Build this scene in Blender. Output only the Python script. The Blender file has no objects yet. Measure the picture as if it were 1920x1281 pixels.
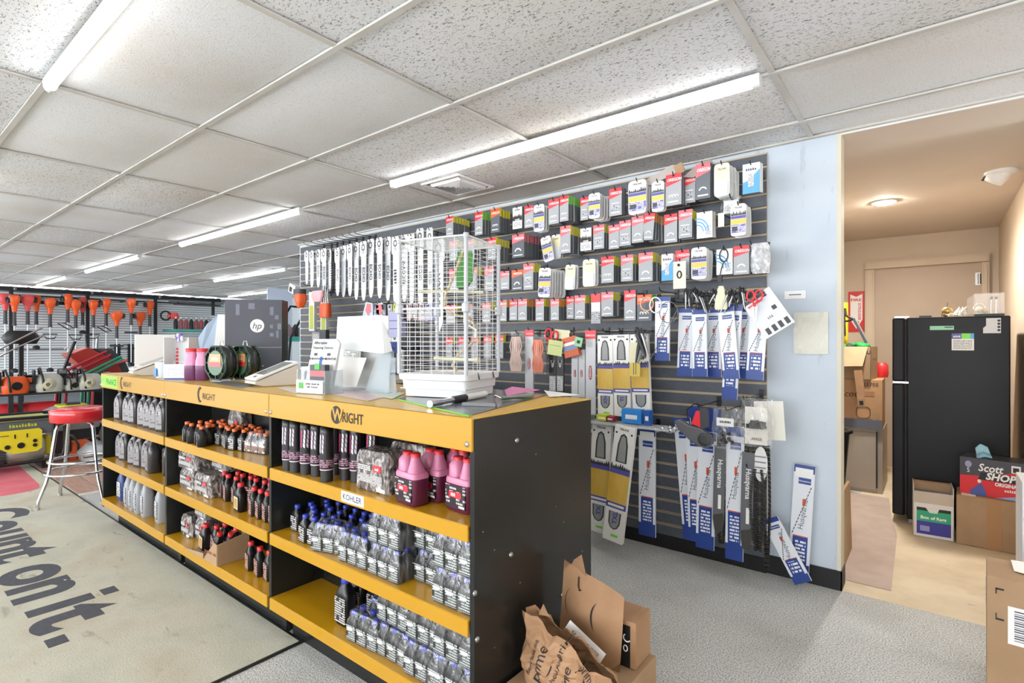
import bpy, bmesh, math, random
from mathutils import Vector, Matrix
random.seed(7)
S = bpy.context.scene
COL = S.collection
R = math.radians

# ---------------------------------------------------------------- camera
CAMZ = 1.30
YAW = math.atan(1.26)
cam_d = bpy.data.cameras.new('camera'); cam = bpy.data.objects.new('camera', cam_d); COL.objects.link(cam)
cam_d.sensor_width = 36; cam_d.lens = 18.75; cam_d.clip_start = .05; cam_d.clip_end = 100
cam.location = (0, 0, CAMZ); cam.rotation_euler = (R(90), 0, R(90) - YAW)
S.camera = cam

# ---------------------------------------------------------------- world, exposure
w = bpy.data.worlds.new('world'); S.world = w; w.use_nodes = True
w.node_tree.nodes['Background'].inputs[0].default_value = (.93, .96, 1, 1)
w.node_tree.nodes['Background'].inputs[1].default_value = 5.0
S.view_settings.view_transform = 'Standard'; S.view_settings.look = 'None'
S.view_settings.exposure = 0.88; S.view_settings.gamma = 1; S.view_settings.use_curve_mapping = False
TUBE = 10.5     # emission of the ceiling tubes

# ---------------------------------------------------------------- measuring helpers (survey of the photo -> metres)
_c, _s = math.cos(YAW), math.sin(YAW)
def _ray(x, y):
    r = (x - 960) / 1000
    return (-_c + _s*r, _s + _c*r, (640 - y)/1000)
def onY(x, y, Y):
    d = _ray(x, y); k = Y/d[1]; return (d[0]*k, Y, CAMZ + d[2]*k)
def onX(x, y, X):
    d = _ray(x, y); k = X/d[0]; return (X, d[1]*k, CAMZ + d[2]*k)
def onZ(x, y, Z):
    d = _ray(x, y); k = (Z - CAMZ)/d[2]; return (d[0]*k, d[1]*k, Z)

# ---------------------------------------------------------------- materials
def lin(c):
    c = c/255.0
    return c/12.92 if c <= .04045 else ((c + .055)/1.055)**2.4
def rgb(*c): return (lin(c[0]), lin(c[1]), lin(c[2]), 1)
MATS = {}
def mat(name, c, rough=.5, metal=0, spec=.5, alpha=1, emit=0, trans=0, coat=0):
    if name in MATS: return MATS[name]
    m = bpy.data.materials.new(name); m.use_nodes = True
    b = m.node_tree.nodes['Principled BSDF']
    b.inputs['Base Color'].default_value = rgb(*c)
    b.inputs['Roughness'].default_value = rough
    b.inputs['Metallic'].default_value = metal
    b.inputs['Specular IOR Level'].default_value = spec
    b.inputs['Transmission Weight'].default_value = trans
    b.inputs['Coat Weight'].default_value = coat
    b.inputs['Alpha'].default_value = alpha
    if emit:
        b.inputs['Emission Color'].default_value = rgb(*c); b.inputs['Emission Strength'].default_value = emit
    MATS[name] = m
    return m
class NT:
    def __init__(s, m): s.t = m.node_tree; s.b = s.t.nodes['Principled BSDF']
    def n(s, ty, **k):
        x = s.t.nodes.new(ty)
        for a, v in k.items(): setattr(x, a, v)
        return x
    def l(s, a, b): s.t.links.new(a, b)
    def math(s, op, a, b=0, c=None):
        x = s.n('ShaderNodeMath', operation=op)
        for i, v in enumerate((a, b) if c is None else (a, b, c)):
            if hasattr(v, 'is_linked'): s.l(v, x.inputs[i])
            else: x.inputs[i].default_value = v
        return x.outputs[0]
    def coord(s, kind='Object', sc=(1, 1, 1)):
        if kind == 'World': o = s.n('ShaderNodeNewGeometry').outputs['Position']
        else: o = s.n('ShaderNodeTexCoord').outputs[kind]
        mp = s.n('ShaderNodeMapping'); mp.inputs['Scale'].default_value = sc
        s.l(o, mp.inputs[0]); return mp.outputs[0]
    def noise(s, co, scale, detail=3, dist=0, rough=.55):
        x = s.n('ShaderNodeTexNoise'); s.l(co, x.inputs['Vector'])
        x.inputs['Scale'].default_value = scale; x.inputs['Detail'].default_value = detail
        x.inputs['Distortion'].default_value = dist; x.inputs['Roughness'].default_value = rough
        return x.outputs['Fac']
    def ramp(s, f, stops):
        x = s.n('ShaderNodeValToRGB'); s.l(f, x.inputs[0])
        el = x.color_ramp.elements
        while len(el) < len(stops): el.new(.5)
        for e, (p, c) in zip(el, stops):
            e.position = p; e.color = rgb(*c) if len(c) == 3 else c
        return x.outputs[0]
    def mix(s, f, a, b, mode='MIX'):
        x = s.n('ShaderNodeMix', data_type='RGBA', blend_type=mode)
        if hasattr(f, 'is_linked'): s.l(f, x.inputs[0])
        else: x.inputs[0].default_value = f
        for i, v in ((6, a), (7, b)):
            if hasattr(v, 'is_linked'): s.l(v, x.inputs[i])
            else: x.inputs[i].default_value = rgb(*v) if len(v) == 3 else v
        return x.outputs[2]
    def base(s, c): s.l(c, s.b.inputs['Base Color'])
    def bump(s, h, st=.3, d=.01):
        x = s.n('ShaderNodeBump'); x.inputs['Strength'].default_value = st; x.inputs['Distance'].default_value = d
        s.l(h, x.inputs['Height']); s.l(x.outputs[0], s.b.inputs['Normal'])
def W(v): return (v, v, v, 1)

def noisy(name, c1, c2, scale=20, rough=.5, bump=.1, detail=4, kind='Object', sc=(1, 1, 1), metal=0, d=.004, lo=.35, hi=.65, spec=.5):
    if name in MATS: return MATS[name]
    m = mat(name, c1, rough, metal, spec); t = NT(m); co = t.coord(kind, sc)
    f = t.noise(co, scale, detail)
    t.base(t.ramp(f, [(lo, c1), (hi, c2)]))
    if bump: t.bump(f, bump, d)
    return m
def printed(name, base, ink, rows=60, chars=150, cover=.5, rough=.45, kind='Object'):
    """flat print: rows of small type on a coloured ground, laid out in the object's own x and z"""
    if name in MATS: return MATS[name]
    m = mat(name, base, rough); t = NT(m)
    co = t.n('ShaderNodeTexCoord').outputs[kind]
    sp = t.n('ShaderNodeSeparateXYZ'); t.l(co, sp.inputs[0])
    u = t.math('ADD', sp.outputs[0], sp.outputs[1])
    v = sp.outputs[2]
    row = t.math('MULTIPLY', v, rows)
    band = t.math('GREATER_THAN', t.math('FRACT', row), .42)
    cb = t.n('ShaderNodeCombineXYZ'); t.l(t.math('MULTIPLY', u, chars), cb.inputs[0]); t.l(t.math('FLOOR', row), cb.inputs[1])
    ch = t.noise(cb.outputs[0], 1.0, 1)
    big = t.n('ShaderNodeCombineXYZ'); t.l(t.math('MULTIPLY', u, chars*.12), big.inputs[0]); t.l(t.math('FLOOR', row), big.inputs[1]); big.inputs[2].default_value = 7
    bg = t.noise(big.outputs[0], 1.0, 0)
    on = t.math('MULTIPLY', band, t.math('MULTIPLY', t.math('GREATER_THAN', ch, .46), t.math('GREATER_THAN', bg, 1-cover)))
    t.base(t.mix(on, base, ink))
    return m

# ---------------------------------------------------------------- mesh builder
class MB:
    def __init__(s): s.v = []; s.f = []; s.mi = []; s.sm = []; s.mats = []; s.T = None
    def slot(s, m):
        if m not in s.mats: s.mats.append(m)
        return s.mats.index(m)
    def add(s, vs, fs, m, smooth=False):
        o = len(s.v)
        if s.T is not None: vs = [tuple(s.T @ Vector(p)) for p in vs]
        s.v.extend(vs); k = s.slot(m)
        for f in fs: s.f.append(tuple(i+o for i in f)); s.mi.append(k); s.sm.append(smooth)
        return s
    def box(s, x0, x1, y0, y1, z0, z1, m):
        vs = [(x0,y0,z0),(x1,y0,z0),(x1,y1,z0),(x0,y1,z0),(x0,y0,z1),(x1,y0,z1),(x1,y1,z1),(x0,y1,z1)]
        return s.add(vs, [(0,3,2,1),(4,5,6,7),(0,1,5,4),(1,2,6,5),(2,3,7,6),(3,0,4,7)], m)
    def cb(s, c, d, m): return s.box(c[0]-d[0]/2, c[0]+d[0]/2, c[1]-d[1]/2, c[1]+d[1]/2, c[2]-d[2]/2, c[2]+d[2]/2, m)
    def poly(s, pts, m): return s.add(list(pts), [tuple(range(len(pts)))], m)
    def prism(s, pts, a, b, m, axis='y'):
        """2-D outline (x,z) pushed from a to b along y (or (x,y) along z, (y,z) along x)"""
        n = len(pts)
        if axis == 'y': vs = [(p[0], a, p[1]) for p in pts] + [(p[0], b, p[1]) for p in pts]
        elif axis == 'z': vs = [(p[0], p[1], a) for p in pts] + [(p[0], p[1], b) for p in pts]
        else: vs = [(a, p[0], p[1]) for p in pts] + [(b, p[0], p[1]) for p in pts]
        fs = [tuple(range(n)), tuple(range(2*n-1, n-1, -1))] + [(i, i+n, (i+1) % n+n, (i+1) % n) for i in range(n)]
        return s.add(vs, fs, m)
    def loft(s, rings, m, smooth=True, caps=True):
        n = len(rings[0]); vs = [p for r in rings for p in r]; fs = []
        for k in range(len(rings)-1):
            for i in range(n):
                j = (i+1) % n; fs.append((k*n+i, k*n+j, (k+1)*n+j, (k+1)*n+i))
        s.add(vs, fs, m, smooth)
        if caps:
            s.add(list(rings[0]), [tuple(range(n-1, -1, -1))], m); s.add(list(rings[-1]), [tuple(range(n))], m)
        return s
    def lathe(s, prof, m, c=(0, 0, 0), n=12, smooth=True, axis='z', caps=True):
        rs = []
        for r, h in prof:
            ring = []
            for i in range(n):
                a = 2*math.pi*i/n; p = (r*math.cos(a), r*math.sin(a), h)
                if axis == 'y': p = (p[0], h, -p[1])
                elif axis == 'x': p = (h, p[0], p[1])
                ring.append((p[0]+c[0], p[1]+c[1], p[2]+c[2]))
            rs.append(ring)
        return s.loft(rs, m, smooth, caps)
    def rrect(s, prof, m, n=16, e=4.0, smooth=True, caps=True, c=(0, 0)):
        """rounded-rectangle sections: prof = (halfwidth, halfdepth, z[, exponent][, dx])"""
        rs = []
        for p in prof:
            ee = p[3] if len(p) > 3 else e; dx = p[4] if len(p) > 4 else 0
            ring = []
            for i in range(n):
                a = 2*math.pi*(i+.5)/n; ca, sa = math.cos(a), math.sin(a)
                ring.append((c[0]+dx+p[0]*math.copysign(abs(ca)**(2/ee), ca), c[1]+p[1]*math.copysign(abs(sa)**(2/ee), sa), p[2]))
            rs.append(ring)
        return s.loft(rs, m, smooth, caps)
    def tube(s, pts, r, m, n=6, closed=False, caps=True):
        pts = [Vector(p) for p in pts]; rs = []; N = len(pts); up = None
        for i, p in enumerate(pts):
            if closed: d = pts[(i+1) % N] - pts[i-1]
            else: d = pts[min(i+1, N-1)] - pts[max(i-1, 0)]
            d.normalize()
            if up is None: up = Vector((0, 0, 1)) if abs(d.z) < .9 else Vector((1, 0, 0))
            a = d.cross(up)
            if a.length < 1e-4: a = d.cross(Vector((0, 1, 0)))
            a.normalize(); b = a.cross(d).normalized(); up = b
            rr = r[i] if isinstance(r, (list, tuple)) else r
            rs.append([tuple(p + (a*math.cos(2*math.pi*k/n) + b*math.sin(2*math.pi*k/n))*rr) for k in range(n)])
        if closed:
            rs.append(rs[0]); caps = False
        return s.loft(rs, m, True, caps)
    def bar(s, a, b, r, m, n=6): return s.tube([a, b], r, m, n)
    def ball(s, c, r, m, n=10, k=6, sz=(1, 1, 1)):
        rs = []
        for j in range(k+1):
            t = math.pi*(j/k); t = min(max(t, .08), math.pi-.08)
            rs.append([(c[0]+sz[0]*r*math.sin(t)*math.cos(2*math.pi*i/n), c[1]+sz[1]*r*math.sin(t)*math.sin(2*math.pi*i/n), c[2]-sz[2]*r*math.cos(t)) for i in range(n)])
        return s.loft(rs, m)
    def text(s, st, o, size, m, xd=(1, 0, 0), yd=(0, 0, 1), align='C', bold=0, sx=1.0, shear=0):
        if st in BLUR:      # print too small to read in the photo: strokes of about the same size instead of letters
            vs, fs, rr = [], [], random.Random(len(st)*7+int(size*1000)); x = 0.0
            for ch in st:
                w0 = .34+.16*rr.random(); h0 = .45+.25*rr.random()
                if ch != ' ': n0 = len(vs); vs += [(x, 0, 0), (x+w0, 0, 0), (x+w0-.08, h0, 0), (x+.04, h0+.05, 0)]; fs.append((n0, n0+1, n0+2, n0+3))
                x += w0+.12
        else: vs, fs = textgeo(st, bold, shear)
        if not vs: return s
        xs = [v[0] for v in vs]; w_ = max(xs)-min(xs); off = {'C': min(xs)+w_/2, 'L': min(xs), 'R': max(xs)}[align]
        o, xd, yd = Vector(o), Vector(xd), Vector(yd)
        return s.add([tuple(o + xd*((v[0]-off)*size*sx) + yd*(v[1]*size)) for v in vs], fs, m)
    def build(s, name, parent=None, loc=None, rot=None, bevel=0, seg=2):
        me = bpy.data.meshes.new(name); me.from_pydata(s.v, [], s.f)
        for m in s.mats: me.materials.append(m)
        me.polygons.foreach_set('material_index', s.mi); me.polygons.foreach_set('use_smooth', s.sm); me.update()
        return link(name, me, parent, loc, rot, bevel, seg)
def link(name, me, parent=None, loc=None, rot=None, bevel=0, seg=2):
    o = bpy.data.objects.new(name, me); COL.objects.link(o)
    if parent: o.parent = parent
    if loc: o.location = loc
    if rot: o.rotation_euler = rot
    if bevel:
        b = o.modifiers.new('bevel', 'BEVEL'); b.width = bevel; b.segments = seg; b.limit_method = 'ANGLE'; b.angle_limit = R(40)
    return o
_tg = {}
BLUR = {'GENERATOR', 'KLEEN', 'WIPES', 'PREMIUM OIL', 'APPLY TODAY AT', 'THE COUNTER', '2024', '.095', 'M18', 'TOWELS', 'parts', 'CHAIN', 'OIL', 'XXL', '6', 'HUSKY', 'SNIPER'}
BIGT = {'Count', 'on', 't', 'W', 'RIGHT', 'hp'}
def textgeo(st, bold, shear=0):
    k = (st, bold, shear)
    if k not in _tg:
        cu = bpy.data.curves.new('t', 'FONT'); cu.body = st; cu.size = 1; cu.offset = bold; cu.resolution_u = 6 if st in BIGT else 2; cu.shear = shear
        ob = bpy.data.objects.new('t', cu); COL.objects.link(ob)
        dg = bpy.context.evaluated_depsgraph_get(); dg.update()
        me = bpy.data.meshes.new_from_object(ob.evaluated_get(dg))
        _tg[k] = ([tuple(v.co) for v in me.vertices], [tuple(p.vertices) for p in me.polygons])
        bpy.data.objects.remove(ob); bpy.data.curves.remove(cu); bpy.data.meshes.remove(me)
    return _tg[k]
def tag(o, label=None, cat=None, group=None, kind=None):
    if label: o['label'] = label
    if cat: o['category'] = cat
    if group: o['group'] = group
    if kind: o['kind'] = kind
    return o
def thing(name, label, cat, loc=(0, 0, 0), rot=(0, 0, 0), group=None):
    o = bpy.data.objects.new(name, None); COL.objects.link(o); o.location = loc
    o.rotation_euler = rot if isinstance(rot, (tuple, list)) else (0, 0, rot); o.empty_display_size = .05
    return tag(o, label, cat, group)
def kids(o): return [c for c in _par.get(o.name, [])]
def dup(root, loc=None, rot=None, label=None, group=None, parent=None):
    c = root.copy(); COL.objects.link(c); c.parent = parent
    if loc is not None: c.location = loc
    if rot is not None: c.rotation_euler = rot if isinstance(rot, (tuple, list)) else (0, 0, rot)
    if label: c['label'] = label
    if group: c['group'] = group
    for ch in root.children: dup(ch, parent=c)
    return c
def struct(name, mb, **k):
    o = mb.build(name, **k); o['kind'] = 'structure'; return o
ORD = ['first', 'second', 'third', 'fourth', 'fifth', 'sixth', 'seventh', 'eighth', 'ninth', 'tenth', 'eleventh', 'twelfth', 'thirteenth', 'fourteenth', 'fifteenth', 'sixteenth', 'seventeenth', 'eighteenth', 'nineteenth', 'twentieth', 'twenty-first', 'twenty-second', 'twenty-third', 'twenty-fourth', 'twenty-fifth']
def nth(i, end): return ('%smost' % end) if i == 0 else '%s from the %s' % (ORD[i], end)

# palette
YEL = mat('yellow_enamel', (186, 138, 18), .28, coat=.3)
BLK = noisy('black_enamel', (24, 26, 26), (34, 36, 35), 3, .25, 0, spec=.4)
BLKM = mat('black_plastic', (22, 22, 24), .4)
WHT = mat('white_plastic', (232, 232, 230), .4)
CHR = mat('chrome', (210, 210, 212), .12, 1)
STL = mat('steel', (170, 172, 174), .3, 1)
GRY = mat('grey_plastic', (128, 130, 134), .45)
DGR = mat('dark_grey', (62, 64, 68), .45)
RED = mat('red_plastic', (205, 40, 42), .4)
ORG = mat('orange_plastic', (232, 92, 34), .4)
CARD = noisy('cardboard', (172, 142, 110), (160, 130, 98), 6, .8, .05)
INK = mat('black_ink', (26, 24, 26), .6)
WINK = mat('white_ink', (240, 240, 240), .6)
PAPER = mat('paper', (238, 238, 234), .7)
# ================================================================ SETTING
CEIL = 2.40
# --- carpet, laminate, alcove floor
m = mat('carpet', (146, 147, 145), .95, spec=.1); t = NT(m); co = t.coord('World')
f1 = t.noise(co, 170, 3); f2 = t.noise(co, 2.2, 4)
c1 = t.ramp(f1, [(.36, (138, 139, 138)), (.5, (200, 201, 198)), (.66, (232, 232, 228))])
c1 = t.mix(t.math('MULTIPLY', t.ramp(f2, [(.45, W(0)), (.75, W(1))]), .35), c1, (128, 124, 116)); t.base(c1); t.bump(f1, .4, .006)
CARPET = m
m = noisy('laminate', (196, 158, 140), (168, 130, 112), 5, .35, 0, sc=(1, 9, 1)); LAM = m
m = mat('screed', (212, 196, 166), .55); t = NT(m); co = t.coord('World')
f1 = t.noise(co, 3, 6); f2 = t.noise(t.coord('World', (1, 2.4, 1)), 11, 5)
c1 = t.ramp(f1, [(.3, (200, 182, 150)), (.55, (220, 204, 176)), (.7, (210, 194, 164))])
c1 = t.mix(t.ramp(f2, [(.66, W(0)), (.74, W(.8))]), c1, (120, 104, 86)); t.base(c1)
SCREED = m
mb = MB(); mb.box(-14.6, 3.0, -4.2, 3.25, -.06, 0, CARPET); mb.box(-14.6, -.5, 3.25, 7.2, -.06, 0, CARPET)
floor = struct('floor', mb)
mb = MB(); mb.box(-.5, 1.2, 3.25, 7.2, -.06, .001, SCREED); mb.build('alcove_screed', floor)
PNK = noisy('grey_strip', (190, 170, 158), (176, 158, 146), 8, .6, 0)
mb = MB(); mb.poly([(-.41, 3.4, .003), (-.18, 3.4, .003), (-.2, 4.4, .003), (-.26, 4.9, .003), (-.3, 5.4, .003), (-.6, 5.4, .003), (-.6, 3.4, .003)], PNK)
mb.build('worn_floor_patch', floor)
# laminate planks (each its own part)
pl = MB(); pl.box(-.6, .6, -.083, .083, 0, .008, LAM); pm = None
k = 0
for j in range(12):
    for i in range(4):
        x0 = -6.27 - i*1.206 - (j % 3)*.0
        o = link('plank', pm, floor, (x0, 1.34+j*.17, .0)) if pm else pl.build('plank', floor, (x0, 1.34+j*.17, 0), bevel=.002, seg=1)
        if not pm: pm = o.data
        o.scale.z = 1 + .1*random.random()
mb = MB(); mb.box(-5.67, -5.62, 1.25, 3.2, 0, .012, mat('white_strip', (225, 222, 214), .4)); mb.build('edge_strip', floor)

# --- walls
m = mat('pale_blue_wall', (196, 210, 226), .7); t = NT(m); co = t.coord('World')
f = t.noise(co, 2.5, 5); f2 = t.noise(t.coord('World', (5, 1, 1.2)), 3, 5)
c1 = t.ramp(f, [(.3, (190, 202, 214)), (.7, (203, 213, 223))]); c1 = t.mix(t.ramp(f2, [(.62, W(0)), (.74, W(.6))]), c1, (160, 170, 180)); t.base(c1)
BLUE = m
BEI = noisy('beige_wall', (206, 190, 170), (200, 184, 163), 3, .7, 0)
mb = MB(); mb.box(-5.66, -.405, 3.25, 3.36, 0, CEIL, BLUE); struct('wall_slat_side', mb)
mb = MB(); mb.box(-.405, -.385, 3.247, 3.363, 0, CEIL, mat('jamb_paint', (214, 208, 190), .6)); struct('trim_1', mb)
mb = MB(); mb.box(-5.66, -5.55, 3.36, 7.1, 0, CEIL, BLUE); struct('wall_partition', mb)
mb = MB(); mb.box(-14.55, -5.55, 7.1, 7.2, 0, CEIL, mat('far_side_wall', (206, 216, 220), .7)); struct('wall_back', mb)
mb = MB(); mb.box(-14.6, -14.5, -4.2, 7.2, 0, CEIL, mat('far_wall', (140, 146, 152), .7)); struct('wall_far', mb)
mb = MB(); mb.box(-1.0, .6, 6.8, 6.9, 0, CEIL, BEI); struct('wall_alcove_back', mb)
mb = MB(); mb.box(.47, .57, 3.7, 6.8, 0, CEIL, BEI); struct('wall_alcove_right', mb)
mb = MB(); mb.box(-1.0, -.9, 3.36, 6.8, 0, CEIL, BEI); struct('wall_alcove_left', mb)
mb = MB(); mb.box(2.4, 2.5, -4.2, 3.25, 0, CEIL, BEI); struct('wall_right_unseen', mb)  # unseen wall, added so the black end panel reflects no bright world
mb = MB(); mb.box(.57, 2.5, 3.6, 3.7, 0, CEIL, BEI); struct('wall_right_return', mb)
mb = MB()
GWL = mat('front_wall', (190, 190, 186), .7)
mb.box(-14.6, 2.5, -4.2, -4.1, 0, .5, GWL); mb.box(-14.6, 2.5, -4.2, -4.1, 2.25, CEIL, GWL)
for k in range(9): mb.box(-14.6+k*2.14-.06, -14.6+k*2.14+.06, -4.2, -4.1, .5, 2.25, GWL)
struct('wall_front_unseen', mb)  # unseen front wall, its openings added to let world light fill the room
RUB = mat('rubber_base', (24, 24, 26), .5)
mb = MB(); mb.box(-.75, -.38, 3.238, 3.25, 0, .1, RUB); mb.box(-.386, -.38, 3.238, 3.37, 0, .1, RUB); struct('baseboard_right', mb)

# --- ceiling grid and tiles
m = mat('fissured_tile', (226, 225, 221), .9, spec=.15); t = NT(m); co = t.coord('World')
warp = t.noise(co, 25, 2)
f1 = t.noise(t.coord('World', (1, 1.8, 1)), 72, 2, 1.2, .4); f2 = t.noise(co, .9, 3); f3 = t.noise(co, 230, 2)
spk = t.ramp(f1, [(.60, W(0)), (.64, W(1))])
c1 = t.ramp(f2, [(.42, (228, 230, 233)), (.64, (220, 217, 213)), (.78, (200, 188, 176))])
c1 = t.mix(t.ramp(f3, [(.6, W(0)), (.7, W(.35))]), c1, (150, 146, 140))
c1 = t.mix(t.math('MULTIPLY', spk, .8), c1, (120, 117, 112)); t.base(c1)
t.bump(t.math('ADD', t.math('MULTIPLY', spk, -1), t.math('MULTIPLY', f3, .3)), .4, .004)
TILE = m
m = mat('fine_tile', (226, 225, 221), .9, spec=.15); t = NT(m); co = t.coord('World')
f2 = t.noise(co, .9, 3); f3 = t.noise(co, 190, 2)
c1 = t.ramp(f2, [(.42, (226, 228, 230)), (.64, (219, 216, 212)), (.78, (200, 188, 176))])
c1 = t.mix(t.ramp(f3, [(.56, W(0)), (.70, W(.5))]), c1, (150, 146, 140)); t.base(c1); t.bump(f3, .25, .003)
FINE = m
TEE = noisy('tee_bar', (208, 207, 203), (192, 188, 180), 3, .5, 0)
GX, GY = -1.74, 1.15
ceil_mb = MB(); ceil_mb.box(-14.6, 3.0, -4.2, 7.2, 2.52, 2.56, GWL)
ceiling = struct('ceiling', ceil_mb)
def tile_mesh(w_, d_, sag, tm_):
    mb = MB(); nx, ny = 8, 4; vs = []; fs = []
    for j in range(ny+1):
        for i in range(nx+1):
            u, v = i/nx, j/ny
            vs.append(((u-.5)*w_, (v-.5)*d_, -sag*math.sin(math.pi*u)**.8*math.sin(math.pi*v)**.8))
    for j in range(ny):
        for i in range(nx):
            a = j*(nx+1)+i; fs.append((a, a+nx+1, a+nx+2, a+1))
    mb.add(vs, fs, tm_, True)
    o = mb.build('ceiling_tile'); me = o.data; bpy.data.objects.remove(o); return me
tiles = [tile_mesh(1.2192-.004, .6096-.004, s_, TILE) for s_ in (.004, .010, .018, .026)]
fines = [tile_mesh(1.2192-.004, .6096-.004, s_, FINE) for s_ in (.004, .010, .018, .026)]
vent_cell = None
XE, XW = -.405, -14.5
for i in range(-3, 11):
    for j in range(-8, 10):
        x1 = GX - 1.2192*i; x0 = x1 - 1.2192; y0 = GY + .6096*j; y1 = y0 + .6096
        if y0 > 6.9 or x0 < -15 or x0 > 2: continue
        if y0 >= 3.2 and x1 > -5.4: continue
        if j < -6 or (j < -4 and i < -1): pass
        cx, cy = (x0+x1)/2, (y0+y1)/2
        smooth_ = (i, j) in ((0, 0), (0, -1), (1, -1), (1, 0), (2, 1), (1, 1), (0, 3), (-2, 2), (-3, 2), (-2, 3)) or (i > 1 and (i*7+j*5) % 5 < 3)
        o = link('ceiling_tile', (fines if smooth_ else tiles)[random.choice((0, 1, 1, 2, 2, 3))], ceiling, (cx, cy, CEIL+.004 + random.random()*.002))
        o.rotation_euler = (R(random.uniform(-.25, .25)), R(random.uniform(-.15, .15)), 0)
for i in range(-3, 12):
    x = GX - 1.2192*i
    y1 = 3.25 if x > -5.5 else 7.1
    b = MB(); b.box(-.012, .012, -4.1, y1, -.006, 0, TEE); b.box(-.003, .003, -4.1, y1, 0, .04, TEE); b.build('tee_bar', ceiling, (x, 0, CEIL-.001))
for j in range(-8, 10):
    y = GY + .6096*j
    x1 = 2.4 if y < 3.2 else -5.66
    b = MB(); b.box(-14.5, x1, -.012, .012, -.008, 0, TEE); b.box(-14.5, x1, -.003, .003, 0, .04, TEE); b.build('tee_bar', ceiling, (0, y, CEIL-.001))
b = MB(); b.box(-5.66, 2.4, 3.225, 3.25, -.012, 0, TEE); b.build('wall_angle', ceiling, (0, 0, CEIL))
ALC = noisy('alcove_ceiling_paint', (214, 202, 190), (209, 196, 183), 2, .8, 0)
mb = MB(); mb.box(-1.0, 2.5, 3.262, 6.9, 2.385, 2.42, ALC); mb.box(-.4, 2.5, 3.25, 3.262, 2.38, 2.41, WHT); struct('trim_2', mb)

# --- tube lights
TUB = mat('tube_glow', (255, 255, 255), .5, emit=TUBE)
HOUS = mat('lamp_housing', (228, 230, 232), .4)
def tube_light(x0, x1, y, lab, hood=True):
    L = x1 - x0
    t_ = thing('ceiling_light', lab, 'light', ((x0+x1)/2, y, CEIL-.008), group=None)
    b = MB(); b.box(-L/2, L/2, -.022, .022, -.022, 0, HOUS); b.build('housing', t_)
    b = MB()
    pr = [(.019*math.cos(a), -.022-.026*math.sin(a)) for a in [math.pi*i/8 for i in range(9)]]
    b.prism([(p[0], p[1]) for p in pr], -L/2+.03, L/2-.03, TUB, 'x'); b.build('diffuser', t_)
    for s_ in (-1, 1):
        b = MB(); b.prism([(p[0]*1.15, p[1]*1.05) for p in pr], s_*(L/2-.03), s_*L/2, HOUS, 'x'); b.build('end_cap', t_)
LY = [.545, 2.34, 4.09, 5.71]
tube_light(-2.905, -.51, LY[0], 'near ceiling tube light cut by the top left corner of the photo')
tube_light(-2.90, -.56, LY[1], 'long ceiling tube light in front of the slat wall, nearest and longest')
tube_light(-6.53, -4.05, LY[1], 'ceiling tube light above the middle of the counter, second in its line')
tube_light(-10.18, -7.82, LY[1], 'ceiling tube light, third in the line leading to the far wall')
tube_light(-13.4, -11.27, LY[1], 'short-looking ceiling tube light, last of the left line before the far wall')
tube_light(-9.93, -7.49, LY[2], 'ceiling tube light just left of the hanging chainsaw bars')
tube_light(-13.46, -11.3, LY[2], 'ceiling tube light above the right part of the far white wall')
tube_light(-13.08, -10.96, LY[3], 'far ceiling tube light directly above the large black box')
for x0, y, lab in ((-6.55, LY[0], 'second tube light of the nearest line, beyond the left edge of the view'), (-10.2, LY[0], 'third tube light of the nearest line'), (-13.4, LY[0], 'last tube light of the nearest line'),
                   (-2.9, -1.5, 'added tube light behind the camera, above the mat'), (-6.55, -1.5, 'added tube light left of the camera near the front openings'), (-10.2, -1.5, 'added far tube light near the front openings'), (.0, -1.5, 'added tube light behind the camera, rightmost'),  # unseen row behind the camera, added to light the counter front
                   (-8.6, LY[3], 'tube light behind the slat wall partition'), (.2, 1.3, 'tube light to the right of the camera')):
    tube_light(x0, x0+(2.35 if y < 0 or x0 < -12 else 1.8), y, lab)
# ceiling vent diffuser
vt = thing('ceiling_vent', 'square white ceiling air vent with angled blades beside the long tube light', 'vent', (-2.61, 2.68, CEIL-.006))
VM = mat('vent_white', (236, 236, 236), .4); VD = mat('vent_dark', (70, 70, 70), .7)
b = MB(); b.box(-.17, .17, -.17, .17, -.002, .0, VD); b.build('backing', vt)
b = MB()
for sx_, sy_, ex, ey in ((-.18, -.18, .18, -.165), (-.18, .165, .18, .18), (-.18, -.165, -.165, .165), (.165, -.165, .18, .165)): b.box(sx_, ex, sy_, ey, -.012, 0, VM)
b.build('frame', vt)
for q in range(4):
    for k in range(5):
        e = MB(); d_ = .03 + k*.028
        e.T = Matrix.Rotation(q*math.pi/2, 4, 'Z')
        e.add([(-d_+.012, -d_, -.003), (d_, -d_, -.003), (d_, -d_+.02, -.022), (-d_+.012, -d_+.02, -.022), (-d_+.012, -d_+.022, -.021), (d_, -d_+.022, -.021)], [(0, 1, 2, 3), (3, 2, 5, 4)], VM)
        e.build('blade', vt)

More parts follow.
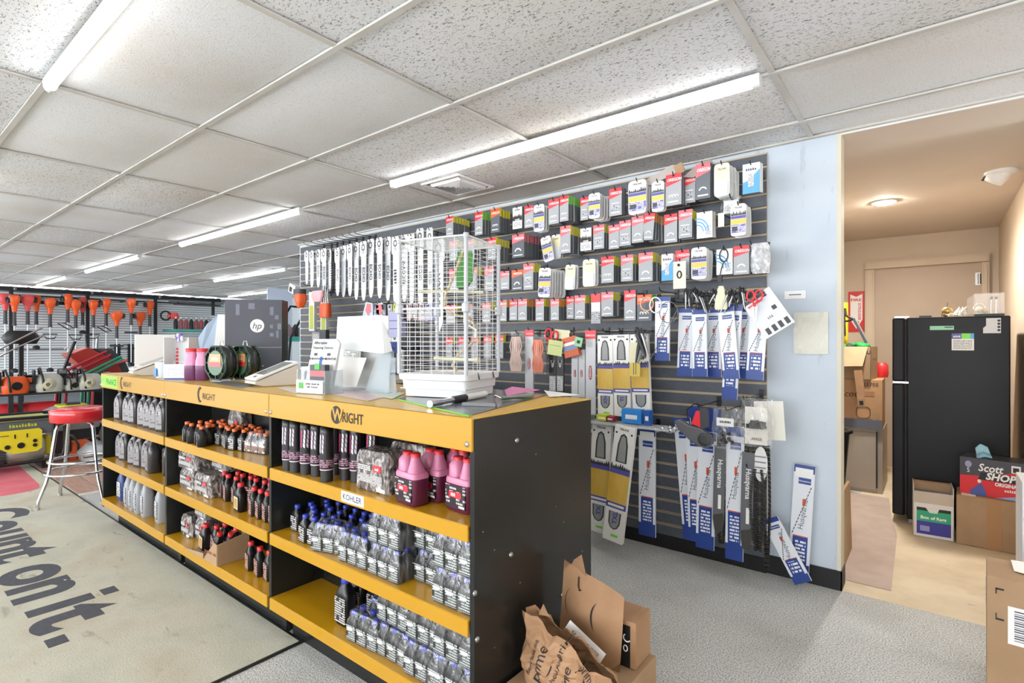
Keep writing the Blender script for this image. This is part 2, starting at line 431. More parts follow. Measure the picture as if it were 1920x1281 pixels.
# recessed light and camera dome in the alcove
t_ = thing('recessed_light', 'round recessed light glowing in the alcove ceiling', 'light', (-.31, 5.05, 2.384))
b = MB(); b.lathe([(.09, 0), (.092, -.004), (.07, -.006), (.066, 0)], WHT, n=24); b.build('trim_ring', t_)
b = MB(); b.lathe([(.066, -.004), (.060, -.012), (.03, -.018), (.001, -.019)], mat('warm_glow', (255, 246, 232), .5, emit=300), n=24); b.build('lens', t_)
cx = onZ(1880, 340, 2.385)
t_ = thing('security_camera', 'white round security camera on the alcove ceiling at right', 'camera', (.33, 4.6, 2.385))
b = MB(); b.lathe([(.085, 0), (.085, -.012), (.06, -.02)], WHT, n=20); b.build('base', t_)
b = MB(); b.T = Matrix.Rotation(R(35), 4, 'Y') @ Matrix.Rotation(R(20), 4, 'X'); b.lathe([(.055, .02), (.06, -.03), (.052, -.075), (.02, -.08)], WHT, n=18); b.build('head', t_)
b = MB(); b.T = Matrix.Rotation(R(35), 4, 'Y') @ Matrix.Rotation(R(20), 4, 'X'); b.box(-.058, -.045, -.02, .02, -.085, -.05, BLKM); b.build('lens', t_)

lp_ = bpy.data.lights.new('alcove_lamp', 'SPOT'); lp_.spot_size = R(170); lp_.spot_blend = .6; lp_.energy = 60; lp_.color = (1, .97, .93); lp_.shadow_soft_size = .06
lo_ = bpy.data.objects.new('alcove_lamp', lp_); COL.objects.link(lo_); lo_.location = (-.31, 5.05, 2.355)
# --- alcove door
DRP = noisy('door_paint', (186, 168, 148), (181, 163, 143), 4, .5, 0)
mb = MB(); mb.box(-.50, .345, 6.775, 6.795, 0, 2.06, DRP); dr = struct('door_1', mb)
for (x0, x1, z0, z1, y) in ((-.585, -.5, 0, 2.055, 6.74), (.345, .40, 0, 2.055, 6.74), (-.585, .4, 2.06, 2.14, 6.74)):
    b = MB(); b.box(x0, x1, y, 6.8, z0, z1, BEI); b.box(x0+.015, x1-.015, y-.012, y-.001, z0, z1-.02, BEI); b.build('door_frame', dr)
b = MB(); b.lathe([(.012, 0), (.012, .1)], STL, (.33, 6.765, 1.85)); b.box(.30, .34, 6.765, 6.775, 1.84, 1.96, STL); b.build('hinge', dr)

# --- slat wall
SLAT = noisy('slat_charcoal', (80, 85, 94), (88, 93, 102), 30, .45, .05)
GRV = mat('slat_groove', (196, 180, 150), .6)
SX0, SX1, SZ0, SZ1 = -5.60, -.742, .085, 2.365
mb = MB(); mb.box(SX0, SX1, 3.238, 3.25, SZ0, SZ1, GRV); mb.box(SX0, SX1, 3.226, 3.25, 0, SZ0-.004, RUB)
slatwall = thing('slat_wall', 'charcoal slotted display wall panelling covering the long blue wall', 'panelling', (0, 0, 0))
mb.build('backing', slatwall)
np_ = 30; pitch = (SZ1-SZ0)/np_
sm = None
for k in range(np_):
    z = SZ0 + k*pitch
    if sm is None:
        b = MB(); b.box(SX0, SX1, 3.224, 3.238, 0, pitch-.011, SLAT)
        b.box(SX0, SX1, 3.222, 3.2245, pitch-.014, pitch-.0095, GRV)
        o = b.build('slat', slatwall, (0, 0, z)); sm = o.data
    else: link('slat', sm, slatwall, (0, 0, z))
HK = mat('hook_black', (30, 30, 34), .35)
hook_me = {}
def hook(x, z, L):
    """wire display hook standing out of the slat wall"""
    L = round(L, 2); x = min(x, -.765)
    zi = SZ0 + round((z-SZ0)/pitch)*pitch - .006
    if L not in hook_me:
        b = MB(); b.box(-.012, .012, -.006, 0, -.03, .03, HK)
        b.tube([(0, 0, .0), (0, -.02, .004), (0, -L+.04, .0), (0, -L+.012, .006), (0, -L, .022)], .0032, HK, 5)
        o = b.build('hook', slatwall, (x, 3.222, z)); hook_me[L] = o.data
    else: o = link('hook', hook_me[L], slatwall, (x, 3.222, z))
    return o

# --- things fixed to the pale blue wall
t_ = tag(MB().box(-.052, .052, -.006, 0, -.022, .022, WHT).build('card_holder', None, (-.60, 3.249, 1.555)), 'small white printed plate high on the pale blue wall', 'sign')
b = MB(); b.box(-.03, .03, -.0066, -.0062, -.002, .004, mat('grey_ink', (120, 120, 124), .6)); b.build('print', t_)
b = MB(); n_ = 8; vs = []; fs = []
for j in range(n_+1):
    for i in range(n_+1):
        vs.append(((i/n_-.5)*.165, -.004-.006*random.random()*(1 if 0 < i < n_ else .3), (j/n_-.5)*.225))
for j in range(n_):
    for i in range(n_):
        a = j*(n_+1)+i; fs.append((a, a+1, a+n_+2, a+n_+1))
b.add(vs, fs, mat('aged_paper', (222, 222, 210), .8)); o = b.build('paper_sheet', None, (-.525, 3.249, 1.345))
tag(o, 'crumpled blank off-white paper sheet taped to the pale blue wall', 'paper')
# ================================================================ COUNTER
BX = [-1.06, -2.25, -3.44, -4.63]      # bay boundaries
CY0, CYB, CY1 = 1.158, 1.40, 1.835
SH = [.755, .475, .195]
TOPZ = 1.075
TOPM = noisy('counter_top_enamel', (216, 176, 70), (206, 160, 44), 4, .3, 0)
bay_names = ['nearest', 'middle', 'farthest']
def side(b, x0, x1, y0=CY0, y1=CY1, z0=.13, z1=TOPZ-.004): b.box(x0, x1, y0, y1, z0, z1, BLK)
for k in range(3):
    x1, x0 = BX[k], BX[k+1]
    t_ = thing('shelf_counter', '%s yellow and black counter shelving bay of the three under one top' % bay_names[k], 'counter', ((x0+x1)/2, 1.5, 0), group=None)
    ox, oy = (x0+x1)/2, 1.5
    def P(b, name, **kw):
        o = b.build(name, t_, **kw); o.data.transform(Matrix.Translation((-ox, -oy, 0))); return o
    b = MB(); side(b, x1-.018, x1, CY0+(.0 if k == 0 else .002), z0=.0 if k == 0 else .13); P(b, 'side_panel')
    if k == 2: b = MB(); side(b, x0, x0+.018); P(b, 'side_panel')
    b = MB(); b.box(x0+.02, x1-.02, CYB, CYB+.012, .12, TOPZ-.02, BLK); P(b, 'back_panel')
    for z in SH:
        b = MB(); g = .002
        xa, xb = x0+g+(.018 if k == 2 else 0), x1-.018-g
        b.box(xa, xb, CY0-.006, CYB, z-.008, z, YEL)
        b.box(xa, xb, CY0-.008, CY0+.002, z-.05, z-.001, YEL)
        P(b, 'shelf', bevel=.002, seg=1)
    b = MB(); b.box(x0+.02, x1-.02, CY0+.09, CY0+.10, 0, .15, BLK); P(b, 'kick_board')
    b = MB(); b.box(x1-.06, x1-.025, CY0+.085, CY1-.06, 0, .14, BLK); P(b, 'foot')
    lip = MB(); lip.box(x0+.002, x1-.002, CY0-.010, CY0+.002, TOPZ-.1, TOPZ, YEL)
    lp = P(lip, 'top_lip', bevel=.003, seg=2)
    b = MB(); b.box(x0+.001, x1-.001, CY0-.008, CY1, TOPZ-.006, TOPZ, TOPM); P(b, 'top_plate', bevel=.002, seg=1)
    for xb in ((x1-.02, x0+.02)):
        b = MB(); b.lathe([(.009, 0), (.009, -.002), (.006, -.006), (0.001, -.007)], CHR, (xb, CY0-.010, TOPZ-.078), 12, axis='y'); 
        o = b.build('bolt', lp); o.data.transform(Matrix.Translation((-ox, -oy, 0)))
    # emblem: black disc with a W cut in, then RIGHT
    ex = {0: -1.66, 1: -2.865, 2: -4.085}[k]
    b = MB(); yy = CY0-.0115; zc = TOPZ-.048
    if k == 0:
        b.lathe([(.0335, 0), (.0335, -.001)], INK, (ex-.085, yy+.001, zc), 28, axis='y')
        b.text('W', (ex-.075, yy-.0012, zc-.020), .062, YEL, bold=.03)
        b.text('RIGHT', (ex-.046, yy, zc-.022), .052, INK, align='L', bold=.012, sx=.85)
    else:
        ar = []
        for q in range(15):
            a = R(70 + 220*q/14); ar.append((ex-.085+.034*math.cos(a), zc+.040*math.sin(a)))
        for q in range(14, -1, -1):
            a = R(70 + 220*q/14); wd = .020 + .0*q; ar.append((ex-.081+wd*math.cos(a), zc+.029*math.sin(a)))
        for q in range(14):
            a0, a1, b0, b1 = ar[q], ar[q+1], ar[29-q], ar[28-q]
            b.poly([(a0[0], yy, a0[1]), (a1[0], yy, a1[1]), (b1[0], yy, b1[1]), (b0[0], yy, b0[1])], INK)
        b.text('RIGHT', (ex-.055, yy, zc-.020), .045, INK, align='L', bold=-.004, sx=1.15)
    P(b, 'emblem')
    if k == 0:
        b = MB()
        for (py, pz) in ((1.36, .98), (1.33, .62), (1.63, .38), (1.16, .56), (1.5, .30), (1.17, .42)): b.lathe([(.009, 0), (.008, .004), (.003, .006)], STL, (x1, py, pz), 10, axis='x')
        P(b, 'end_bolts')
        b = MB()
        for q in range(5):
            for z in (.93, .73, .66, .52, .36): b.lathe([(.0022, 0), (.0022, .0006)], INK if (q+int(z*50)) % 3 else STL, (x1, 1.22+q*.13+.03*math.sin(z*40), z-.02*q*.3), 6, axis='x')
        P(b, 'screw_holes')
        b = MB(); b.box(x0+.535, x0+.67, CY0-.0095, CY0-.008, .713, .751, WHT); b.text('KOHLER', (x0+.602, CY0-.0098, .722), .030, mat('label_grey', (60, 70, 88), .6), bold=.02)
        P(b, 'shelf_label')
    if k == 2:
        GRN = mat('fluoro_green', (140, 235, 60), .5)
        b = MB(); b.box(x0+.02, x0+.37, CY0-.0115, CY0-.01, TOPZ-.088, TOPZ-.012, GRN)
        b.text('K S', (x0+.07, CY0-.012, TOPZ-.055), .036, mat('green_grey', (70, 70, 90), .6), bold=.01)
        b.text('FINANCE', (x0+.24, CY0-.012, TOPZ-.070), .056, mat('dark_green', (16, 70, 30), .6), bold=.02, sx=.95)
        P(b, 'finance_sticker')

# back desk beyond the counter top
dk = thing('back_desk', 'pale worktop of the desk behind the far half of the counter', 'desk', (-4.3, 2.35, 0))
b = MB(); b.box(-1.1, 1.3, -.46, .42, 1.0, 1.03, mat('desk_top', (200, 190, 170), .5)); b.build('desk_top', dk, bevel=.004)
b = MB(); b.box(-1.08, 1.28, -.40, .38, 0, 1.0, DGR); b.build('cabinet', dk)

# ================================================================ BOTTLE KINDS
def P3(name, rows, base=(24, 24, 26), ink=(225, 225, 225), chars=300, cover=.6): return printed(name, base, ink, rows, chars, cover, .4)
BK = mat('bottle_black', (20, 20, 22), .3)
LB_BK = P3('print_white_on_black', 110)
LB_SLV = P3('print_dark_on_silver', 60, (132, 128, 130), (62, 56, 60), 160, .45)
CAPB = mat('cap_blue', (44, 62, 176), .35); CAPO = mat('cap_orange', (232, 112, 52), .4); CAPR = mat('cap_red', (214, 48, 52), .35)
CAPY = mat('cap_yellow', (190, 180, 40), .4)
def capgeo(m, r, h, z, n=14):
    b = MB(); b.lathe([(r, z), (r*1.02, z+h*.15), (r*.98, z+h*.9), (r*.8, z+h)], m, n=n); return b
def make_small(label, capm, w_=.028, d_=.019, h=.112, body=BK, lab=LB_BK, grp=None, name='oil_bottle', sticker=None):
    t_ = thing(name, label, 'bottle', group=grp)
    b = MB(); b.rrect([(w_*.93, d_*.93, 0), (w_, d_, .003), (w_, d_, h*.62), (w_*.9, d_*.9, h*.68), (w_*.5, d_*.6, h*.82, 2.6), (w_*.36, w_*.36, h*.87, 2), (w_*.36, w_*.36, h*.9, 2)], body)
    b.build('body', t_)
    b = MB(); b.box(-w_*.84, w_*.84, -d_-.0012, -d_+.001, h*.06, h*.58, lab)
    if sticker: sticker(b, w_, d_, h)
    b.build('label', t_)
    capgeo(capm, w_*.46, h*.14, h*.86).build('cap', t_)
    return t_
def make_quart(label, lab=LB_SLV, body=BK, capm=BK, h=.205, grp=None):
    t_ = thing('oil_quart_bottle', label, 'bottle', group=grp); w_, d_ = .044, .030; body = mat('bottle_charcoal', (54, 52, 54), .25)
    b = MB(); b.rrect([(w_*.95, d_*.95, 0), (w_, d_, .004), (w_, d_, h*.55), (w_*.97, d_*.92, h*.68), (w_*.75, d_*.7, h*.8), (w_*.5, d_*.36, h*.9, 2.4), (.014, .014, h*.93, 2)], body, 18)
    b.build('body', t_)
    pts = [(-w_*.62, h*.07), (w_*.62, h*.07), (w_*.62, h*.55), (w_*.42, h*.70), (0, h*.80), (-w_*.42, h*.70), (-w_*.62, h*.55)]
    b = MB(); b.prism(pts, -d_-.0015, -d_+.012, lab)
    b.box(-w_*.4, w_*.4, -d_-.002, -d_, h*.5, h*.6, mat('label_red', (176, 40, 50), .4) if lab is not LB_SLV else LB_BK); b.build('label', t_)
    capgeo(capm, .017, h*.09, h*.92).build('cap', t_)
    return t_
def make_jug(label, h=.17, grp=None):
    t_ = thing('measuring_jug', label, 'bottle', group=grp); w_, d_ = .060, .036
    PUR = mat('purple_fluid', (96, 34, 62), .25, trans=.15); PNK_ = mat('pink_translucent', (224, 140, 176), .3, trans=.25)
    b = MB(); b.rrect([(w_*.92, d_*.92, 0), (w_, d_, .005), (w_, d_, h*.52)], PUR, 18, e=5); b.build('lower_body', t_)
    b = MB(); b.rrect([(w_, d_, h*.52), (w_, d_, h*.58), (w_*.93, d_*.9, h*.63)], PNK_, 18, e=5)
    b.rrect([(w_*.42, d_*.8, h*.62, 3, -w_*.45), (w_*.42, d_*.8, h*.84, 3, -w_*.45), (w_*.3, d_*.5, h*.93, 2.2, -w_*.45)], PNK_, 14)
    b.rrect([(w_*.45, d_*.85, h*.6, 3, w_*.42), (w_*.32, d_*.6, h*.78, 2.4, w_*.38), (w_*.22, .014, h*.95, 2, w_*.35)], PNK_, 14)
    b.build('upper_body', t_)
    b = MB(); b.box(-w_*.8, w_*.8, -d_-.0015, -d_+.002, h*.08, h*.5, P3('jug_label', 90, (34, 26, 34), (215, 205, 210), 260, .5))
    b.box(-w_*.5, w_*.5, -d_-.002, -d_, h*.27, h*.38, mat('label_red2', (206, 44, 60), .4))
    b.text('OIL', (-w_*.15, -d_-.0024, h*.295), .014, WINK, bold=.02)
    b.box(w_*.3, w_*.75, -d_-.002, -d_, h*.1, h*.14, WHT); b.build('label', t_)
    for x in (-w_*.45, w_*.35):
        b = MB(); b.lathe([(.0165, h*.92), (.017, h*.99), (.013, h*1.0)], CAPR, (x, 0, 0), 14); b.build('cap', t_)
    return t_
def make_tube(label, h=.215, grp=None):
    t_ = thing('grease_tube', label, 'tube', group=grp); r = .026
    b = MB(); b.lathe([(r*.92, 0), (r*.92, .045)], mat('tube_cap', (40, 38, 40), .35), n=18); b.build('cap', t_)
    b = MB(); b.lathe([(r, .045), (r*1.01, .049)], mat('pink_ring', (226, 196, 206), .4), n=18); b.lathe([(r, .049), (r*1.0, .19), (r*.96, h-.004), (r*.5, h)], BK, n=18); b.build('barrel', t_)
    b = MB()
    for q, (z0, z1, m_) in enumerate(((.055, .088, P3('tube_print', 130, (34, 26, 34), (200, 150, 175), 400, .6)),)):
        b.lathe([(r*1.012, z0), (r*1.012, z1)], m_, n=18)
    MAG = mat('magenta_print', (190, 50, 110), .4)
    for k_, (ang, m_) in enumerate(((-110, MAG), (-80, WINK), (-50, mat('lilac_print', (196, 180, 200), .4)))):
        a = R(ang)
        for zz in range(4):
            a0, a1 = a-.16+.05*zz, a+.14+.03*zz; z = .115+zz*.018
            b.poly([(r*1.015*math.cos(a0), r*1.015*math.sin(a0), z), (r*1.015*math.cos(a1), r*1.015*math.sin(a1), z-.006), (r*1.015*math.cos(a1), r*1.015*math.sin(a1), z+.010), (r*1.015*math.cos(a0), r*1.015*math.sin(a0), z+.016)], m_)
    b.build('label', t_)
    return t_
# shrink film
def film_mat():
    m = mat('shrink_film', (235, 238, 240), .12); t = NT(m)
    tr = t.n('ShaderNodeBsdfTransparent'); gl = t.n('ShaderNodeBsdfGlossy'); gl.inputs['Roughness'].default_value = .12
    df = t.n('ShaderNodeBsdfDiffuse'); df.inputs[0].default_value = rgb(225, 228, 232)
    co = t.coord('Object'); f = t.noise(t.coord('Object', (1, 1, .35)), 42, 3, 1.5)
    bp = t.n('ShaderNodeBump'); bp.inputs['Strength'].default_value = .8; bp.inputs['Distance'].default_value = .01; t.l(f, bp.inputs['Height'])
    t.l(bp.outputs[0], gl.inputs['Normal'])
    a = t.n('ShaderNodeMixShader'); t.l(gl.outputs[0], a.inputs[1]); t.l(df.outputs[0], a.inputs[2]); a.inputs[0].default_value = .45
    c = t.n('ShaderNodeMixShader'); t.l(t.math('MULTIPLY_ADD', t.ramp(f, [(.42, W(0)), (.62, W(1))]), .20, .05), c.inputs[0]); t.l(tr.outputs[0], c.inputs[1]); t.l(a.outputs[0], c.inputs[2])
    t.l(c.outputs[0], t.t.nodes['Material Output'].inputs[0])
    return m
FILM = film_mat()
def make_pack(label, nx=3, ny=2, capm=CAPB, w_=.028, d_=.019, h=.108, lab=None, grp=None):
    """shrink-wrapped case: each bottle is a part with its cap below it"""
    t_ = thing('bottle_pack', label, 'bottle pack', group=grp)
    lab = lab or P3('print_green_white_on_black', 120, (30, 32, 34), (205, 215, 210), 320, .62)
    bm = lm = cm = None
    for j in range(ny):
        for i in range(nx):
            x, y = (i-(nx-1)/2)*w_*2.06, (j-(ny-1)/2)*d_*2.08
            if bm is None:
                b = MB(); b.rrect([(w_*.93, d_*.93, 0), (w_, d_, .003), (w_, d_, h*.6), (w_*.88, d_*.9, h*.68), (w_*.48, d_*.6, h*.82, 2.6), (w_*.36, w_*.36, h*.88, 2)], BK)
                o = b.build('bottle', t_, (x, y, 0)); bm = o.data
                b = MB(); b.box(-w_*.84, w_*.84, -d_-.0012, -d_+.001, h*.06, h*.56, lab); b.box(-w_*.6, w_*.35, -d_-.0016, -d_, h*.38, h*.48, WINK); l_ = b.build('label', o); lm = l_.data
                c_ = capgeo(capm, w_*.45, h*.13, h*.87, 12).build('cap', o); cm = c_.data
            else:
                o = link('bottle', bm, t_, (x, y, 0)); link('cap', cm, o)
                if j == 0: link('label', lm, o)
    X_, Y_ = nx*w_*1.04+.002, ny*d_*1.05+.002
    b = MB(); rs = []
    for z, s_ in ((.0, .97), (h*.05, 1), (h*.62, 1.0), (h*.75, .93), (h*.97, .86), (h*1.03, .78)):
        ring = []
        for q in range(36):
            a = 2*math.pi*(q+.5)/36; ca, sa = math.cos(a), math.sin(a)
            fl = 1 - (.04*abs(math.sin(nx*math.pi/2*(ca+1))) if z > h*.7 else 0)
            ring.append((X_*s_*math.copysign(abs(ca)**.3, ca), Y_*s_*fl*math.copysign(abs(sa)**.3, sa), z))
        rs.append(ring)
    b.loft(rs, FILM); b.build('shrink_film', t_)
    b = MB(); zt = h*.5
    b.tube([(-X_, -Y_*1.005, zt+.004), (-X_*.3, -Y_*1.02, zt), (X_*.4, -Y_*1.02, zt-.003), (X_*1.0, -Y_*1.0, zt-.006)], .0007, WHT, 4); b.build('film_seam', t_)
    return t_
def make_case(label, w_, d_, h, logo, grp=None):
    """opaque-looking wrapped case with crumpled grey film"""
    t_ = thing('wrapped_case', label, 'bottle pack', group=grp)
    m = MATS.get('crumpled_film_case')
    if not m:
        m = mat('crumpled_film_case', (120, 114, 112), .22); t = NT(m)
        f = t.noise(t.coord('Object', (1, 1, .6)), 26, 5, 2.2); t.base(t.ramp(f, [(.36, (58, 52, 52)), (.5, (112, 104, 100)), (.62, (176, 172, 170)), (.7, (214, 214, 214))])); t.bump(f, .7, .012)
    b = MB(); rs = []
    for z, s_ in ((0, .97), (h*.04, 1), (h*.55, 1.0), (h*.8, .97), (h*.97, .86), (h, .8)):
        rs.append([((w_/2*s_+random.uniform(-.0025, .0025))*math.copysign(abs(math.cos(a))**.25, math.cos(a)), (d_/2*s_+random.uniform(-.0025, .0025))*math.copysign(abs(math.sin(a))**.25, math.sin(a)), z+random.uniform(-.001, .001)) for a in [2*math.pi*(q+.5)/28 for q in range(28)]])
    b.loft(rs, m, smooth=False); b.build('film', t_)
    b = MB(); y = -d_/2-.0035
    b.box(-w_*.36, w_*.02, y, y+.003, h*.52, h*.66, printed('case_white_print', (96, 88, 88), (236, 236, 236), 150, 200, .9))
    b.box(w_*.10, w_*.33, y, y+.003, h*.52, h*.68, mat('label_red3', (196, 50, 60), .4)); b.text(logo, (w_*.215, y-.0006, h*.56), h*.085, WINK, bold=.02)
    b.box(-w_*.36, w_*.36, y, y+.003, h*.22, h*.42, printed('case_white_print2', (96, 88, 88), (220, 220, 220), 260, 400, .7))
    b.box(w_*.2, w_*.45, y-.0005, y+.003, h*.05, h*.13, WHT)
    b.build('print', t_)
    return t_

# ---------------------------------------------------------------- nearest bay
Z1, Z2, Z3 = [z+.001 for z in SH]
tubes = [(-2.154, 1.185), (-2.094, 1.185), (-2.03, 1.195), (-1.968, 1.205), (-1.862, 1.182), (-1.83, 1.245), (-1.765, 1.25), (-2.12, 1.25), (-1.93, 1.268), (-2.04, 1.265), (-1.71, 1.285), (-2.19, 1.26)]
sk = make_tube('x')
names = ['leftmost in the front row', 'second from the left in the front row', 'third from the left in the front row', 'fourth from the left in the front row', 'standing forward of the rest of the row', 'just right of the one standing forward', 'partly behind the grey wrapped case']
for i, (x, y) in enumerate(tubes):
    lab = ('black and magenta grease tube, ' + names[i]) if i < 7 else 'black grease tube in the back row, ' + ('second from its left', 'fourth from its left', 'third from its left', 'rightmost, by the grey case', 'leftmost by the divider')[i-7]
    g = 'grease tubes on the nearest top shelf' if i < 7 else 'grease tubes in the back row'
    rz = random.uniform(-.6, .5)
    if i == 0: sk.location = (x, y, Z1); sk.rotation_euler.z = -.2; tag(sk, lab, None, g)
    else: dup(sk, (x, y, Z1), rz, lab, g)
make_case('grey film-wrapped case with red label between grease tubes and purple jugs', .195, .10, .145, 'XXL', None).location = (-1.605, 1.245, Z1)
c_ = make_case('grey film-wrapped case at the back, above and behind the red-labelled case', .22, .07, .16, 'XXL'); c_.location = (-1.55, 1.355, Z1)
c_ = None
j0 = make_jug('x')
jl = [(-1.388, 1.205, -.12, 'purple jug with two red caps, frontmost on the nearest top shelf'), (-1.195, 1.255, -.1, 'purple jug with two red caps, rightmost beside the end panel'),
      (-1.36, 1.285, -.1, 'purple jug directly behind the frontmost jug'), (-1.30, 1.345, -.1, 'purple jug in the back between front and right jugs'), (-1.19, 1.33, -.1, 'purple jug directly behind the rightmost jug')]
for i, (x, y, rz, lab) in enumerate(jl):
    if i == 0: j0.location = (x, y, Z1); j0.rotation_euler.z = rz; tag(j0, lab, None, 'purple oil jugs')
    else: dup(j0, (x, y, Z1), rz, lab, 'purple oil jugs')
# loose blue-capped bottles
s0 = make_small('x', CAPB)
fr = [(-2.185, 1.245, 'leftmost loose black bottle with blue cap on the nearest middle shelf'), (-2.035, 1.195, 'front loose blue-capped bottle left of the wrapped packs'), (-1.975, 1.2, 'front loose blue-capped bottle touching the first wrapped pack')]
bk = [(-2.12, 1.28), (-2.06, 1.25), (-1.995, 1.255), (-2.17, 1.30), (-2.1, 1.335), (-2.035, 1.31), (-1.965, 1.31), (-1.93, 1.26), (-2.15, 1.365), (-2.08, 1.38), (-2.01, 1.37), (-1.94, 1.37), (-1.88, 1.31), (-1.87, 1.365), (-1.82, 1.365), (-1.81, 1.31)]
for i, (x, y, lab) in enumerate(fr):
    if i == 0: s0.location = (x, y, Z2); tag(s0, lab, None, 'loose blue-capped bottles')
    else: dup(s0, (x, y, Z2), random.uniform(-.1, .1), lab, 'loose blue-capped bottles')
crowd = []
for x, y in bk: crowd.append((dup(s0, (x, y, Z2), random.uniform(-.1, .1), 'x', 'blue-capped bottles in the crowd'), 'blue-capped bottle in the back crowd'))
pk = make_pack('x'); PKD = .0835
def packs(lst, z, where):
    global pk
    for i, (x, y, lv, rz, lab) in enumerate(lst):
        zz = z + lv*.1125
        if pk is not None and pk['label'] == 'x': pk.location = (x, y, zz); pk.rotation_euler.z = rz; tag(pk, lab, None, where); continue
        dup(pk, (x, y, zz), rz, lab, where)
packs([(-1.86, 1.215, 0, .28, 'wrapped six-pack of blue-capped bottles, turned, beside the loose bottles'),
       (-1.685, 1.21, 0, .02, 'wrapped six-pack of blue-capped bottles, single-height, right of the turned one'),
       (-1.505, 1.21, 0, 0, 'lower six-pack of the stack left of the shelf middle gap'),
       (-1.505, 1.212, 1, .0, 'upper six-pack of the stack left of the shelf middle gap'),
       (-1.33, 1.275, 0, 0, 'lower set-back six-pack between the two front stacks'),
       (-1.33, 1.275, 1, 0, 'upper set-back six-pack between the two front stacks'),
       (-1.172, 1.21, 0, .0, 'lower six-pack against the end panel on the middle shelf'),
       (-1.17, 1.21, 1, 0, 'upper six-pack against the end panel on the middle shelf'),
       (-1.70, 1.305, 0, 0, 'six-pack in the second row, blue caps showing, left one'),
       (-1.52, 1.30, 0, 0, 'lower six-pack behind the left front stack'), (-1.62, 1.345, 1, 0, 'upper six-pack at the back under the shelf label'),
       ], Z2, 'shrink-wrapped six-packs on the middle shelf')
BIG = make_small('tall black quart bottle with blue cap, front one on the bottom shelf', CAPB, .040, .028, .185, BK, LB_BK, 'quart bottles on the bottom shelf'); BIG.location = (-1.812, 1.235, Z3)
dup(BIG, (-1.82, 1.305, Z3), 0, 'tall black quart bottle directly behind the front tall one'); dup(BIG, (-1.73, 1.325, Z3), .1, 'tall black quart bottle behind, half hidden by wrapped packs')
packs([(-1.63, 1.21, 0, .06, 'leftmost single-height six-pack on the bottom shelf'),
       (-1.65, 1.315, 0, 0, 'six-pack directly behind the leftmost one on the bottom shelf'),
       (-1.47, 1.22, 0, 0, 'lower six-pack of the first stack on the bottom shelf'), (-1.485, 1.235, 1, 0, 'upper six-pack of the first stack on the bottom shelf'),
       (-1.31, 1.21, 0, .03, 'lower six-pack of the second stack on the bottom shelf'), (-1.315, 1.225, 1, .02, 'upper six-pack of the second stack on the bottom shelf'),
       (-1.172, 1.212, 0, .0, 'lower six-pack of the third stack beside the end panel, bottom shelf'), (-1.172, 1.215, 1, .0, 'upper six-pack of the third stack beside the end panel, bottom shelf')], Z3, 'shrink-wrapped six-packs on the bottom shelf')

# ---------------------------------------------------------------- middle bay
LB_OR = P3('print_orange_case', 90, (52, 44, 44), (225, 225, 225), 260, .55)
o0 = make_small('x', CAPO, .026, .022, .105, BK, LB_BK, None)
ol = [(-3.215, 1.185), (-3.13, 1.175), (-3.07, 1.19), (-2.975, 1.165), (-3.01, 1.21)]
on = ['leftmost front', 'second front', 'third front', 'frontmost, largest-looking', 'fourth']
for i, (x, y) in enumerate(ol):
    lab = 'small black bottle with orange cap, %s one on the middle bay top shelf' % on[i]
    if i == 0: o0.location = (x, y, Z1); o0.rotation_euler.z = -.3; tag(o0, lab, None, 'orange-capped bottles')
    else: dup(o0, (x, y, Z1), -.35, lab, 'orange-capped bottles')
n_ = 0
for j in range(3):
    for i in range(9):
        x = -3.2 + i*.062 + j*.02; y = 1.245 + j*.052 + .012*math.sin(i*1.7)
        if x > -2.68: continue
        crowd.append((dup(o0, (x, y, Z1), random.uniform(-.3, .3), 'x', 'orange-capped bottles in the back rows'), 'orange-capped bottle in the crowded back rows')); n_ += 1
dup(o0, (-2.80, 1.265, Z1), -.1, 'orange-capped black bottle next to the wrapped orange six-pack', 'orange-capped bottles')
pko = make_pack('clear-wrapped six-pack with orange caps and brown label at right of middle bay', 3, 2, CAPO, .027, .024, .098, P3('print_brown_case', 70, (120, 84, 66), (220, 210, 200), 200, .5), 'wrapped packs in the middle bay'); pko.location = (-2.60, 1.30, Z1); pko.rotation_euler.z = .15
c_ = make_case('small dark wrapped case lying at the back of the top shelf', .15, .07, .17, '6'); c_.location = (-2.98, 1.36, Z1); c_.location.y = 1.362
for (x, y, z, a, b_, h, rz, lab) in ((-3.07, 1.255, Z2, .2, .11, .115, 0, 'front lower grey wrapped case on the middle bay middle shelf'), (-3.29, 1.265, Z2, .2, .12, .105, 0, 'left lower grey wrapped case on the middle bay middle shelf'),
      (-3.30, 1.265, Z2+.107, .22, .12, .105, .03, 'left upper grey wrapped case on the middle bay middle shelf'), (-3.08, 1.335, Z2+.117, .18, .1, .09, -.03, 'back upper wrapped case peeking over the front lower case'),
      (-3.33, 1.27, Z3, .12, .11, .12, .05, 'lower left wrapped case on the middle bay bottom shelf'), (-3.20, 1.30, Z3, .13, .12, .12, 0, 'lower right wrapped case on the middle bay bottom shelf'), (-3.20, 1.30, Z3+.122, .14, .12, .095, 0, 'upper wrapped case topmost on the bottom shelf stack')):
    c_ = make_case(lab, a, b_, h, '6', 'wrapped cases in the middle bay'); c_.location = (x, y, z); c_.rotation_euler.z = rz
def cream(b, w_, d_, h):
    b.box(-w_*.8, w_*.8, -d_-.0022, -d_, h*.1, h*.52, mat('cream_label', (222, 200, 160), .5)); b.box(-w_*.62, w_*.62, -d_-.0028, -d_-.002, h*.14, h*.47, printed('cream_print', (206, 168, 100), (90, 60, 40), 300, 300, .7))
r0 = make_small('x', CAPR, .030, .021, .135, BK, P3('print_red_white', 90, (60, 26, 28), (230, 190, 180), 260, .6), None)
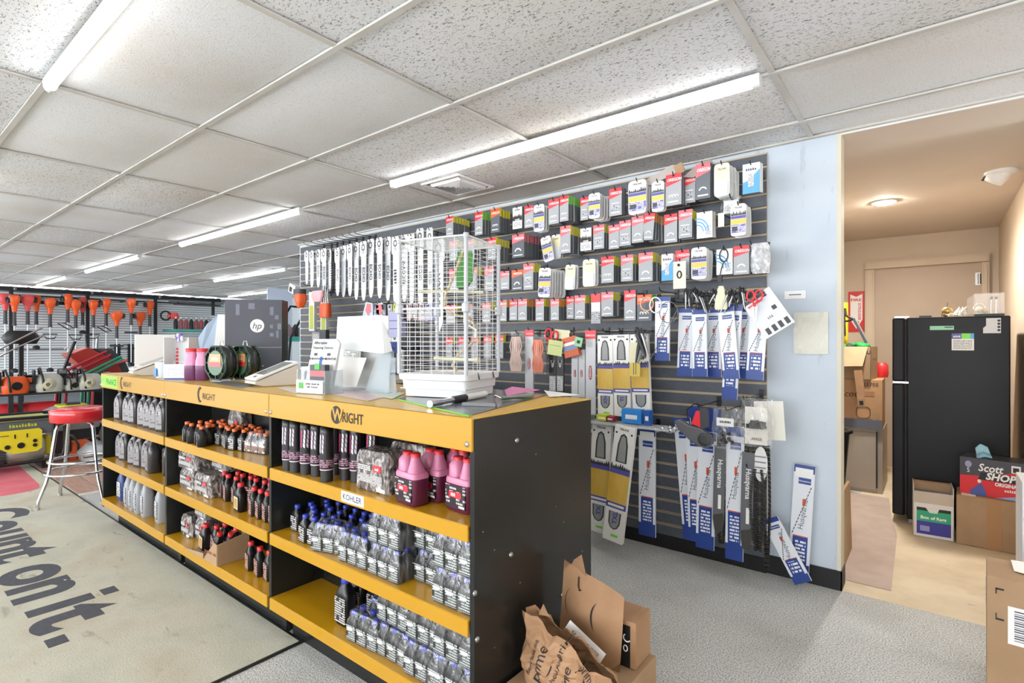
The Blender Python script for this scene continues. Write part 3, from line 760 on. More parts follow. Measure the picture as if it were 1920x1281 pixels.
rl = [(-2.955, 1.27), (-2.875, 1.255), (-2.80, 1.262), (-2.535, 1.225), (-2.47, 1.225), (-2.405, 1.225), (-2.345, 1.225)]
rn = ['touching the grey wrapped case', 'second in the left group', 'third in the left group', 'first of the right front group', 'second of the right front group', 'third of the right front group', 'last before the divider']
for i, (x, y) in enumerate(rl):
    lab = 'dark bottle with red cap, %s, middle bay middle shelf' % rn[i]
    if i == 0: r0.location = (x, y, Z2); r0.rotation_euler.z = -.3; tag(r0, lab, None, 'red-capped bottles')
    else: dup(r0, (x, y, Z2), -.25, lab, 'red-capped bottles')
fc = make_small('red-capped dark bottle with cream label standing forward of its neighbours', CAPR, .034, .023, .137, BK, BK, 'red-capped bottles', sticker=cream); fc.location = (-2.65, 1.215, Z2); fc.rotation_euler.z = -.12
for j in range(2):
    for i in range(9):
        crowd.append((dup(r0, (-2.90+i*.072+j*.03, 1.315+j*.055-.008*(i % 2), Z2), random.uniform(-.3, .2), 'x', 'red-capped bottles in the back rows'), 'red-capped dark bottle in the back rows'))
# open cardboard tray with leaning bottles
tr = thing('cardboard_tray', 'torn open brown cardboard tray of bottles on the bottom shelf', 'box', (-2.93, 1.225, Z3), .02)
def sheet(pts, th, m=CARD):
    b = MB(); P_ = [Vector(p) for p in pts]; nrm = (P_[1]-P_[0]).cross(P_[2]-P_[0]).normalized()*th
    n = len(P_); b.add([tuple(p) for p in P_]+[tuple(p+nrm) for p in P_], [tuple(range(n)), tuple(range(2*n-1, n-1, -1))]+[(i, i+n, (i+1) % n+n, (i+1) % n) for i in range(n)], m); return b
sheet([(-.16, -.075, .0), (.16, -.075, .0), (.16, .075, .0), (-.16, .075, .0)], .002).build('base', tr)
sheet([(.02, -.078, .0), (.17, -.078, .0), (.17, -.078, .105), (.14, -.078, .11)], .003).build('front_wall', tr)
fw = sheet([(-.17, -.078, .0), (.02, -.078, .0), (.02, -.078, .03), (-.17, -.095, .02)], .003).build('torn_flap', tr)
sheet([(.17, -.078, .0), (.17, .078, .0), (.17, .078, .13), (.17, -.078, .105)], .003).build('side_wall', tr)
sheet([(-.165, .078, .0), (.165, .078, .0), (.165, .078, .12), (-.165, .078, .08)], .003).build('back_wall', tr)
b = MB(); b.text('PREMIUM OIL', (.10, -.0815, .045), .022, mat('brown_ink', (110, 60, 36), .7), bold=.01, yd=(.1, 0, 1)); b.build('lettering', tr)
for i, (x, y, ry) in enumerate(((-3.035, 1.205, .12), (-2.985, 1.235, .2), (-2.925, 1.215, .45), (-2.885, 1.25, .5), (-2.97, 1.275, .1), (-2.86, 1.28, .15))):
    o = dup(r0 if i else fc, (x, y, Z3+.006), (0, ry, -.1), 'black bottle with red cap in the torn tray, %s' % ('leftmost with its pale label forward', 'second from the left, nearly upright', 'third, leaning right', 'fourth, leaning most', 'back left one', 'back right one')[i], 'bottles in the torn tray')
for i, (x, y) in enumerate(((-2.60, 1.24), (-2.50, 1.235), (-2.42, 1.24), (-2.35, 1.27))):
    dup(r0, (x, y, Z3), -.2, 'red-capped bottle standing right of the torn tray, %s' % ('first', 'second', 'third', 'fourth, at the divider')[i], 'bottles right of the tray')

# ---------------------------------------------------------------- farthest bay
q0 = make_quart('x'); first = True
def quarts(lst, z, shelf, proto):
    for i, (x, y, rz) in enumerate(lst):
        lab = '%s dark oil bottle on the farthest bay %s shelf' % (ORD[i]+' from the left', shelf)
        if proto['label'] == 'x': proto.location = (x, y, z); proto.rotation_euler.z = .3; tag(proto, lab, None, 'oil bottles on the %s shelf' % shelf)
        else: dup(proto, (x, y, z), .3, lab, 'oil bottles on the %s shelf' % shelf)
quarts([(-4.47, 1.225, -.25), (-4.27, 1.22, -.2), (-4.17, 1.222, -.2), (-4.0, 1.225, -.2), (-3.89, 1.223, -.2), (-3.78, 1.221, -.2), (-3.67, 1.22, -.2)], Z1, 'top', q0)
quarts([(-4.53, 1.25, -.3), (-4.42, 1.24, -.25), (-4.22, 1.235, -.2), (-4.11, 1.235, -.2), (-4.01, 1.25, -.2)], Z2, 'middle', q0)
bigq = make_quart('larger silver-labelled oil bottle standing forward on the farthest bay middle shelf', h=.215); bigq.location = (-3.885, 1.235, Z2); bigq.scale = (1.5, 1.2, 1.0); bigq.rotation_euler.z = -.15
for i, x in enumerate((-3.72, -3.63, -3.53)): dup(q0, (x, 1.265, Z2), -.3, 'dark oil bottle between the larger bottle and the divider, %s' % ORD[i], 'oil bottles by the divider')
GB = mat('grey_bottle', (150, 152, 156), .4); 
def make_gallon(label, body, capm):
    t_ = thing('grey_oil_bottle', label, 'bottle'); w_, d_, h = .048, .034, .215
    b = MB(); b.rrect([(w_*.95, d_*.95, 0), (w_, d_, .004), (w_, d_, h*.68), (w_*.9, d_*.8, h*.76), (.018, .02, h*.92, 2.5), (.015, .015, h*.94, 2)], body, 16); b.build('body', t_)
    b = MB(); b.box(-w_*.75, w_*.75, -d_-.0015, -d_+.002, h*.12, h*.6, printed('grey_jug_print', (190, 192, 196), (60, 62, 70), 60, 140, .55)); b.build('label', t_)
    capgeo(capm, .019, .02, h*.9).build('cap', t_); return t_
g1 = make_gallon('grey bottle with yellow cap, leftmost grey one on the farthest bottom shelf', GB, CAPY); g1.location = (-4.24, 1.215, Z3); g1.rotation_euler.z = -.15
for i, (x, y) in enumerate(((-4.13, 1.21), (-4.03, 1.21), (-3.92, 1.215), (-3.72, 1.23), (-3.55, 1.25))): dup(g1, (x, y, Z3), -.15, 'grey bottle on the farthest bottom shelf, %s from the left' % ORD[i+1])
g2 = make_gallon('blue and white bottle at the left end of the farthest bottom shelf', mat('navy_bottle', (44, 62, 120), .4), WHT); g2.location = (-4.44, 1.235, Z3)
# gallon lookalikes share meshes

# give every bottle of a crowd its own place word, counted from the left
cl_ = {}
for o, base in crowd: cl_.setdefault(base, []).append(o)
for base, lst in cl_.items():
    lst.sort(key=lambda o: (o.location.x*_s+o.location.y*_c)/(-o.location.x*_c+o.location.y*_s))
    for i, o in enumerate(lst): o['label'] = '%s, %s' % (base, nth(i, 'left') if i < 25 else 'rightmost')
# ================================================================ SLAT WALL MERCHANDISE
HRED = mat('header_red', (226, 54, 62), .35); HPNK = mat('rose_and_glare', (238, 110, 118), .3); HORG = mat('header_orange', (236, 96, 44), .35)  # rose header is the red one with glare painted in; also plain pink print
BG = mat('pack_grey', (158, 162, 166), .35); BD = mat('pack_dark', (88, 94, 102), .35); SIDE = mat('pack_side', (104, 110, 116), .4)
SPY = mat('spine_yellow', (236, 224, 54), .4); SPG = mat('spine_green', (124, 222, 64), .4); SPO = mat('spine_orange', (248, 156, 50), .4); SPP = mat('spine_rose', (226, 120, 130), .4)
PW = mat('pack_white', (234, 234, 230), .35); PYB = mat('band_yellow', (216, 190, 92), .4); PPU = mat('band_purple', (86, 84, 160), .4)
CREAM = mat('pack_cream', (228, 222, 186), .4); SKY = mat('pack_blue', (80, 160, 214), .4); SILP = mat('print_silver', (214, 218, 222), .4)
PRW = printed('small_print_white', (96, 100, 106), (232, 234, 236), 220, 500, .6); PRK = printed('small_print_dark', (226, 226, 222), (80, 84, 110), 200, 420, .6)
PLG = printed('small_print_light', (150, 154, 158), (236, 238, 240), 200, 420, .7)
SPINE = {'y': SPY, 'g': SPG, 'o': SPO, 'p': SPP, 'd': SIDE, 's': BG, 'w': PW}
def slab(b, w, h, t, m, side, top, r=0, split=.34):
    """pack with a two-tone edge; hangs from z=0 down to -h, front at y=0"""
    x = w/2; zs = -h*split
    b.add([(-x, 0, 0), (x, 0, 0), (x, 0, -h), (-x, 0, -h)], [(0, 3, 2, 1)], m)
    b.add([(-x, t, 0), (x, t, 0), (x, t, -h), (-x, t, -h)], [(0, 1, 2, 3)], m)
    for s_ in (-x, x):
        q = [(s_, 0, 0), (s_, t, 0), (s_, t, zs), (s_, 0, zs), (s_, t, -h), (s_, 0, -h)]
        b.add(q, [(0, 1, 2, 3) if s_ < 0 else (3, 2, 1, 0)], side); b.add(q, [(3, 2, 4, 5) if s_ < 0 else (5, 4, 2, 3)], SIDE if side is not PW and side is not BG else side)
    b.add([(-x, 0, 0), (x, 0, 0), (x, t, 0), (-x, t, 0)], [(0, 1, 2, 3)], top); b.add([(-x, 0, -h), (x, 0, -h), (x, t, -h), (-x, t, -h)], [(3, 2, 1, 0)], SIDE)
def mountains(b, w, z0, zh, y, m, seed=0):
    rr = random.Random(seed); n = 9; x = -w/2
    for i in range(n):
        x0, x1 = -w/2+w*i/n, -w/2+w*(i+1)/n; hh = zh*(.45+.55*rr.random())
        b.poly([(x0, y, z0), (x1, y, z0), (x1, y, z0+hh*.45), ((x0+x1)/2, y, z0+hh), (x0, y, z0+hh*.35)], m)
def barc(b, cx, cz, r, th, a0, a1, y, m, n=8, sz=1):
    for i in range(n):
        t0, t1 = R(a0+(a1-a0)*i/n), R(a0+(a1-a0)*(i+1)/n)
        b.poly([(cx+r*math.cos(t0), y, cz+sz*r*math.sin(t0)), (cx+r*math.cos(t1), y, cz+sz*r*math.sin(t1)), (cx+(r-th)*math.cos(t1), y, cz+sz*(r-th)*math.sin(t1)), (cx+(r-th)*math.cos(t0), y, cz+sz*(r-th)*math.sin(t0))], m)
KIND = {
 'R': ('red-topped grey chain pack', 'pack', 'chain_pack'), 'P': ('glare-paled red-topped grey chain pack', 'pack', 'chain_pack'), 'O': ('orange-topped dark chain pack', 'pack', 'chain_pack'),
 'D': ('glare-paled red-headed dark chain pack', 'pack', 'chain_pack'), 'K': ('white mountain-print pack', 'pack', 'chain_pack'), 'W': ('white yellow-banded blister pack', 'blister pack', 'blister_pack'),
 'Y': ('cream oval-labelled blister pack', 'blister pack', 'blister_pack'), 'B': ('white and bright blue parts packet', 'packet', 'parts_packet'), 'L': ('white packet with blue swirl print', 'packet', 'parts_packet'),
 'C': ('crumpled clear bag of parts', 'bag', 'parts_bag'), 'S': ('half white, half dark printed pack', 'pack', 'chain_pack')}
def face(ty, w, h, root, txt='OREGON'):
    e = -.0006; x = w/2
    if ty in 'RPOD':
        hm = {'R': HRED, 'P': HPNK, 'O': HORG, 'D': HPNK}[ty]
        b = MB(); b.add([(-x, e, 0), (x, e, 0), (x, e, -h*.24), (-x, e, -h*.38)], [(0, 3, 2, 1)], hm)
        b.box(-w*.09, w*.09, e*2.2, e*1.2, -h*.075, -h*.045, BLKM); b.build('header', root)
        b = MB(); b.text('OREGON', (w*.05, e*2.6, -h*.22), h*.13, WINK, bold=.02, sx=min(1.0, .9*w/(h*.13*4.1)), yd=(.12, 0, 1)); b.build('lettering', root)
        b = MB()
        v = random.Random(int(w*9e3)+int(h*9e3)).random()
        if v < .4:
            barc(b, 0, -h*.78, w*.30, w*.09, 20, 165, e*2, WINK); b.box(-w*.36, w*.36, e*2, e, -h*.92, -h*.88, WINK)
        elif v < .7:
            for q in range(3): barc(b, (q-1)*w*.2, -h*.70, w*.11, w*.05, -30, 240, e*2, WINK, 6)
            b.box(-w*.36, w*.3, e*2, e, -h*.9, -h*.86, WINK)
        else:
            b.box(-w*.34, w*.3, e*2, e, -h*.56, -h*.53, WINK); b.box(-w*.36, w*.36, e*2, e, -h*.80, -h*.6, PRW); b.box(-w*.34, w*.34, e*2, e, -h*.9, -h*.86, WINK)
        b.build('print', root)
    elif ty == 'K':
        b = MB(); mountains(b, w*.98, -h*.52, h*.28, e, BLKM, int(w*1e4)); b.box(-x*.98, x*.98, e*1.5, 0, -h*.62, -h*.52, BLKM)
        b.text('TRILINK', (0, e*2, -h*.16), h*.10, INK, bold=.02, sx=.9); b.text('CHAIN', (0, e*2.6, -h*.60), h*.09, WINK, bold=.02)
        b.box(-x*.8, x*.8, e*1.5, 0, -h*.92, -h*.68, PRK); b.build('print', root)
    elif ty == 'W':
        b = MB(); b.text('TRILINK', (0, e*2, -h*.14), h*.075, INK, bold=.015, sx=.95*w/(h*.5)); mountains(b, w*.94, -h*.36, h*.17, e, DGR, int(w*1e4)+3)
        b.box(-x*.94, x*.94, e*1.5, 0, -h*.46, -h*.37, PPU); b.box(-x*.94, x*.94, e*1.5, 0, -h*.63, -h*.47, PYB)
        b.box(-x*.94, x*.94, e*1.5, 0, -h*.9, -h*.64, printed('purple_print', (110, 108, 170), (238, 238, 244), 130, 220, .55)); b.box(-x*.8, -x*.1, e*2.2, e, -h*.84, -h*.70, DGR); b.build('print', root)
    elif ty == 'Y':
        b = MB(); b.box(-x*.9, x*.9, e*1.5, 0, -h*.5, -h*.06, CREAM); b.text('TRILINK', (0, e*2.4, -h*.2), h*.08, INK, bold=.015, sx=.95*w/(h*.5))
        barc(b, 0, -h*.68, w*.36, w*.05, 0, 360, e*2, GRY, 14, .55); b.box(-w*.25, w*.25, e*2, 0, -h*.72, -h*.64, PRK); b.build('print', root)
    elif ty == 'B':
        b = MB(); b.add([(-x, e, -h*.62), (-x*.2, e, -h*.55), (x*.3, e, -h*.4), (x, e, -h*.22), (x, e, -h), (-x, e, -h)], [(0, 5, 4, 3, 2, 1)], SKY)
        b.box(-x*.35, x*.3, e*2.2, e, -h*.78, -h*.35, PRK); b.text('parts', (0, e*2, -h*.24), h*.12, mat('navy_ink', (60, 70, 120), .5), bold=.01); b.build('print', root)
    elif ty == 'L':
        b = MB()
        for q in range(3): barc(b, -x*.9, -h*.75, w*(.75-.17*q), w*.07, 0, 100, e*2, SKY, 10, 1.2)
        b.box(x*.1, x*.85, e*1.5, 0, -h*.9, -h*.55, PRK); b.build('print', root)
    elif ty == 'S':
        b = MB(); b.box(-x, x, e, 0, -h*.28, 0, HRED); b.box(-x*.94, x*.94, e*1.5, 0, -h*.6, -h*.3, WINK); b.box(-x*.94, x*.94, e*1.5, 0, -h*.92, -h*.6, PRW); b.build('print', root)
def body(ty, w, h, t, sp):
    b = MB(); m = {'R': BG, 'P': BG, 'O': BD, 'D': BD, 'K': PW, 'W': PW, 'Y': PW, 'B': PW, 'L': PW, 'S': BG}[ty]
    top = {'R': HRED, 'P': HPNK, 'O': HORG, 'D': HPNK}.get(ty, m)
    if ty in 'WY':
        pts = [(w/2*.98*math.copysign(abs(math.cos(a))**.3, math.cos(a)), -h/2+h/2*math.copysign(abs(math.sin(a))**.22, math.sin(a))) for a in [2*math.pi*(q+.5)/16 for q in range(16)]]
        b.prism(pts, 0, .003, m); pts2 = [(p[0]*.84, (p[1]+h/2)*.86-h/2*1.0) for p in pts]
        b.prism([(p[0]*.8, p[1]*.45-h*.5) for p in pts], -.006, 0, mat('clear_blister', (216, 220, 224), .15, trans=0)) if ty == 'Y' else None
        b.prism(pts2, .003, t, mat('blister_side', (196, 202, 210), .2))
    else: slab(b, w, h, t, m, SPINE[sp], top)
    return b
def place_packs(rows):
    for rname, lst in rows:
        n = len(lst)
        for i, p in enumerate(lst):
            x0, y0, x1, y1, ty, cnt, sp = p[:7]; tilt = p[7] if len(p) > 7 else 0; dY = p[8] if len(p) > 8 else 0
            Yf = 3.0 + dY; cnt = max(1, cnt); dy = min(.034, .2/cnt); t = dy*.78
            a = onY(x0, y0, Yf); c = onY(x1, y1, Yf)
            w, h = (c[0]-a[0])*.97, a[2]-c[2]; X = (a[0]+c[0])/2; Z = a[2]
            where = '%s, %s' % (rname, nth(n-1-i, 'right')); desc, cat, nm = KIND[ty]; grp = 'packs hanging in the %s of the slat wall' % rname
            rt = thing(nm, '%s, %s%s' % (desc, where, ', front one' if cnt > 1 else ''), cat, (X, Yf, Z), (0, R(tilt), 0), grp)
            body(ty, w, h, t, sp).build('card', rt); face(ty, w, h, rt)
            bm = None
            for k in range(1, cnt):
                lab = '%s, %s, %s behind front one' % (desc, where, ORD[k-1])
                loc = (X+random.uniform(-.004, .004), Yf+dy*k, Z+random.uniform(-.006, .003))
                if bm is None: o = body(ty, w*.98, h*.98, t, sp).build(nm, None, loc, (0, R(tilt*.5), 0)); bm = o.data
                else: o = link(nm, bm, None, loc, (0, R(random.uniform(-2, 2)), 0))
                tag(o, lab, cat, grp)
            hook(X, Z-.012, 3.222-Yf+.02)
rows = [('top row', [
  (836, 407, 850, 440, 'R', 6, 'y'), (890, 399, 905, 439, 'R', 3, 'g'), (920, 393, 937, 434, 'O', 4, 'y'), (961, 390, 979, 427, 'K', 1, 'd'), (983, 387, 1000, 425, 'R', 1, 's'), (1000, 385, 1021, 432, 'W', 3, 'w'),
  (1028, 375, 1048, 418, 'R', 2, 'd'), (1049, 369, 1066, 413, 'R', 5, 'g'), (1088, 371, 1103, 411, 'R', 1, 'd', 0, .05), (1103, 364, 1126, 407, 'W', 5, 'w'), (1142, 355, 1166, 402, 'R', 2, 'd'),
  (1177, 341, 1213, 398, 'W', 3, 'w'), (1221, 342, 1246, 394, 'W', 2, 'w'), (1248, 329, 1278, 382, 'R', 4, 'd'), (1282, 331, 1304, 378, 'R', 1, 'o', 0, .06), (1304, 309, 1332, 370, 'D', 3, 'd'), (1338, 309, 1369, 365, 'Y', 7, 'w'), (1392, 309, 1425, 359, 'B', 2, 'w')]),
 ('second row', [
  (842, 452, 858, 488, 'P', 3, 'y'), (872, 450, 890, 487, 'P', 3, 'y'), (914, 447, 930, 486, 'R', 5, 'y'), (960, 441, 983, 481, 'D', 6, 'p'), (1012, 445, 1032, 490, 'W', 1, 'w', -12), (1033, 441, 1052, 484, 'Y', 2, 'w', 0, .05), (1050, 425, 1070, 473, 'P', 5, 'y'),
  (1088, 429, 1109, 468, 'K', 2, 'd'), (1112, 423, 1133, 465, 'P', 3, 'y'), (1141, 423, 1161, 465, 'P', 1, 'd'), (1161, 415, 1183, 459, 'P', 2, 'd'), (1184, 407, 1207, 453, 'P', 2, 'd'), (1208, 401, 1228, 448, 'R', 6, 'o', 4), (1245, 403, 1270, 453, 'R', 2, 'd'), (1272, 395, 1298, 444, 'P', 3, 'y'),
  (1306, 399, 1336, 444, 'L', 2, 'w'), (1369, 384, 1400, 440, 'W', 4, 'w')]),
 ('third row', [
  (842, 505, 860, 545, 'P', 2, 'y'), (876, 503, 894, 543, 'P', 2, 'y'), (908, 500, 926, 545, 'P', 2, 'd'), (938, 509, 955, 542, 'P', 1, 'd'), (959, 507, 980, 543, 'O', 1, 'y'), (981, 495, 1000, 542, 'P', 3, 'y'), (1010, 503, 1034, 556, 'W', 6, 'w', 3), (1060, 497, 1080, 542, 'Y', 2, 'w', 3, .03), (1092, 487, 1117, 536, 'Y', 2, 'w'), (1127, 482, 1151, 529, 'R', 3, 'y'),
  (1164, 479, 1187, 526, 'P', 3, 'y'), (1197, 475, 1224, 526, 'P', 4, 'y'), (1240, 477, 1262, 525, 'B', 2, 'w'), (1266, 470, 1293, 522, 'R', 2, 'd', 0, .03), (1295, 465, 1326, 522, 'W', 4, 'w'), (1343, 468, 1374, 513, 'L', 1, 'w'), (1375, 462, 1405, 513, 'R', 2, 'd')]),
 ('fourth row', [
  (836, 572, 854, 606, 'P', 3, 'y'), (868, 570, 886, 605, 'P', 3, 'd'), (904, 568, 920, 604, 'P', 2, 'y'), (934, 563, 950, 602, 'P', 2, 'y'), (955, 562, 970, 600, 'R', 1, 'd'), (971, 561, 988, 600, 'P', 4, 'o'), (1004, 561, 1020, 601, 'P', 3, 'y'), (1032, 561, 1048, 600, 'P', 3, 'o'), (1062, 556, 1076, 597, 'R', 1, 'd', 0, .05), (1077, 554, 1097, 598, 'P', 3, 'y'),
  (1108, 551, 1126, 606, 'S', 1, 's', 0, .03), (1127, 548, 1150, 592, 'P', 3, 'y'), (1170, 545, 1192, 600, 'R', 1, 'd'), (1194, 553, 1222, 601, 'O', 2, 'g')])]
place_packs(rows)

# small loose pieces in the rows
def simple(name, lab, cat, mb, loc, rot=(0, 0, 0), grp=None, **k): return tag(mb.build(name, None, loc, rot, **k), lab, cat, grp)
p = onY(1352, 399, 2.99); b = MB(); b.box(-.016, .016, 0, .001, -.075, 0, mat('ivory', (232, 230, 206), .6)); simple('paper_tag', 'blank ivory tag hanging alone in the second row', 'tag', b, p); hook(p[0], p[2]+.0, .22)
p = onY(1274, 490, 2.985); t_ = thing('pull_cord_card', 'ivory card holding a black ring, hanging across the third and fourth rows', 'card', p)
b = MB(); b.box(-.037, .037, 0, .002, -.155, 0, mat('ivory', (232, 230, 206), .6)); b.build('card', t_)
b = MB(); b.tube([(.012*math.cos(a), -.003, -.075+.02*math.sin(a)) for a in [2*math.pi*q/14 for q in range(14)]], .004, BLKM, 6, closed=True); b.ball((-.004, -.004, -.02), .008, BLKM); b.build('ring', t_); hook(p[0], p[2]-.005, .24)
# clear bag, crumpled
def bag(name, lab, x0, y0, x1, y1, Y, m, fill=None, grp=None, n=9, amp=.02):
    a, c = onY(x0, y0, Y), onY(x1, y1, Y); w, h = c[0]-a[0], a[2]-c[2]; rr = random.Random(int(x0))
    t_ = thing(name, lab, 'bag', ((a[0]+c[0])/2, Y, a[2]), 0, grp)
    b = MB(); 
    for sgn in (-1, 1):
        vs, fs = [], []
        for j in range(n+1):
            for i in range(n+1):
                u, v = i/n-.5, j/n; bul = math.sin(math.pi*i/n)*math.sin(math.pi*min(1, v*1.05))
                edge = 0 if i in (0, n) or j in (0, n) else 1
                vs.append((u*w*(1-.06*math.sin(v*9)), sgn*(.004+.028*max(0, bul))*edge+edge*amp*(rr.random()-.5), -h*v))
        for j in range(n):
            for i in range(n):
                q = j*(n+1)+i; fs.append((q, q+1, q+n+2, q+n+1))
        b.add(vs, fs, m, False)
    b.build('film', t_)
    if fill: fill(t_, w, h)
    hook((a[0]+c[0])/2, a[2]-.01, 3.222-Y+.03)
    return t_
CLR = film_mat() if False else FILM
CRUM = noisy('crumpled_clear', (228, 230, 232), (180, 184, 188), 40, .15, .6, d=.01)
def fill_w(t_, w, h): b = MB(); b.box(-w*.36, w*.36, -.004, .004, -h*.9, -h*.2, mat('bag_card', (214, 216, 220), .4)); b.box(-w*.3, w*.1, -.006, -.004, -h*.8, -h*.45, PRK); b.build('card', t_)
bag('parts_bag', 'crumpled clear bag at the right end of the third row', 1407, 457, 1444, 511, 3.02, CRUM, fill_w)
bag('parts_bag', 'clear bag of small parts hanging below the pale stack, second row', 1352, 372, 1390, 400, 3.05, FILM, fill_w)
for lab, pts, m_ in (('taupe cardboard strip lying on top of the packs, right one', [(1282, 334), (1318, 305), (1335, 300), (1340, 309), (1304, 334)], mat('taupe_card', (150, 140, 134), .6)), ('pale taupe cardboard strip lying on top of the packs, left one', [(1204, 345), (1262, 311), (1276, 311), (1276, 323), (1224, 349)], mat('taupe_card2', (176, 168, 162), .6))):
    P_ = [onY(x, y, 3.06) for x, y in pts]; c0 = P_[0]
    b = MB(); b.prism([(p_[0]-c0[0], p_[2]-c0[2]) for p_ in P_], 0, .015, m_)
    simple('cardboard_strip', lab, 'cardboard', b, (c0[0], 3.035, c0[2]))
a = onY(1276, 316, 3.03); b = MB(); b.box(-.03, .02, 0, .01, -.03, .03, CARD); simple('tan_tab', 'small tan cardboard tab between the two taupe strips', 'cardboard', b, (a[0], 3.02, a[2]), (0, R(-20), 0))
# ring tool hanging in front of the blue swirl packet
p = onY(1357, 468, 2.985); t_ = thing('ring_gauge', 'black wire loop tool hanging over the blue swirl packet', 'tool', p)
b = MB(); b.tube([(.022*math.cos(a), 0, -.03+.035*math.sin(a)) for a in [2*math.pi*q/16 for q in range(16)]], .0035, BLKM, 6, closed=True); b.build('loop', t_)
b = MB(); b.tube([(0, 0, -.065), (-.012, 0, -.10), (-.02, 0, -.14)], .003, BLKM); b.box(-.03, -.008, -.008, .006, -.175, -.135, BLKM); b.build('handle', t_); hook(p[0], p[2], .24)

# ---------------------------------------------------------------- guide bars hanging at left
BARW = mat('bar_white', (232, 234, 236), .3); BARS = mat('bar_silver', (196, 200, 204), .3, .3); CARDW = mat('bar_card', (214, 216, 218), .25)
INKG = mat('bar_ink', (60, 62, 70), .5)
bars = [(574.9, 474, 533, 35, ''), (584.3, 474, 538, 36, ''), (596.4, 472, 538, 40, 'ECHO'), (607.2, 470, 546, 46, 'ECHO'), (617.8, 472, 545, 34, ''), (632.4, 469, 554, 42, 'ECHO'), (643.6, 465, 556, 52, ''), (655.6, 462, 554, 46, 'ECHO'),
        (667.6, 459, 561, 52, 'ECHO'), (681.4, 457, 563, 58, 'ECHO'), (695.1, 453, 557, 62, 'ECHO'), (711.4, 450, 558, 58, 'ECHO'), (726.9, 449, 563, 60, 'ECHO'), (741.5, 448, 576, 62, 'HUSKY'), (757.8, 445, 565, 66, 'RECOVNI'), (771.5, 443, 572, 56, ''), (787.8, 433, 577, 64, 'ECHO'), (805.9, 432, 594, 56, 'ECHO'), (822, 455, 620, 110, 'MAXION')]
n_ = len(bars)
for i, (px, y0, y1, wpx, tx) in enumerate(bars):
    Yf = 3.0 if i % 2 else 3.03
    a = onY(px-wpx/12, y0, Yf); c = onY(px+wpx/12, y1, Yf); w, h = c[0]-a[0], a[2]-c[2]; X = (a[0]+c[0])/2; Z = a[2]
    t_ = thing('guide_bar', 'silver-white chainsaw bar in clear sleeve, %s' % nth(i, 'left'), 'saw bar', (X, Yf, Z), 0, 'guide bars hanging at the left')
    b = MB(); pts = [(-w*.5, -h*.1), (w*.5, -h*.1), (w*.47, -h*.8), (w*.36, -h*.93), (w*.15, -h), (-w*.15, -h), (-w*.36, -h*.93), (-w*.47, -h*.8)]
    b.prism(pts, .002, .007, BARW if i % 3 else BARS); b.build('blade', t_)
    b = MB(); hw = w*.66; hh = h*(.24 if i < 9 else .2)
    b.prism([(-hw, 0), (-hw*.7, .02), (hw*.7, .02), (hw, 0), (hw, -hh), (w*.5, -hh*1.15), (-w*.5, -hh*1.15), (-hw, -hh)], -.003, 0, CARDW)
    b.build('hang_card', t_)
    b = MB(); barc(b, 0, -hh*.35, w*.34, w*.14, 0, 360, -.004, DGR, 10, 1.2); b.box(-w*.2, w*.2, -.004, -.003, -hh*.9, -hh*.6, PRK); b.build('window', t_)
    if tx:
        b = MB(); b.text(tx, (w*.17, -.0015 if False else .0012, -h*.55), w*.72, INKG, xd=(0, 0, 1) if tx != 'ECHO' else (0, 0, -1), yd=(-1, 0, 0) if tx != 'ECHO' else (1, 0, 0), bold=.03, sx=.9)
        if tx == 'ECHO': b.v = [(v[0]-w*.38, v[1], v[2]) for v in b.v]
        b.build('lettering', t_)
    hook(X, Z-.005, 3.222-Yf+.02)
for x in (566, 580, 590, 601, 613, 626, 638, 650, 661): hook(onY(x+3, 470, 3.0)[0]+.03, 2.305, .24)
# hanging saw chain by the bars
def chain(lab, px, y0, y1, Y, loops=3, wd=.03, nm='saw_chain'):
    a, c = onY(px, y0, Y), onY(px, y1, Y); L = a[2]-c[2]
    t_ = thing(nm, lab, 'chain', a); CH_ = mat('chain_steel', (58, 56, 54), .45, .5)
    for q in range(loops):
        b = MB(); n = int(L/.012)
        for s_ in (-1, 1):
            for k in range(n):
                z = -k*L/n; x = s_*wd*(.35+.65*math.sin(math.pi*min(1, k/n+.08)))*(1-.22*q); y = q*.012-.006*(k % 2)
                b.box(x-.006, x+.006, y-.004, y+.004, z-.0085, z-.001, CH_)
                if k % 2: b.add([(x-.004, y, z-.008), (x+.004, y, z-.008), (x+s_*.009, y, z-.003)], [(0, 1, 2)], CH_)
        b.build('chain_loop', t_)
    hook(a[0], a[2], 3.222-Y+.02)
    return t_
chain('grey saw chain loops hanging between the fifth and sixth guide bars', 624, 472, 550, 3.04, 2, .022)

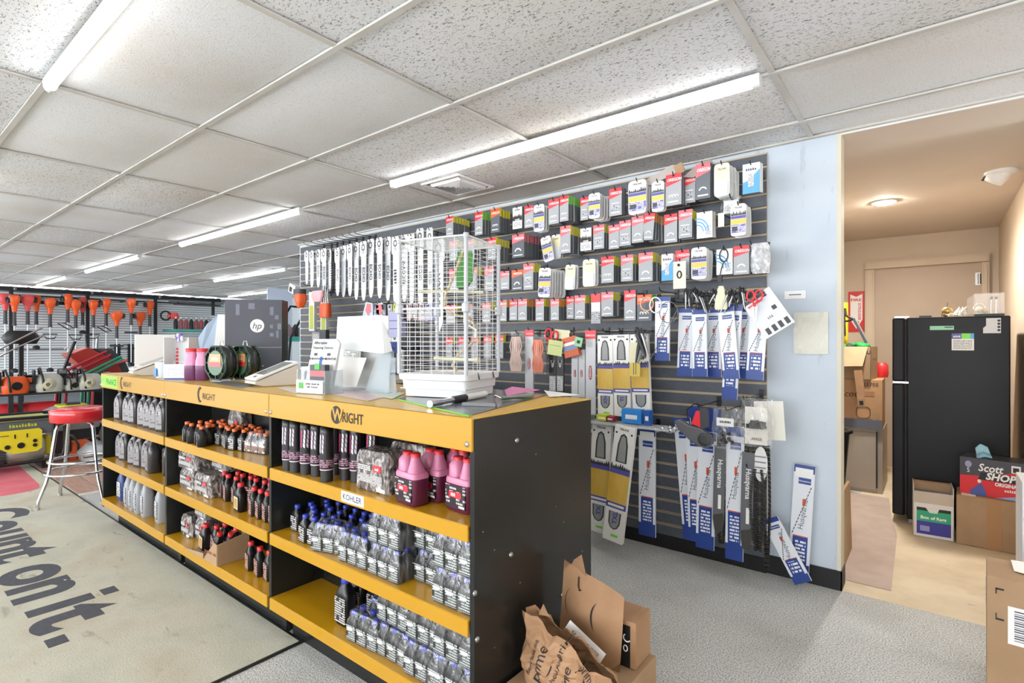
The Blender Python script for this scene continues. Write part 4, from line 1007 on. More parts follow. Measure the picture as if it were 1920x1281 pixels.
# ---------------------------------------------------------------- blue and white bar sleeves
NAVY = mat('sleeve_navy', (38, 66, 140), .35); NAV2 = mat('sleeve_blue', (44, 92, 170), .35); SLW = mat('sleeve_white', (222, 226, 232), .35); OIK = mat('orange_spot', (214, 92, 56), .4)
PNV = printed('sleeve_print', (38, 66, 140), (228, 232, 240), 55, 90, .75)
def sleeve(lab, top, bot, wpx, Y=2.99, rot=None, style=0, n=None, txt='Husqvarna', tp=.012, floor_y=None):
    """flat card sleeve; top/bot are the pixel centres of its short ends"""
    a = onY(top[0], top[1], Y); c = onY(bot[0], bot[1], Y)
    d = Vector(c)-Vector(a); h = d.length; ang = math.atan2(-(c[0]-a[0]), -(c[2]-a[2])) if True else 0
    l_ = onY(top[0]-wpx/2, top[1], Y); r_ = onY(top[0]+wpx/2, top[1], Y); w = (r_[0]-l_[0])
    t_ = thing('bar_sleeve', lab, 'packaged bar', a, (0, ang, 0), 'blue and white packaged saw bars')
    e = -.0008; x = w/2
    b = MB(); b.box(-x, x, 0, tp, -h, 0, SLW); b.build('sleeve', t_)
    b = MB(); b.box(-x, x, e, 0, -h*.07, 0, NAVY if style != 2 else SLW); b.box(-x*.5, x*.7, e, 0, -h*.17, -h*.115, NAVY); b.text(txt, (x*.1, e*2, -h*.15), w*.13, WINK, bold=.01)
    b.box(-x*.85, x*.85, e*2, 0, -h*.105, -h*.03, WHT) if style == 1 else None
    b.build('top_print', t_)
    b = MB(); b.box(-x, x, e, 0, -h, -h*.88, NAVY); b.box(-x*.72, x*.72, e*1.4, 0, -h*.9, -h*.64, NAVY); b.box(-x*.5, x*.55, e*2, 0, -h*.86, -h*.67, PNV)
    b.box(-x*.72, x*.72, e*2, 0, -h*.64, -h*.632, OIK); b.build('lower_print', t_)
    b = MB(); 
    p0, p1 = Vector((-x*.86, e, -h*.62)), Vector((x*.75, e, -h*.18)); nn = 14
    for q in range(nn):
        A = p0.lerp(p1, q/nn); B_ = p0.lerp(p1, (q+.75)/nn); o_ = Vector((w*.028, 0, -w*.02))
        b.poly([tuple(A), tuple(B_), tuple(B_+o_*1.6), tuple(A+o_)], DGR)
    if style != 2: b.box(x*.0, x*.3, e*2, 0, -h*.36, -h*.30, OIK)
    b.build('saw_picture', t_)
    b = MB(); b.text(txt, (x*.34, e*2, -h*.44), w*.38, mat('sleeve_ink', (90, 98, 112), .5), xd=(.1, 0, 1), yd=(-1, 0, .1), bold=.0, sx=1.0); b.build('lettering', t_)
    return t_
SL = [((1242, 556), (1241, 676), 27, 'first from the left, alone beside the loose keys', 0), ((1287, 577), (1283, 705), 28, 'second from the left, with a grey tab on its front', 0), ((1311, 580), (1312, 706), 27, 'third from the left', 0), ((1336, 577), (1337, 707), 30, 'fourth from the left', 0),
      ((1360, 575), (1371, 710), 30, 'fifth, tilted, under the pale glove', 0), ((1377, 570), (1367, 748), 29, 'longest and lowest, behind the tilted one', 0), ((1392, 575), (1391, 709), 27, 'half behind its tilted neighbour', 0), ((1424, 572), (1414, 712), 33, 'under the tilted white plate', 0)]
for i, (a_, b_, w_, lab, st) in enumerate(SL):
    sleeve('blue-white bar sleeve, upper group, ' + lab, a_, b_, w_, 2.965+.028*((i*3) % 5) if i != 4 else 2.935, style=st)
    p = onY(a_[0], a_[1], 3.0); hook(p[0], p[2]+.03, .27)
SL2 = [((1278, 783), (1297, 1012), 31, 'leftmost of the lower group, leaning left', 1), ((1300, 800), (1306, 1016), 29, 'second of the lower group, mostly covered', 0), ((1326, 810), (1321, 1029), 34, 'third of the lower group, showing the large name', 0), ((1378, 800), (1376, 1050), 33, 'between the two grey metal bars', 0)]
for i, (a_, b_, w_, lab, st) in enumerate(SL2): sleeve('blue-white bar sleeve, ' + lab, a_, b_, w_, 2.95+.03*((3-i) % 4), style=st)
p = onY(1317, 765, 3.08)
b = MB(); b.box(-.085, .085, 0, .05, -.15, 0, NAVY); simple('bar_sleeve', 'navy top end of a sleeve behind the red and grey hand tool', 'packaged bar', b, (p[0], 3.10, p[2]))
sleeve('blue and white saw bar sleeve standing alone above the carpet near the counter', (1213, 803), (1213, 1005), 31, 3.02, style=1, txt='Husqvarna')
# grey bare bars
for (px, y0, y1, wp, lab) in ((1350, 836, 1000, 21, 'grey metal saw bar with white name, left of the two bare ones'), (1403, 848, 1035, 23, 'grey metal saw bar with white name, right and longer one')):
    Y = 2.93; a = onY(px, y0, Y); c = onY(px, y1, Y); h = a[2]-c[2]; w = .001*wp*3.2*1.0; w = onY(px+wp/2, y0, Y)[0]-onY(px-wp/2, y0, Y)[0]
    t_ = thing('metal_guide_bar', lab, 'saw bar', a, (0, R(1.5), 0))
    b = MB(); b.prism([(-w/2, 0), (w/2, 0), (w*.5, -h*.85), (w*.3, -h*.97), (0, -h), (-w*.3, -h*.97), (-w*.5, -h*.85)], 0, .006, mat('bar_grey', (104, 106, 108), .4, .3)); b.build('blade', t_)
    b = MB(); b.text('Husqvarna', (-w*.14, -.001, -h*.32), w*.62, WINK, xd=(0, 0, -1), yd=(1, 0, 0), bold=.01); b.box(-w*.05, w*.22, -.001, 0, -h*.72, -h*.56, WHT); b.build('lettering', t_)
    b = MB(); b.prism([(-w*.45, -h*.8), (w*.45, -h*.76), (w*.48, -h*.85), (w*.3, -h*.965), (0, -h*.99), (-w*.3, -h*.965)], -.001, 0, mat('tip_dark', (58, 56, 50), .6)); b.build('bar_tip', t_)
    hook(a[0], a[2]-.01, .3)
chain('black saw chain bundle hanging right of the longer bare bar', 1421, 880, 1035, 2.93, 4, .035)
chain('long saw chain hanging at the edge of the slat wall down to the base', 1438, 835, 1068, 3.05, 2, .014)
chain('short black saw chain hanging between the two bare bars', 1352, 955, 1020, 2.97, 2, .02)
# leaning on the pale blue wall / floor
sl = sleeve('blue and white saw bar sleeve leaning upright on the pale blue wall', (1509, 872), (1498, 1078), 39, 3.18, style=1); sl.rotation_euler.x = R(-3)
sl = sleeve('blue and white saw bar sleeve fallen diagonally to the floor', (1442, 972), (1506, 1093), 33, 3.06, style=0)
# tilted white plate with red scissors
p = onY(1420, 560, 2.90); t_ = thing('feature_card', 'white card with black pictograms hanging tilted from a hook', 'card', p, (0, R(-33), 0))
b = MB(); w, h = .155, .215; b.box(-w/2, w/2, 0, .003, -h+.02, .02, mat('card_light_grey', (214, 218, 226), .4)); b.build('card', t_)
b = MB(); b.box(-w/2, w/2*.6, -.001, 0, 0, .018, DGR); b.box(-w*.4, w*.1, -.001, 0, -.02, -.01, HRED)
for q in range(4): b.box(-w*.36+q*.034, -w*.36+q*.034+.02, -.001, 0, -h*.86, -h*.70, BLKM)
b.box(w*.2, w*.34, -.001, 0, -h*.42, -h*.32, BLKM); b.box(w*.12, w*.3, -.001, 0, -.01, -.002, BLKM); b.text('M18', (0, -.0012, -h*.55), .02, GRY); b.build('print', t_); hook(p[0], p[2]+.01, .33)
def scissors(lab, px, py, Y, m, s_=1.0, rz=0):
    p = onY(px, py, Y); t_ = thing('scissors', lab, 'scissors', p, (0, rz, 0))
    for q in (-1, 1):
        b = MB(); b.tube([(q*.018*s_+.016*s_*math.cos(a), 0, -.02*s_+.024*s_*math.sin(a)) for a in [2*math.pi*k/12 for k in range(12)]], .0045*s_, m, 6, closed=True)
        b.tube([(q*.012*s_, 0, -.043*s_), (-q*.004*s_, 0, -.07*s_)], .004*s_, m); b.build('handle', t_)
        b = MB(); b.prism([(-q*.002*s_, -.065*s_), (-q*.012*s_, -.07*s_), (-q*.006*s_, -.14*s_)], q*.001, q*.001+.002, STL); b.build('blade', t_)
    hook(p[0], p[2], 3.222-Y+.01)
scissors('red-handled scissors hanging on the hook of the tilted white card', 1415, 546, 2.87, HRED, 1.1)
scissors('red-handled scissors hanging beside the green and orange notes', 1036, 620, 2.97, HRED, 1.5, .3)
# cluster of loose black tools and keys on the sleeve hooks
def keyring(lab, px, py, Y, n=5, m=BLKM, s_=1.0):
    p = onY(px, py, Y); t_ = thing('tool_bunch', lab, 'tools', p); rr = random.Random(px)
    for q in range(n):
        a = rr.uniform(-.5, .5); L = rr.uniform(.06, .11)*s_
        b = MB(); x = rr.uniform(-.02, .02)*s_; y = -.012*q*.6
        b.tube([(x, y, -.01), (x+L*math.sin(a)*.5, y, -L*.5), (x+L*math.sin(a), y, -L)], [.005*s_, .006*s_, .003*s_], m if q % 2 else STL, 6)
        b.tube([(x+.012*math.cos(k_), y, .0+.014*math.sin(k_)) for k_ in [2*math.pi*k/10 for k in range(10)]], .0025, m, 5, closed=True); b.build('tool', t_)
    hook(p[0], p[2], 3.222-Y+.03)
for lab, px, py in (('bunch of black hand tools above the second bar sleeve', 1290, 548), ('bunch of black and grey tools above the third bar sleeve', 1306, 546), ('bunch of black plugs above the fourth bar sleeve', 1318, 553), ('bunch of black keys above the fifth bar sleeve', 1340, 549), ('bunch of black fittings beside the pale glove', 1374, 549), ('bunch of small black tools left of the tilted card', 1390, 545)): keyring(lab, px, py, 2.92)
keyring('large bunch of grey keys and cords right of the yellow-blue bars', 1206, 622, 2.93, 8, DGR, 1.7)
b = MB(); b.rrect([(.012, .006, 0), (.02, .01, -.02), (.03, .012, -.07), (.034, .012, -.11), (.03, .008, -.125)], mat('pale_glove', (222, 220, 190), .7), 12, 3, caps=True); p = onY(1352, 536, 2.90); simple('cloth_glove', 'pale yellow glove hanging on the sleeve hooks', 'glove', b, p)
p = onY(1263, 575, 2.96); b = MB(); b.tube([(-.03+.055*math.cos(a), 0, -.03+.06*math.sin(a)) for a in [R(q*15) for q in range(24)]], .002, GRY, 5, closed=True); b.tube([(.02, 0, -.02), (-.06, 0, -.16), (-.14, 0, -.30), (-.17, 0, -.36)], .002, GRY, 5); simple('starter_cord', 'grey cord looped beside the first bar sleeve', 'cord', b, p); hook(p[0], p[2]+.03, .26)
p = onY(1213, 560, 2.96); b = MB(); b.tube([(.04*math.cos(a), 0, -.03+.04*math.sin(a)) for a in [R(q*20) for q in range(18)]], .0045, mat('peach_cord', (230, 170, 140), .5), 6, closed=True); simple('cord_loop', 'peach coloured cord loop at the right end of the fourth row', 'cord', b, p)
p = onY(1229, 562, 2.96); b = MB(); b.tube([(.035*math.cos(a), 0, -.03+.045*math.sin(a)) for a in [R(q*20) for q in range(18)]], .0045, WHT, 6, closed=True); simple('cord_loop', 'white cord loop beside the peach one', 'cord', b, p); hook(p[0], p[2], .26)
# hand tool + bags at the lower right of the slat wall
p = onY(1308, 770, 2.86); t_ = thing('chain_breaker', 'grey and red hand tool hanging over the lower sleeves', 'tool', p)
b = MB(); b.prism([(-.10, -.05), (-.04, -.08), (.02, -.09), (.07, -.12), (.085, -.16), (.06, -.19), (.01, -.19), (-.04, -.16), (-.10, -.11), (-.125, -.07)], -.02, .02, mat('tool_grey', (96, 96, 98), .4)); b.build('body', t_, bevel=.008)
b = MB(); b.lathe([(.035, -.024), (.035, -.03), (.02, -.034)], DGR, (.045, 0, -.145), 16, axis='y'); b.build('wheel', t_)
b = MB(); b.prism([(-.03, -.07), (-.005, .0), (.03, .0), (.03, -.09)], -.012, .012, HRED); b.build('trigger', t_)
b = MB(); b.prism([(.015, .02), (.055, .02), (.06, -.08), (.02, -.1)], -.015, .015, DGR); b.tube([(-.05, 0, -.06), (-.06, 0, .0), (-.02, 0, .035), (.03, 0, .03)], .004, BLKM); b.build('handle', t_, bevel=.004)
hook(p[0], p[2]+.02, .37)
def fill_plug(t_, w, h):
    b = MB(); b.box(-w*.3, w*.28, -.03, -.028, -h*.42, -h*.22, WHT); b.text('SNIPER', (0, -.031, -h*.34), w*.12, INK); b.build('price_label', t_)
    b = MB()
    for q in range(9): b.ball((random.uniform(-.3, .3)*w, random.uniform(-.012, .006), -h*random.uniform(.6, .9)), .010, BLKM, 8, 5)
    b.build('fittings', t_)
def fill_chain(t_, w, h):
    b = MB(); b.box(-w*.36, w*.32, .004, .006, -h*.95, -h*.18, mat('bag_cream', (226, 224, 214), .5)); b.text('ANGE', (0, .0, -h*.86), w*.12, mat('red_ink', (120, 60, 60), .5), bold=.02); b.build('card', t_)
    b = MB()
    for q in range(26): b.box(*[v for c_ in [(random.uniform(-.3, .25)*w, .008), ] for v in (c_[0], c_[0]+.012)], random.uniform(-.022, -.012), -.008, -h*(.62-.03*random.random())-.0, -h*(.55-.12*random.random()), mat('chain_steel', (58, 56, 54), .45, .5))
    b.build('chain', t_)
bag('parts_bag', 'clear bag of black fittings with a white price label at lower right', 1336, 764, 1391, 845, 2.92, FILM, fill_plug, amp=.012)
bag('parts_bag', 'clear zip bag holding a coiled chain on a cream card', 1388, 745, 1450, 842, 2.88, FILM, fill_chain, amp=.012)
b = MB(); b.box(-.07, .07, 0, .002, -.20, 0, mat('bag_cream', (226, 224, 214), .5)); p = onY(1440, 752, 2.98); simple('cream_card', 'cream card behind the zip bag at the wall edge', 'card', b, p, (0, R(-4), 0)); hook(p[0], p[2], .3)
b = MB(); pts = [(.033*math.cos(a), .09*math.sin(a)) for a in [2*math.pi*q/18 for q in range(18)]]; b.prism(pts, 0, .004, mat('striped_disc', (222, 224, 224), .4))
for q in range(4): b.box(-.028, .026, -.001, 0, -.05+q*.028, -.043+q*.028, GRY)
p = onY(1426, 870, 2.94); simple('plastic_guard', 'white oval plastic piece with grey stripes above the chain bundle', 'guard', b, p); hook(p[0], p[2]+.05, .28)

# ---------------------------------------------------------------- long packs of row five and lower
YGR = noisy('golden_print', (222, 190, 96), (206, 164, 66), 9, .4, 0, sc=(1, 1, .4))
def trilink(lab, top, bot, wpx, Y, tilt=0, t=.03, txt='TXL'):
    a = onY(top[0], top[1], Y); c = onY(bot[0], bot[1], Y); h = a[2]-c[2]; w = onY(top[0]+wpx/2, top[1], Y)[0]-onY(top[0]-wpx/2, top[1], Y)[0]
    h = (Vector(c)-Vector(a)).length; ang = math.atan2(-(c[0]-a[0]), -(c[2]-a[2]))
    t_ = thing('bar_box', lab, 'packaged bar', a, (0, ang, 0), 'yellow banded saw bar packs')
    x = w/2; e = -.0008
    b = MB(); b.box(-x, x, 0, t, -h, 0, PW); b.build('box', t_, bevel=.002, seg=1)
    b = MB(); pts = [(-x*.55, -h*.31), (x*.55, -h*.31), (x*.5, -h*.16), (x*.3, -h*.08), (0, -h*.06), (-x*.3, -h*.08), (-x*.5, -h*.16)]
    b.prism(pts, e, 0, DGR); b.prism([(p_[0]*.7, p_[1]*.9-h*.022) for p_ in pts], e*1.6, 0, mat('window_grey', (150, 152, 150), .3)); b.lathe([(.006, e*2), (.006, 0)], INK, (-x*.75, 0, -h*.06), 10, axis='y'); b.lathe([(.006, e*2), (.006, 0)], INK, (x*.75, 0, -h*.06), 10, axis='y'); b.build('top_window', t_)
    b = MB(); b.text('TRILINK', (0, e*2, -h*.035), w*.13, INK, bold=.02); mountains(b, w*.98, -h*.37, h*.055, e, DGR, int(w*1e4)); b.box(-x, x, e, 0, -h*.41, -h*.37, PPU)
    b.box(-x, x, e, 0, -h*.66, -h*.41, YGR); b.box(-x, x, e, 0, -h*.71, -h*.66, PPU); b.box(-x*.8, x*.8, e*2, 0, -h*.695, -h*.675, WHT); b.build('print', t_)
    b = MB(); pts = [(-x*.62, -h*.74), (x*.62, -h*.74), (x*.58, -h*.84), (x*.35, -h*.88), (0, -h*.895), (-x*.35, -h*.88), (-x*.58, -h*.84)]
    b.prism(pts, e, 0, DGR); b.prism([(p_[0]*.78, p_[1]*.92-h*.062) for p_ in pts], e*1.6, 0, mat('window_grey', (150, 152, 150), .3))
    b.text(txt, (x*.25, e*2.4, -h*.79), w*.32, PPU, xd=(0, 0, 1), yd=(-1, 0, 0), bold=.04); b.box(-x*.2, x*.5, e, 0, -h*.955, -h*.935, SPG); b.build('lower_window', t_)
    return t_
for i, (a_, b_, w_, tx) in enumerate((((1134, 628), (1135, 782), 29, 'XN'), ((1164, 627), (1167, 781), 31, 'TI'), ((1197, 626), (1203, 780), 33, ''))):
    trilink('yellow and blue bar pack, upper trio, ' + ('left one', 'middle one', 'right one with a cream tag in front')[i], a_, b_, w_, 2.99, txt=tx); p = onY(a_[0], a_[1], 3.0); hook(p[0], p[2]+.02, .25)
trilink('yellow and blue saw bar pack leaning below the trio, left one', (1128, 796), (1120, 998), 36, 2.93, txt='TX')
trilink('yellow and blue saw bar pack leaning below the trio, right one in front', (1172, 800), (1147, 1015), 38, 2.86, txt='TXL')
trilink('yellow and blue saw bar pack mostly hidden behind the left leaning one', (1106, 796), (1104, 985), 26, 2.99, txt='')
p = onY(1190, 642, 2.93); b = MB(); b.box(-.033, .033, 0, .004, -.20, 0, CREAM); b.box(-.033, .033, -.001, 0, -.20, -.12, PYB); b.box(-.008, -.004, -.0015, 0, -.19, -.12, DGR); b.box(.006, .010, -.0015, 0, -.19, -.12, DGR); simple('paper_tag', 'cream and yellow tag hanging in front of the right pack of the trio', 'tag', b, p)
def oregon(lab, px, y0, y1, wpx, Y, hdr=True, dark=False, txt=True):
    a = onY(px, y0, Y); c = onY(px, y1, Y); h = a[2]-c[2]; w = onY(px+wpx/2, y0, Y)[0]-onY(px-wpx/2, y0, Y)[0]; x = w/2; e = -.0008
    t_ = thing('bar_pack', lab, 'packaged bar', a, 0, 'packaged bars in the fifth row')
    b = MB(); b.box(-x, x, 0, .012, -h, 0, mat('bar_pack_grey', (204, 206, 210), .3) if not dark else mat('bar_pack_dark', (58, 60, 62), .35)); b.build('pack', t_)
    if hdr: b = MB(); b.box(-x*1.1, x*1.1, e, .002, -h*.1, .0, HRED); b.text('OREGON', (0, e*2, -h*.07), w*.22, WINK, bold=.01); b.build('header', t_)
    b = MB(); zc = -h*.5 if not dark else -h*.22
    pts = [(x*.34*math.cos(a_), zc+h*.085*math.copysign(abs(math.sin(a_))**.5, math.sin(a_))) for a_ in [2*math.pi*q/16 for q in range(16)]]
    b.prism(pts, e, 0, mat('maroon_pill', (150, 40, 52), .4) if not dark else WHT); b.text('OREGON', (x*.16, e*2, zc), w*.24, WINK if not dark else INK, xd=(0, 0, 1), yd=(-1, 0, 0), bold=.01)
    if dark: b.box(-x*.9, x*.9, e, 0, -h*.85, -h*.5, PRK)
    b.box(-x*.5, x*.5, e, 0, -h*.2, -h*.14, PLG); b.build('emblem', t_)
    hook(a[0], a[2]-.005, 3.222-Y+.02)
oregon('silver saw bar pack with red header left of the orange cord bag', 992, 618, 745, 15, 2.99); oregon('silver saw bar pack at right end, tallest with dark red oval', 1107, 619, 778, 18, 2.99)
oregon('silver pack with dark red oval, left of a pair', 1078, 655, 745, 13, 3.0, False); oregon('silver pack with dark red oval, right of a pair', 1090, 655, 745, 13, 3.0, False)
oregon('black bar pack with white oval, left one under the green note', 1036, 664, 745, 13, 3.0, False, True); oregon('black bar pack with white oval, right one under the orange box', 1050, 664, 745, 13, 3.0, False, True)
PEA = mat('peach_rope', (236, 150, 124), .5)
def fill_rope(m):
    def f(t_, w, h):
        b = MB()
        for q in range(8):
            x = (q/7-.5)*w*.8; b.tube([(x*.7, -.02, -h*.12), (x+.008*math.sin(q), -.026, -h*.35), (x*.7, -.026, -h*.55), (x*1.05, -.022, -h*.75), (x*.8, -.02, -h*.95)], .005, m, 6)
        b.build('cord', t_)
    return f
bag('cord_bag', 'clear bag of peach-coloured cord hanging in the fifth row', 1000, 628, 1024, 702, 2.95, FILM, fill_rope(PEA), amp=.008)
bag('cord_bag', 'clear bag of pale cord with green spool left of the peach cord', 958, 622, 984, 700, 2.97, FILM, fill_rope(mat('pale_rope', (226, 200, 190), .5)), amp=.01)
p = onY(1043, 638, 2.94); b = MB(); b.box(-.06, .055, 0, .001, -.10, .0, mat('note_green', (206, 216, 150), .7)); b.box(-.05, .04, -.0006, 0, -.036, -.034, DGR); simple('paper_note', 'green-yellow paper note hanging in the fifth row', 'note', b, p, (0, R(8), 0))
p = onY(1065, 632, 2.955); t_ = thing('small_orange_box', 'orange, blue and white striped box hanging tilted in the fifth row', 'box', p, (0, R(-14), 0))
b = MB(); b.box(-.055, .055, 0, .03, -.13, 0, mat('rust_orange', (204, 96, 52), .4)); b.build('carton', t_); b = MB(); b.box(-.055, .055, -.001, 0, -.085, -.06, mat('slate_blue', (110, 140, 180), .4)); b.box(-.055, .055, -.001, 0, -.055, -.035, WHT); b.build('stripes', t_); hook(p[0], p[2], .25)
p = onY(1086, 632, 2.93); b = MB(); b.box(-.028, .028, 0, .002, -.06, 0, mat('mint', (150, 206, 160), .5)); b.box(-.01, .012, -.001, 0, -.04, -.02, mat('dark_green', (16, 70, 30), .6)); simple('mint_tag', 'small mint green tag beside the orange striped box', 'tag', b, p, (0, R(12), 0))
p = onY(1054, 618, 2.98); b = MB(); b.box(-.06, .06, 0, .001, -.06, .0, mat('note_cream', (226, 226, 190), .7)); simple('paper_note', 'cream note behind the orange striped box', 'note', b, p, (0, R(5), 0))
for i, (x0, y0) in enumerate(((842, 632), (866, 631), (890, 630), (914, 629), (936, 628))):
    a = onY(x0, y0, 3.0); t_ = thing('chain_pack', 'red-topped pack seen through the cage in the fifth row, %s' % nth(i, 'left'), 'pack', a, 0, 'packs behind the cage'); body('R', .075, .17, .03, 'y').build('card', t_); face('R', .075, .17, t_); hook(a[0], a[2]-.01, .24)
# aluminium strips on brackets and small blue box
t_ = thing('metal_strips', 'bundle of silver metal strips lying on hooks below the yellow-blue packs', 'strips', (0, 0, 0))
a = onY(1100, 790, 2.90); c = onY(1255, 800, 2.90)
for q in range(6):
    b = MB(); b.box(a[0]-.02*q+.0, c[0]-.01*q, 2.88+q*.022, 2.895+q*.022, a[2]-.006+.002*(q % 3), a[2]+.003+.002*(q % 3), mat('strip_silver', (206, 208, 212), .3, .2)); b.build('strip', t_)
b = MB(); rr = random.Random(4)
for q in range(16): b.ball((c[0]-.1+rr.random()*.12, 2.9+rr.random()*.1, a[2]+rr.random()*.02-.014), .014, mat('foil', (200, 202, 206), .2, .9), 6, 4)
b.build('crumpled_foil', t_)
hook(a[0]+.2, a[2]-.02, .32); hook(c[0]-.2, a[2]-.02, .32)
zz = a[2]+.0135
for (px, lab, w_, h_, m_) in ((1105, 'small grey box at the left of the metal strips', .05, .025, GRY), (1132, 'small yellow-green box lying on the metal strips', .075, .035, mat('lime', (200, 206, 50), .4)), (1147, 'small dark red box lying on the metal strips', .05, .03, mat('maroon', (150, 50, 60), .4)), (1187, 'bright blue cardboard box lying on the metal strips', .125, .085, mat('bright_blue', (50, 134, 214), .4)), (1216, 'small blue and white standing packet on the metal strips', .035, .085, NAV2)):
    q = onY(px, 780, 2.94); b = MB(); b.box(-w_/2, w_/2, -.025, .025, 0, h_, m_); b.box(-w_*.3, w_*.3, -.026, -.025, h_*.3, h_*.6, WHT); simple('small_box', lab, 'box', b, (q[0], 2.94, zz), bevel=.002)

# ---------------------------------------------------------------- left part below the guide bars
LO = [(700, 567, 'pale blue and white scissors-shaped card, left', SKY), (715, 568, 'pale blue and white scissors-shaped card, right', SKY)]
for i, (px, py, lab, m_) in enumerate(LO):
    p = onY(px-8+i*4, py, 3.0); t_ = thing('glove_card', lab, 'card', p, (0, R(8-10*i), 0)); b = MB(); b.prism([(-.05, 0), (.05, 0), (.075, -.12), (.055, -.22), (-.055, -.22), (-.08, -.12)], 0, .01, mat('pale_sky', (196, 214, 236), .4)); b.build('card', t_)
    b = MB(); b.prism([(-.03, -.01), (.03, -.01), (.045, -.08), (0, -.12), (-.045, -.08)], -.001, 0, HPNK); b.prism([(.0, -.1), (.05, -.12), (.03, -.2), (.0, -.2)], -.0015, 0, NAV2 if i else SKY); b.build('print', t_); hook(p[0], p[2], .23)
cols = [('green', SPG), ('dark', BD), ('patterned', PRK), ('yellow-green', mat('lime', (200, 206, 50), .4)), ('dark grey', BD), ('patterned rose', mat('rose_print', (206, 176, 180), .4)), ('patterned rose', mat('rose_print', (206, 176, 180), .4)), ('rose and green', mat('rose_print2', (212, 196, 190), .4)), ('green and lilac', mat('lilac_pack', (176, 178, 214), .4))]
for i, (cn, m_) in enumerate(cols):
    p = onY(708+i*11.2+(4 if i > 4 else 0), 570-(1 if i > 4 else 0), 3.0); b = MB(); w_ = .058 if i < 5 else .09; b.box(-w_/2, w_/2, 0, .06 if i > 4 else .03, -.14, 0, m_); b.box(-w_*.35, w_*.35, -.001, 0, -.12, -.05, PRK if i > 4 else PRW); b.box(-w_*.2, w_*.2, -.001, 0, -.035, -.01, DGR)
    simple('small_pack', '%s small pack hanging below the guide bars, %s' % (cn, nth(i, 'left')), 'pack', b, p, (0, R(random.uniform(-6, 6)), 0), 'small packs below the guide bars'); hook(p[0], p[2], .24)
p = onY(740, 584, 2.98); b = MB(); b.box(-.09, .09, 0, .05, -.22, 0, mat('lilac_pack', (150, 156, 206), .4)); b.box(-.08, .08, -.001, 0, -.08, -.075, DGR); b.box(-.08, .08, -.001, 0, -.15, -.145, DGR); simple('lilac_carton', 'lilac carton hanging left of the cage', 'box', b, p)
for i in range(3):
    p = onY(714+i*13, 606, 3.0); t_ = thing('blister_clip_pack', 'white and navy clip pack behind the acrylic stand, %s' % nth(i, 'left'), 'pack', p, 0, 'white and navy clip packs')
    b = MB(); b.box(-.045, .045, 0, .02, -.26, 0, PW); b.build('card', t_); b = MB(); b.box(-.045, .045, -.001, 0, -.26, -.16, NAVY); b.prism([(-.025, -.03), (.025, -.03), (0, -.06)], -.001, 0, BLKM); barc(b, 0, -.11, .02, .008, 0, 360, -.0015, DGR, 8, 1.8); b.build('print', t_); hook(p[0], p[2], .24)
for i in range(4):
    p = onY(716+i*11, 655, 3.0); b = MB(); b.box(-.045, .04, 0, .02, -.2, 0, SLW); b.box(-.03, .03, -.001, 0, -.07, -.03, BLKM); barc(b, 0, -.12, .02, .006, 0, 360, -.001, DGR, 8); simple('parts_card', 'white parts card low behind the cage, %s' % nth(i, 'left'), 'card', b, p, grp='white parts cards'); hook(p[0], p[2], .24)
# tools at the left end of the slat wall
for i, (px, lab) in enumerate(((612, 'left'), (593-3, 'far left'),)):
    a = onY(px-6, 547, 3.0); t_ = thing('clear_tube_pack', 'clear tube with yellow-green liquid hanging at the %s end of the wall' % lab, 'tube', a)
    b = MB(); b.box(-.05, .05, 0, .03, -.40, 0, mat('clear_white', (226, 230, 228), .3)); b.build('tube', t_); b = MB(); b.box(-.035, .035, -.001, .0, -.38, -.14, mat('yellow_green', (186, 196, 60), .4)); b.build('liquid', t_); hook(a[0], a[2], .24)
a = onY(596, 545, 2.96); b = MB(); b.rrect([(.09, .02, 0), (.10, .03, -.05), (.07, .02, -.11)], mat('rose_bundle', (226, 176, 180), .5), 12, 3); simple('rose_bundle', 'pale rose bundle hanging above the yellow-green tubes', 'bundle', b, a)
a = onY(610, 565, 2.98); t_ = thing('orange_holster', 'orange plastic holster hanging left of the scissors cards', 'holster', a); b = MB(); b.rrect([(.07, .03, -.02), (.075, .035, -.12), (.075, .03, -.16)], ORG, 12, 4); b.build('pouch', t_)
b = MB()
for q in range(4): b.tube([(-.05+q*.035, 0, .16), (-.045+q*.03, -.01, .06), (-.05+q*.035, 0, -.03)], .006, STL)
b.build('tools', t_); hook(a[0], a[2]+.12, .25)
a = onY(592, 622, 2.98); b = MB(); b.box(-.07, .07, 0, .04, -.28, 0, mat('patterned_grey', (150, 152, 156), .5)); b.box(-.06, .06, -.001, 0, -.26, -.02, PRK); simple('grey_carton', 'grey patterned carton hanging below the yellow-green tubes', 'box', b, a); hook(a[0], a[2], .24)
a = onY(600, 622, 2.96); b = MB(); b.box(.0, .10, 0, .04, -.25, 0.02, DGR); simple('dark_carton', 'dark carton hanging right of the grey patterned one', 'box', b, a)
# white and orange string trimmer head on the wall end
a = onY(556, 541, 2.95); t_ = thing('string_trimmer_head', 'white and orange string trimmer head hanging at the left end of the slat wall', 'tool', a)
b = MB(); b.box(-.10, .02, -.03, .03, -.06, .03, WHT); b.box(-.085, -.03, -.031, -.03, -.05, .0, BLKM); b.build('guard', t_, (0, 0, 0), (0, R(20), 0)); b = MB(); b.rrect([(.05, .05, -.06), (.06, .055, -.12), (.03, .03, -.2)], ORG, 12, 3, c=(.08, 0)); b.rrect([(.07, .05, -.01), (.07, .05, -.06)], DGR, 12, 3, c=(.06, 0)); b.build('motor', t_)
hook(a[0]+.12, a[2]+.03, .27)
# ================================================================ ON THE COUNTER
TZ = TOPZ + .001
def at(px, py, z=TZ): return onZ(px, py, z)
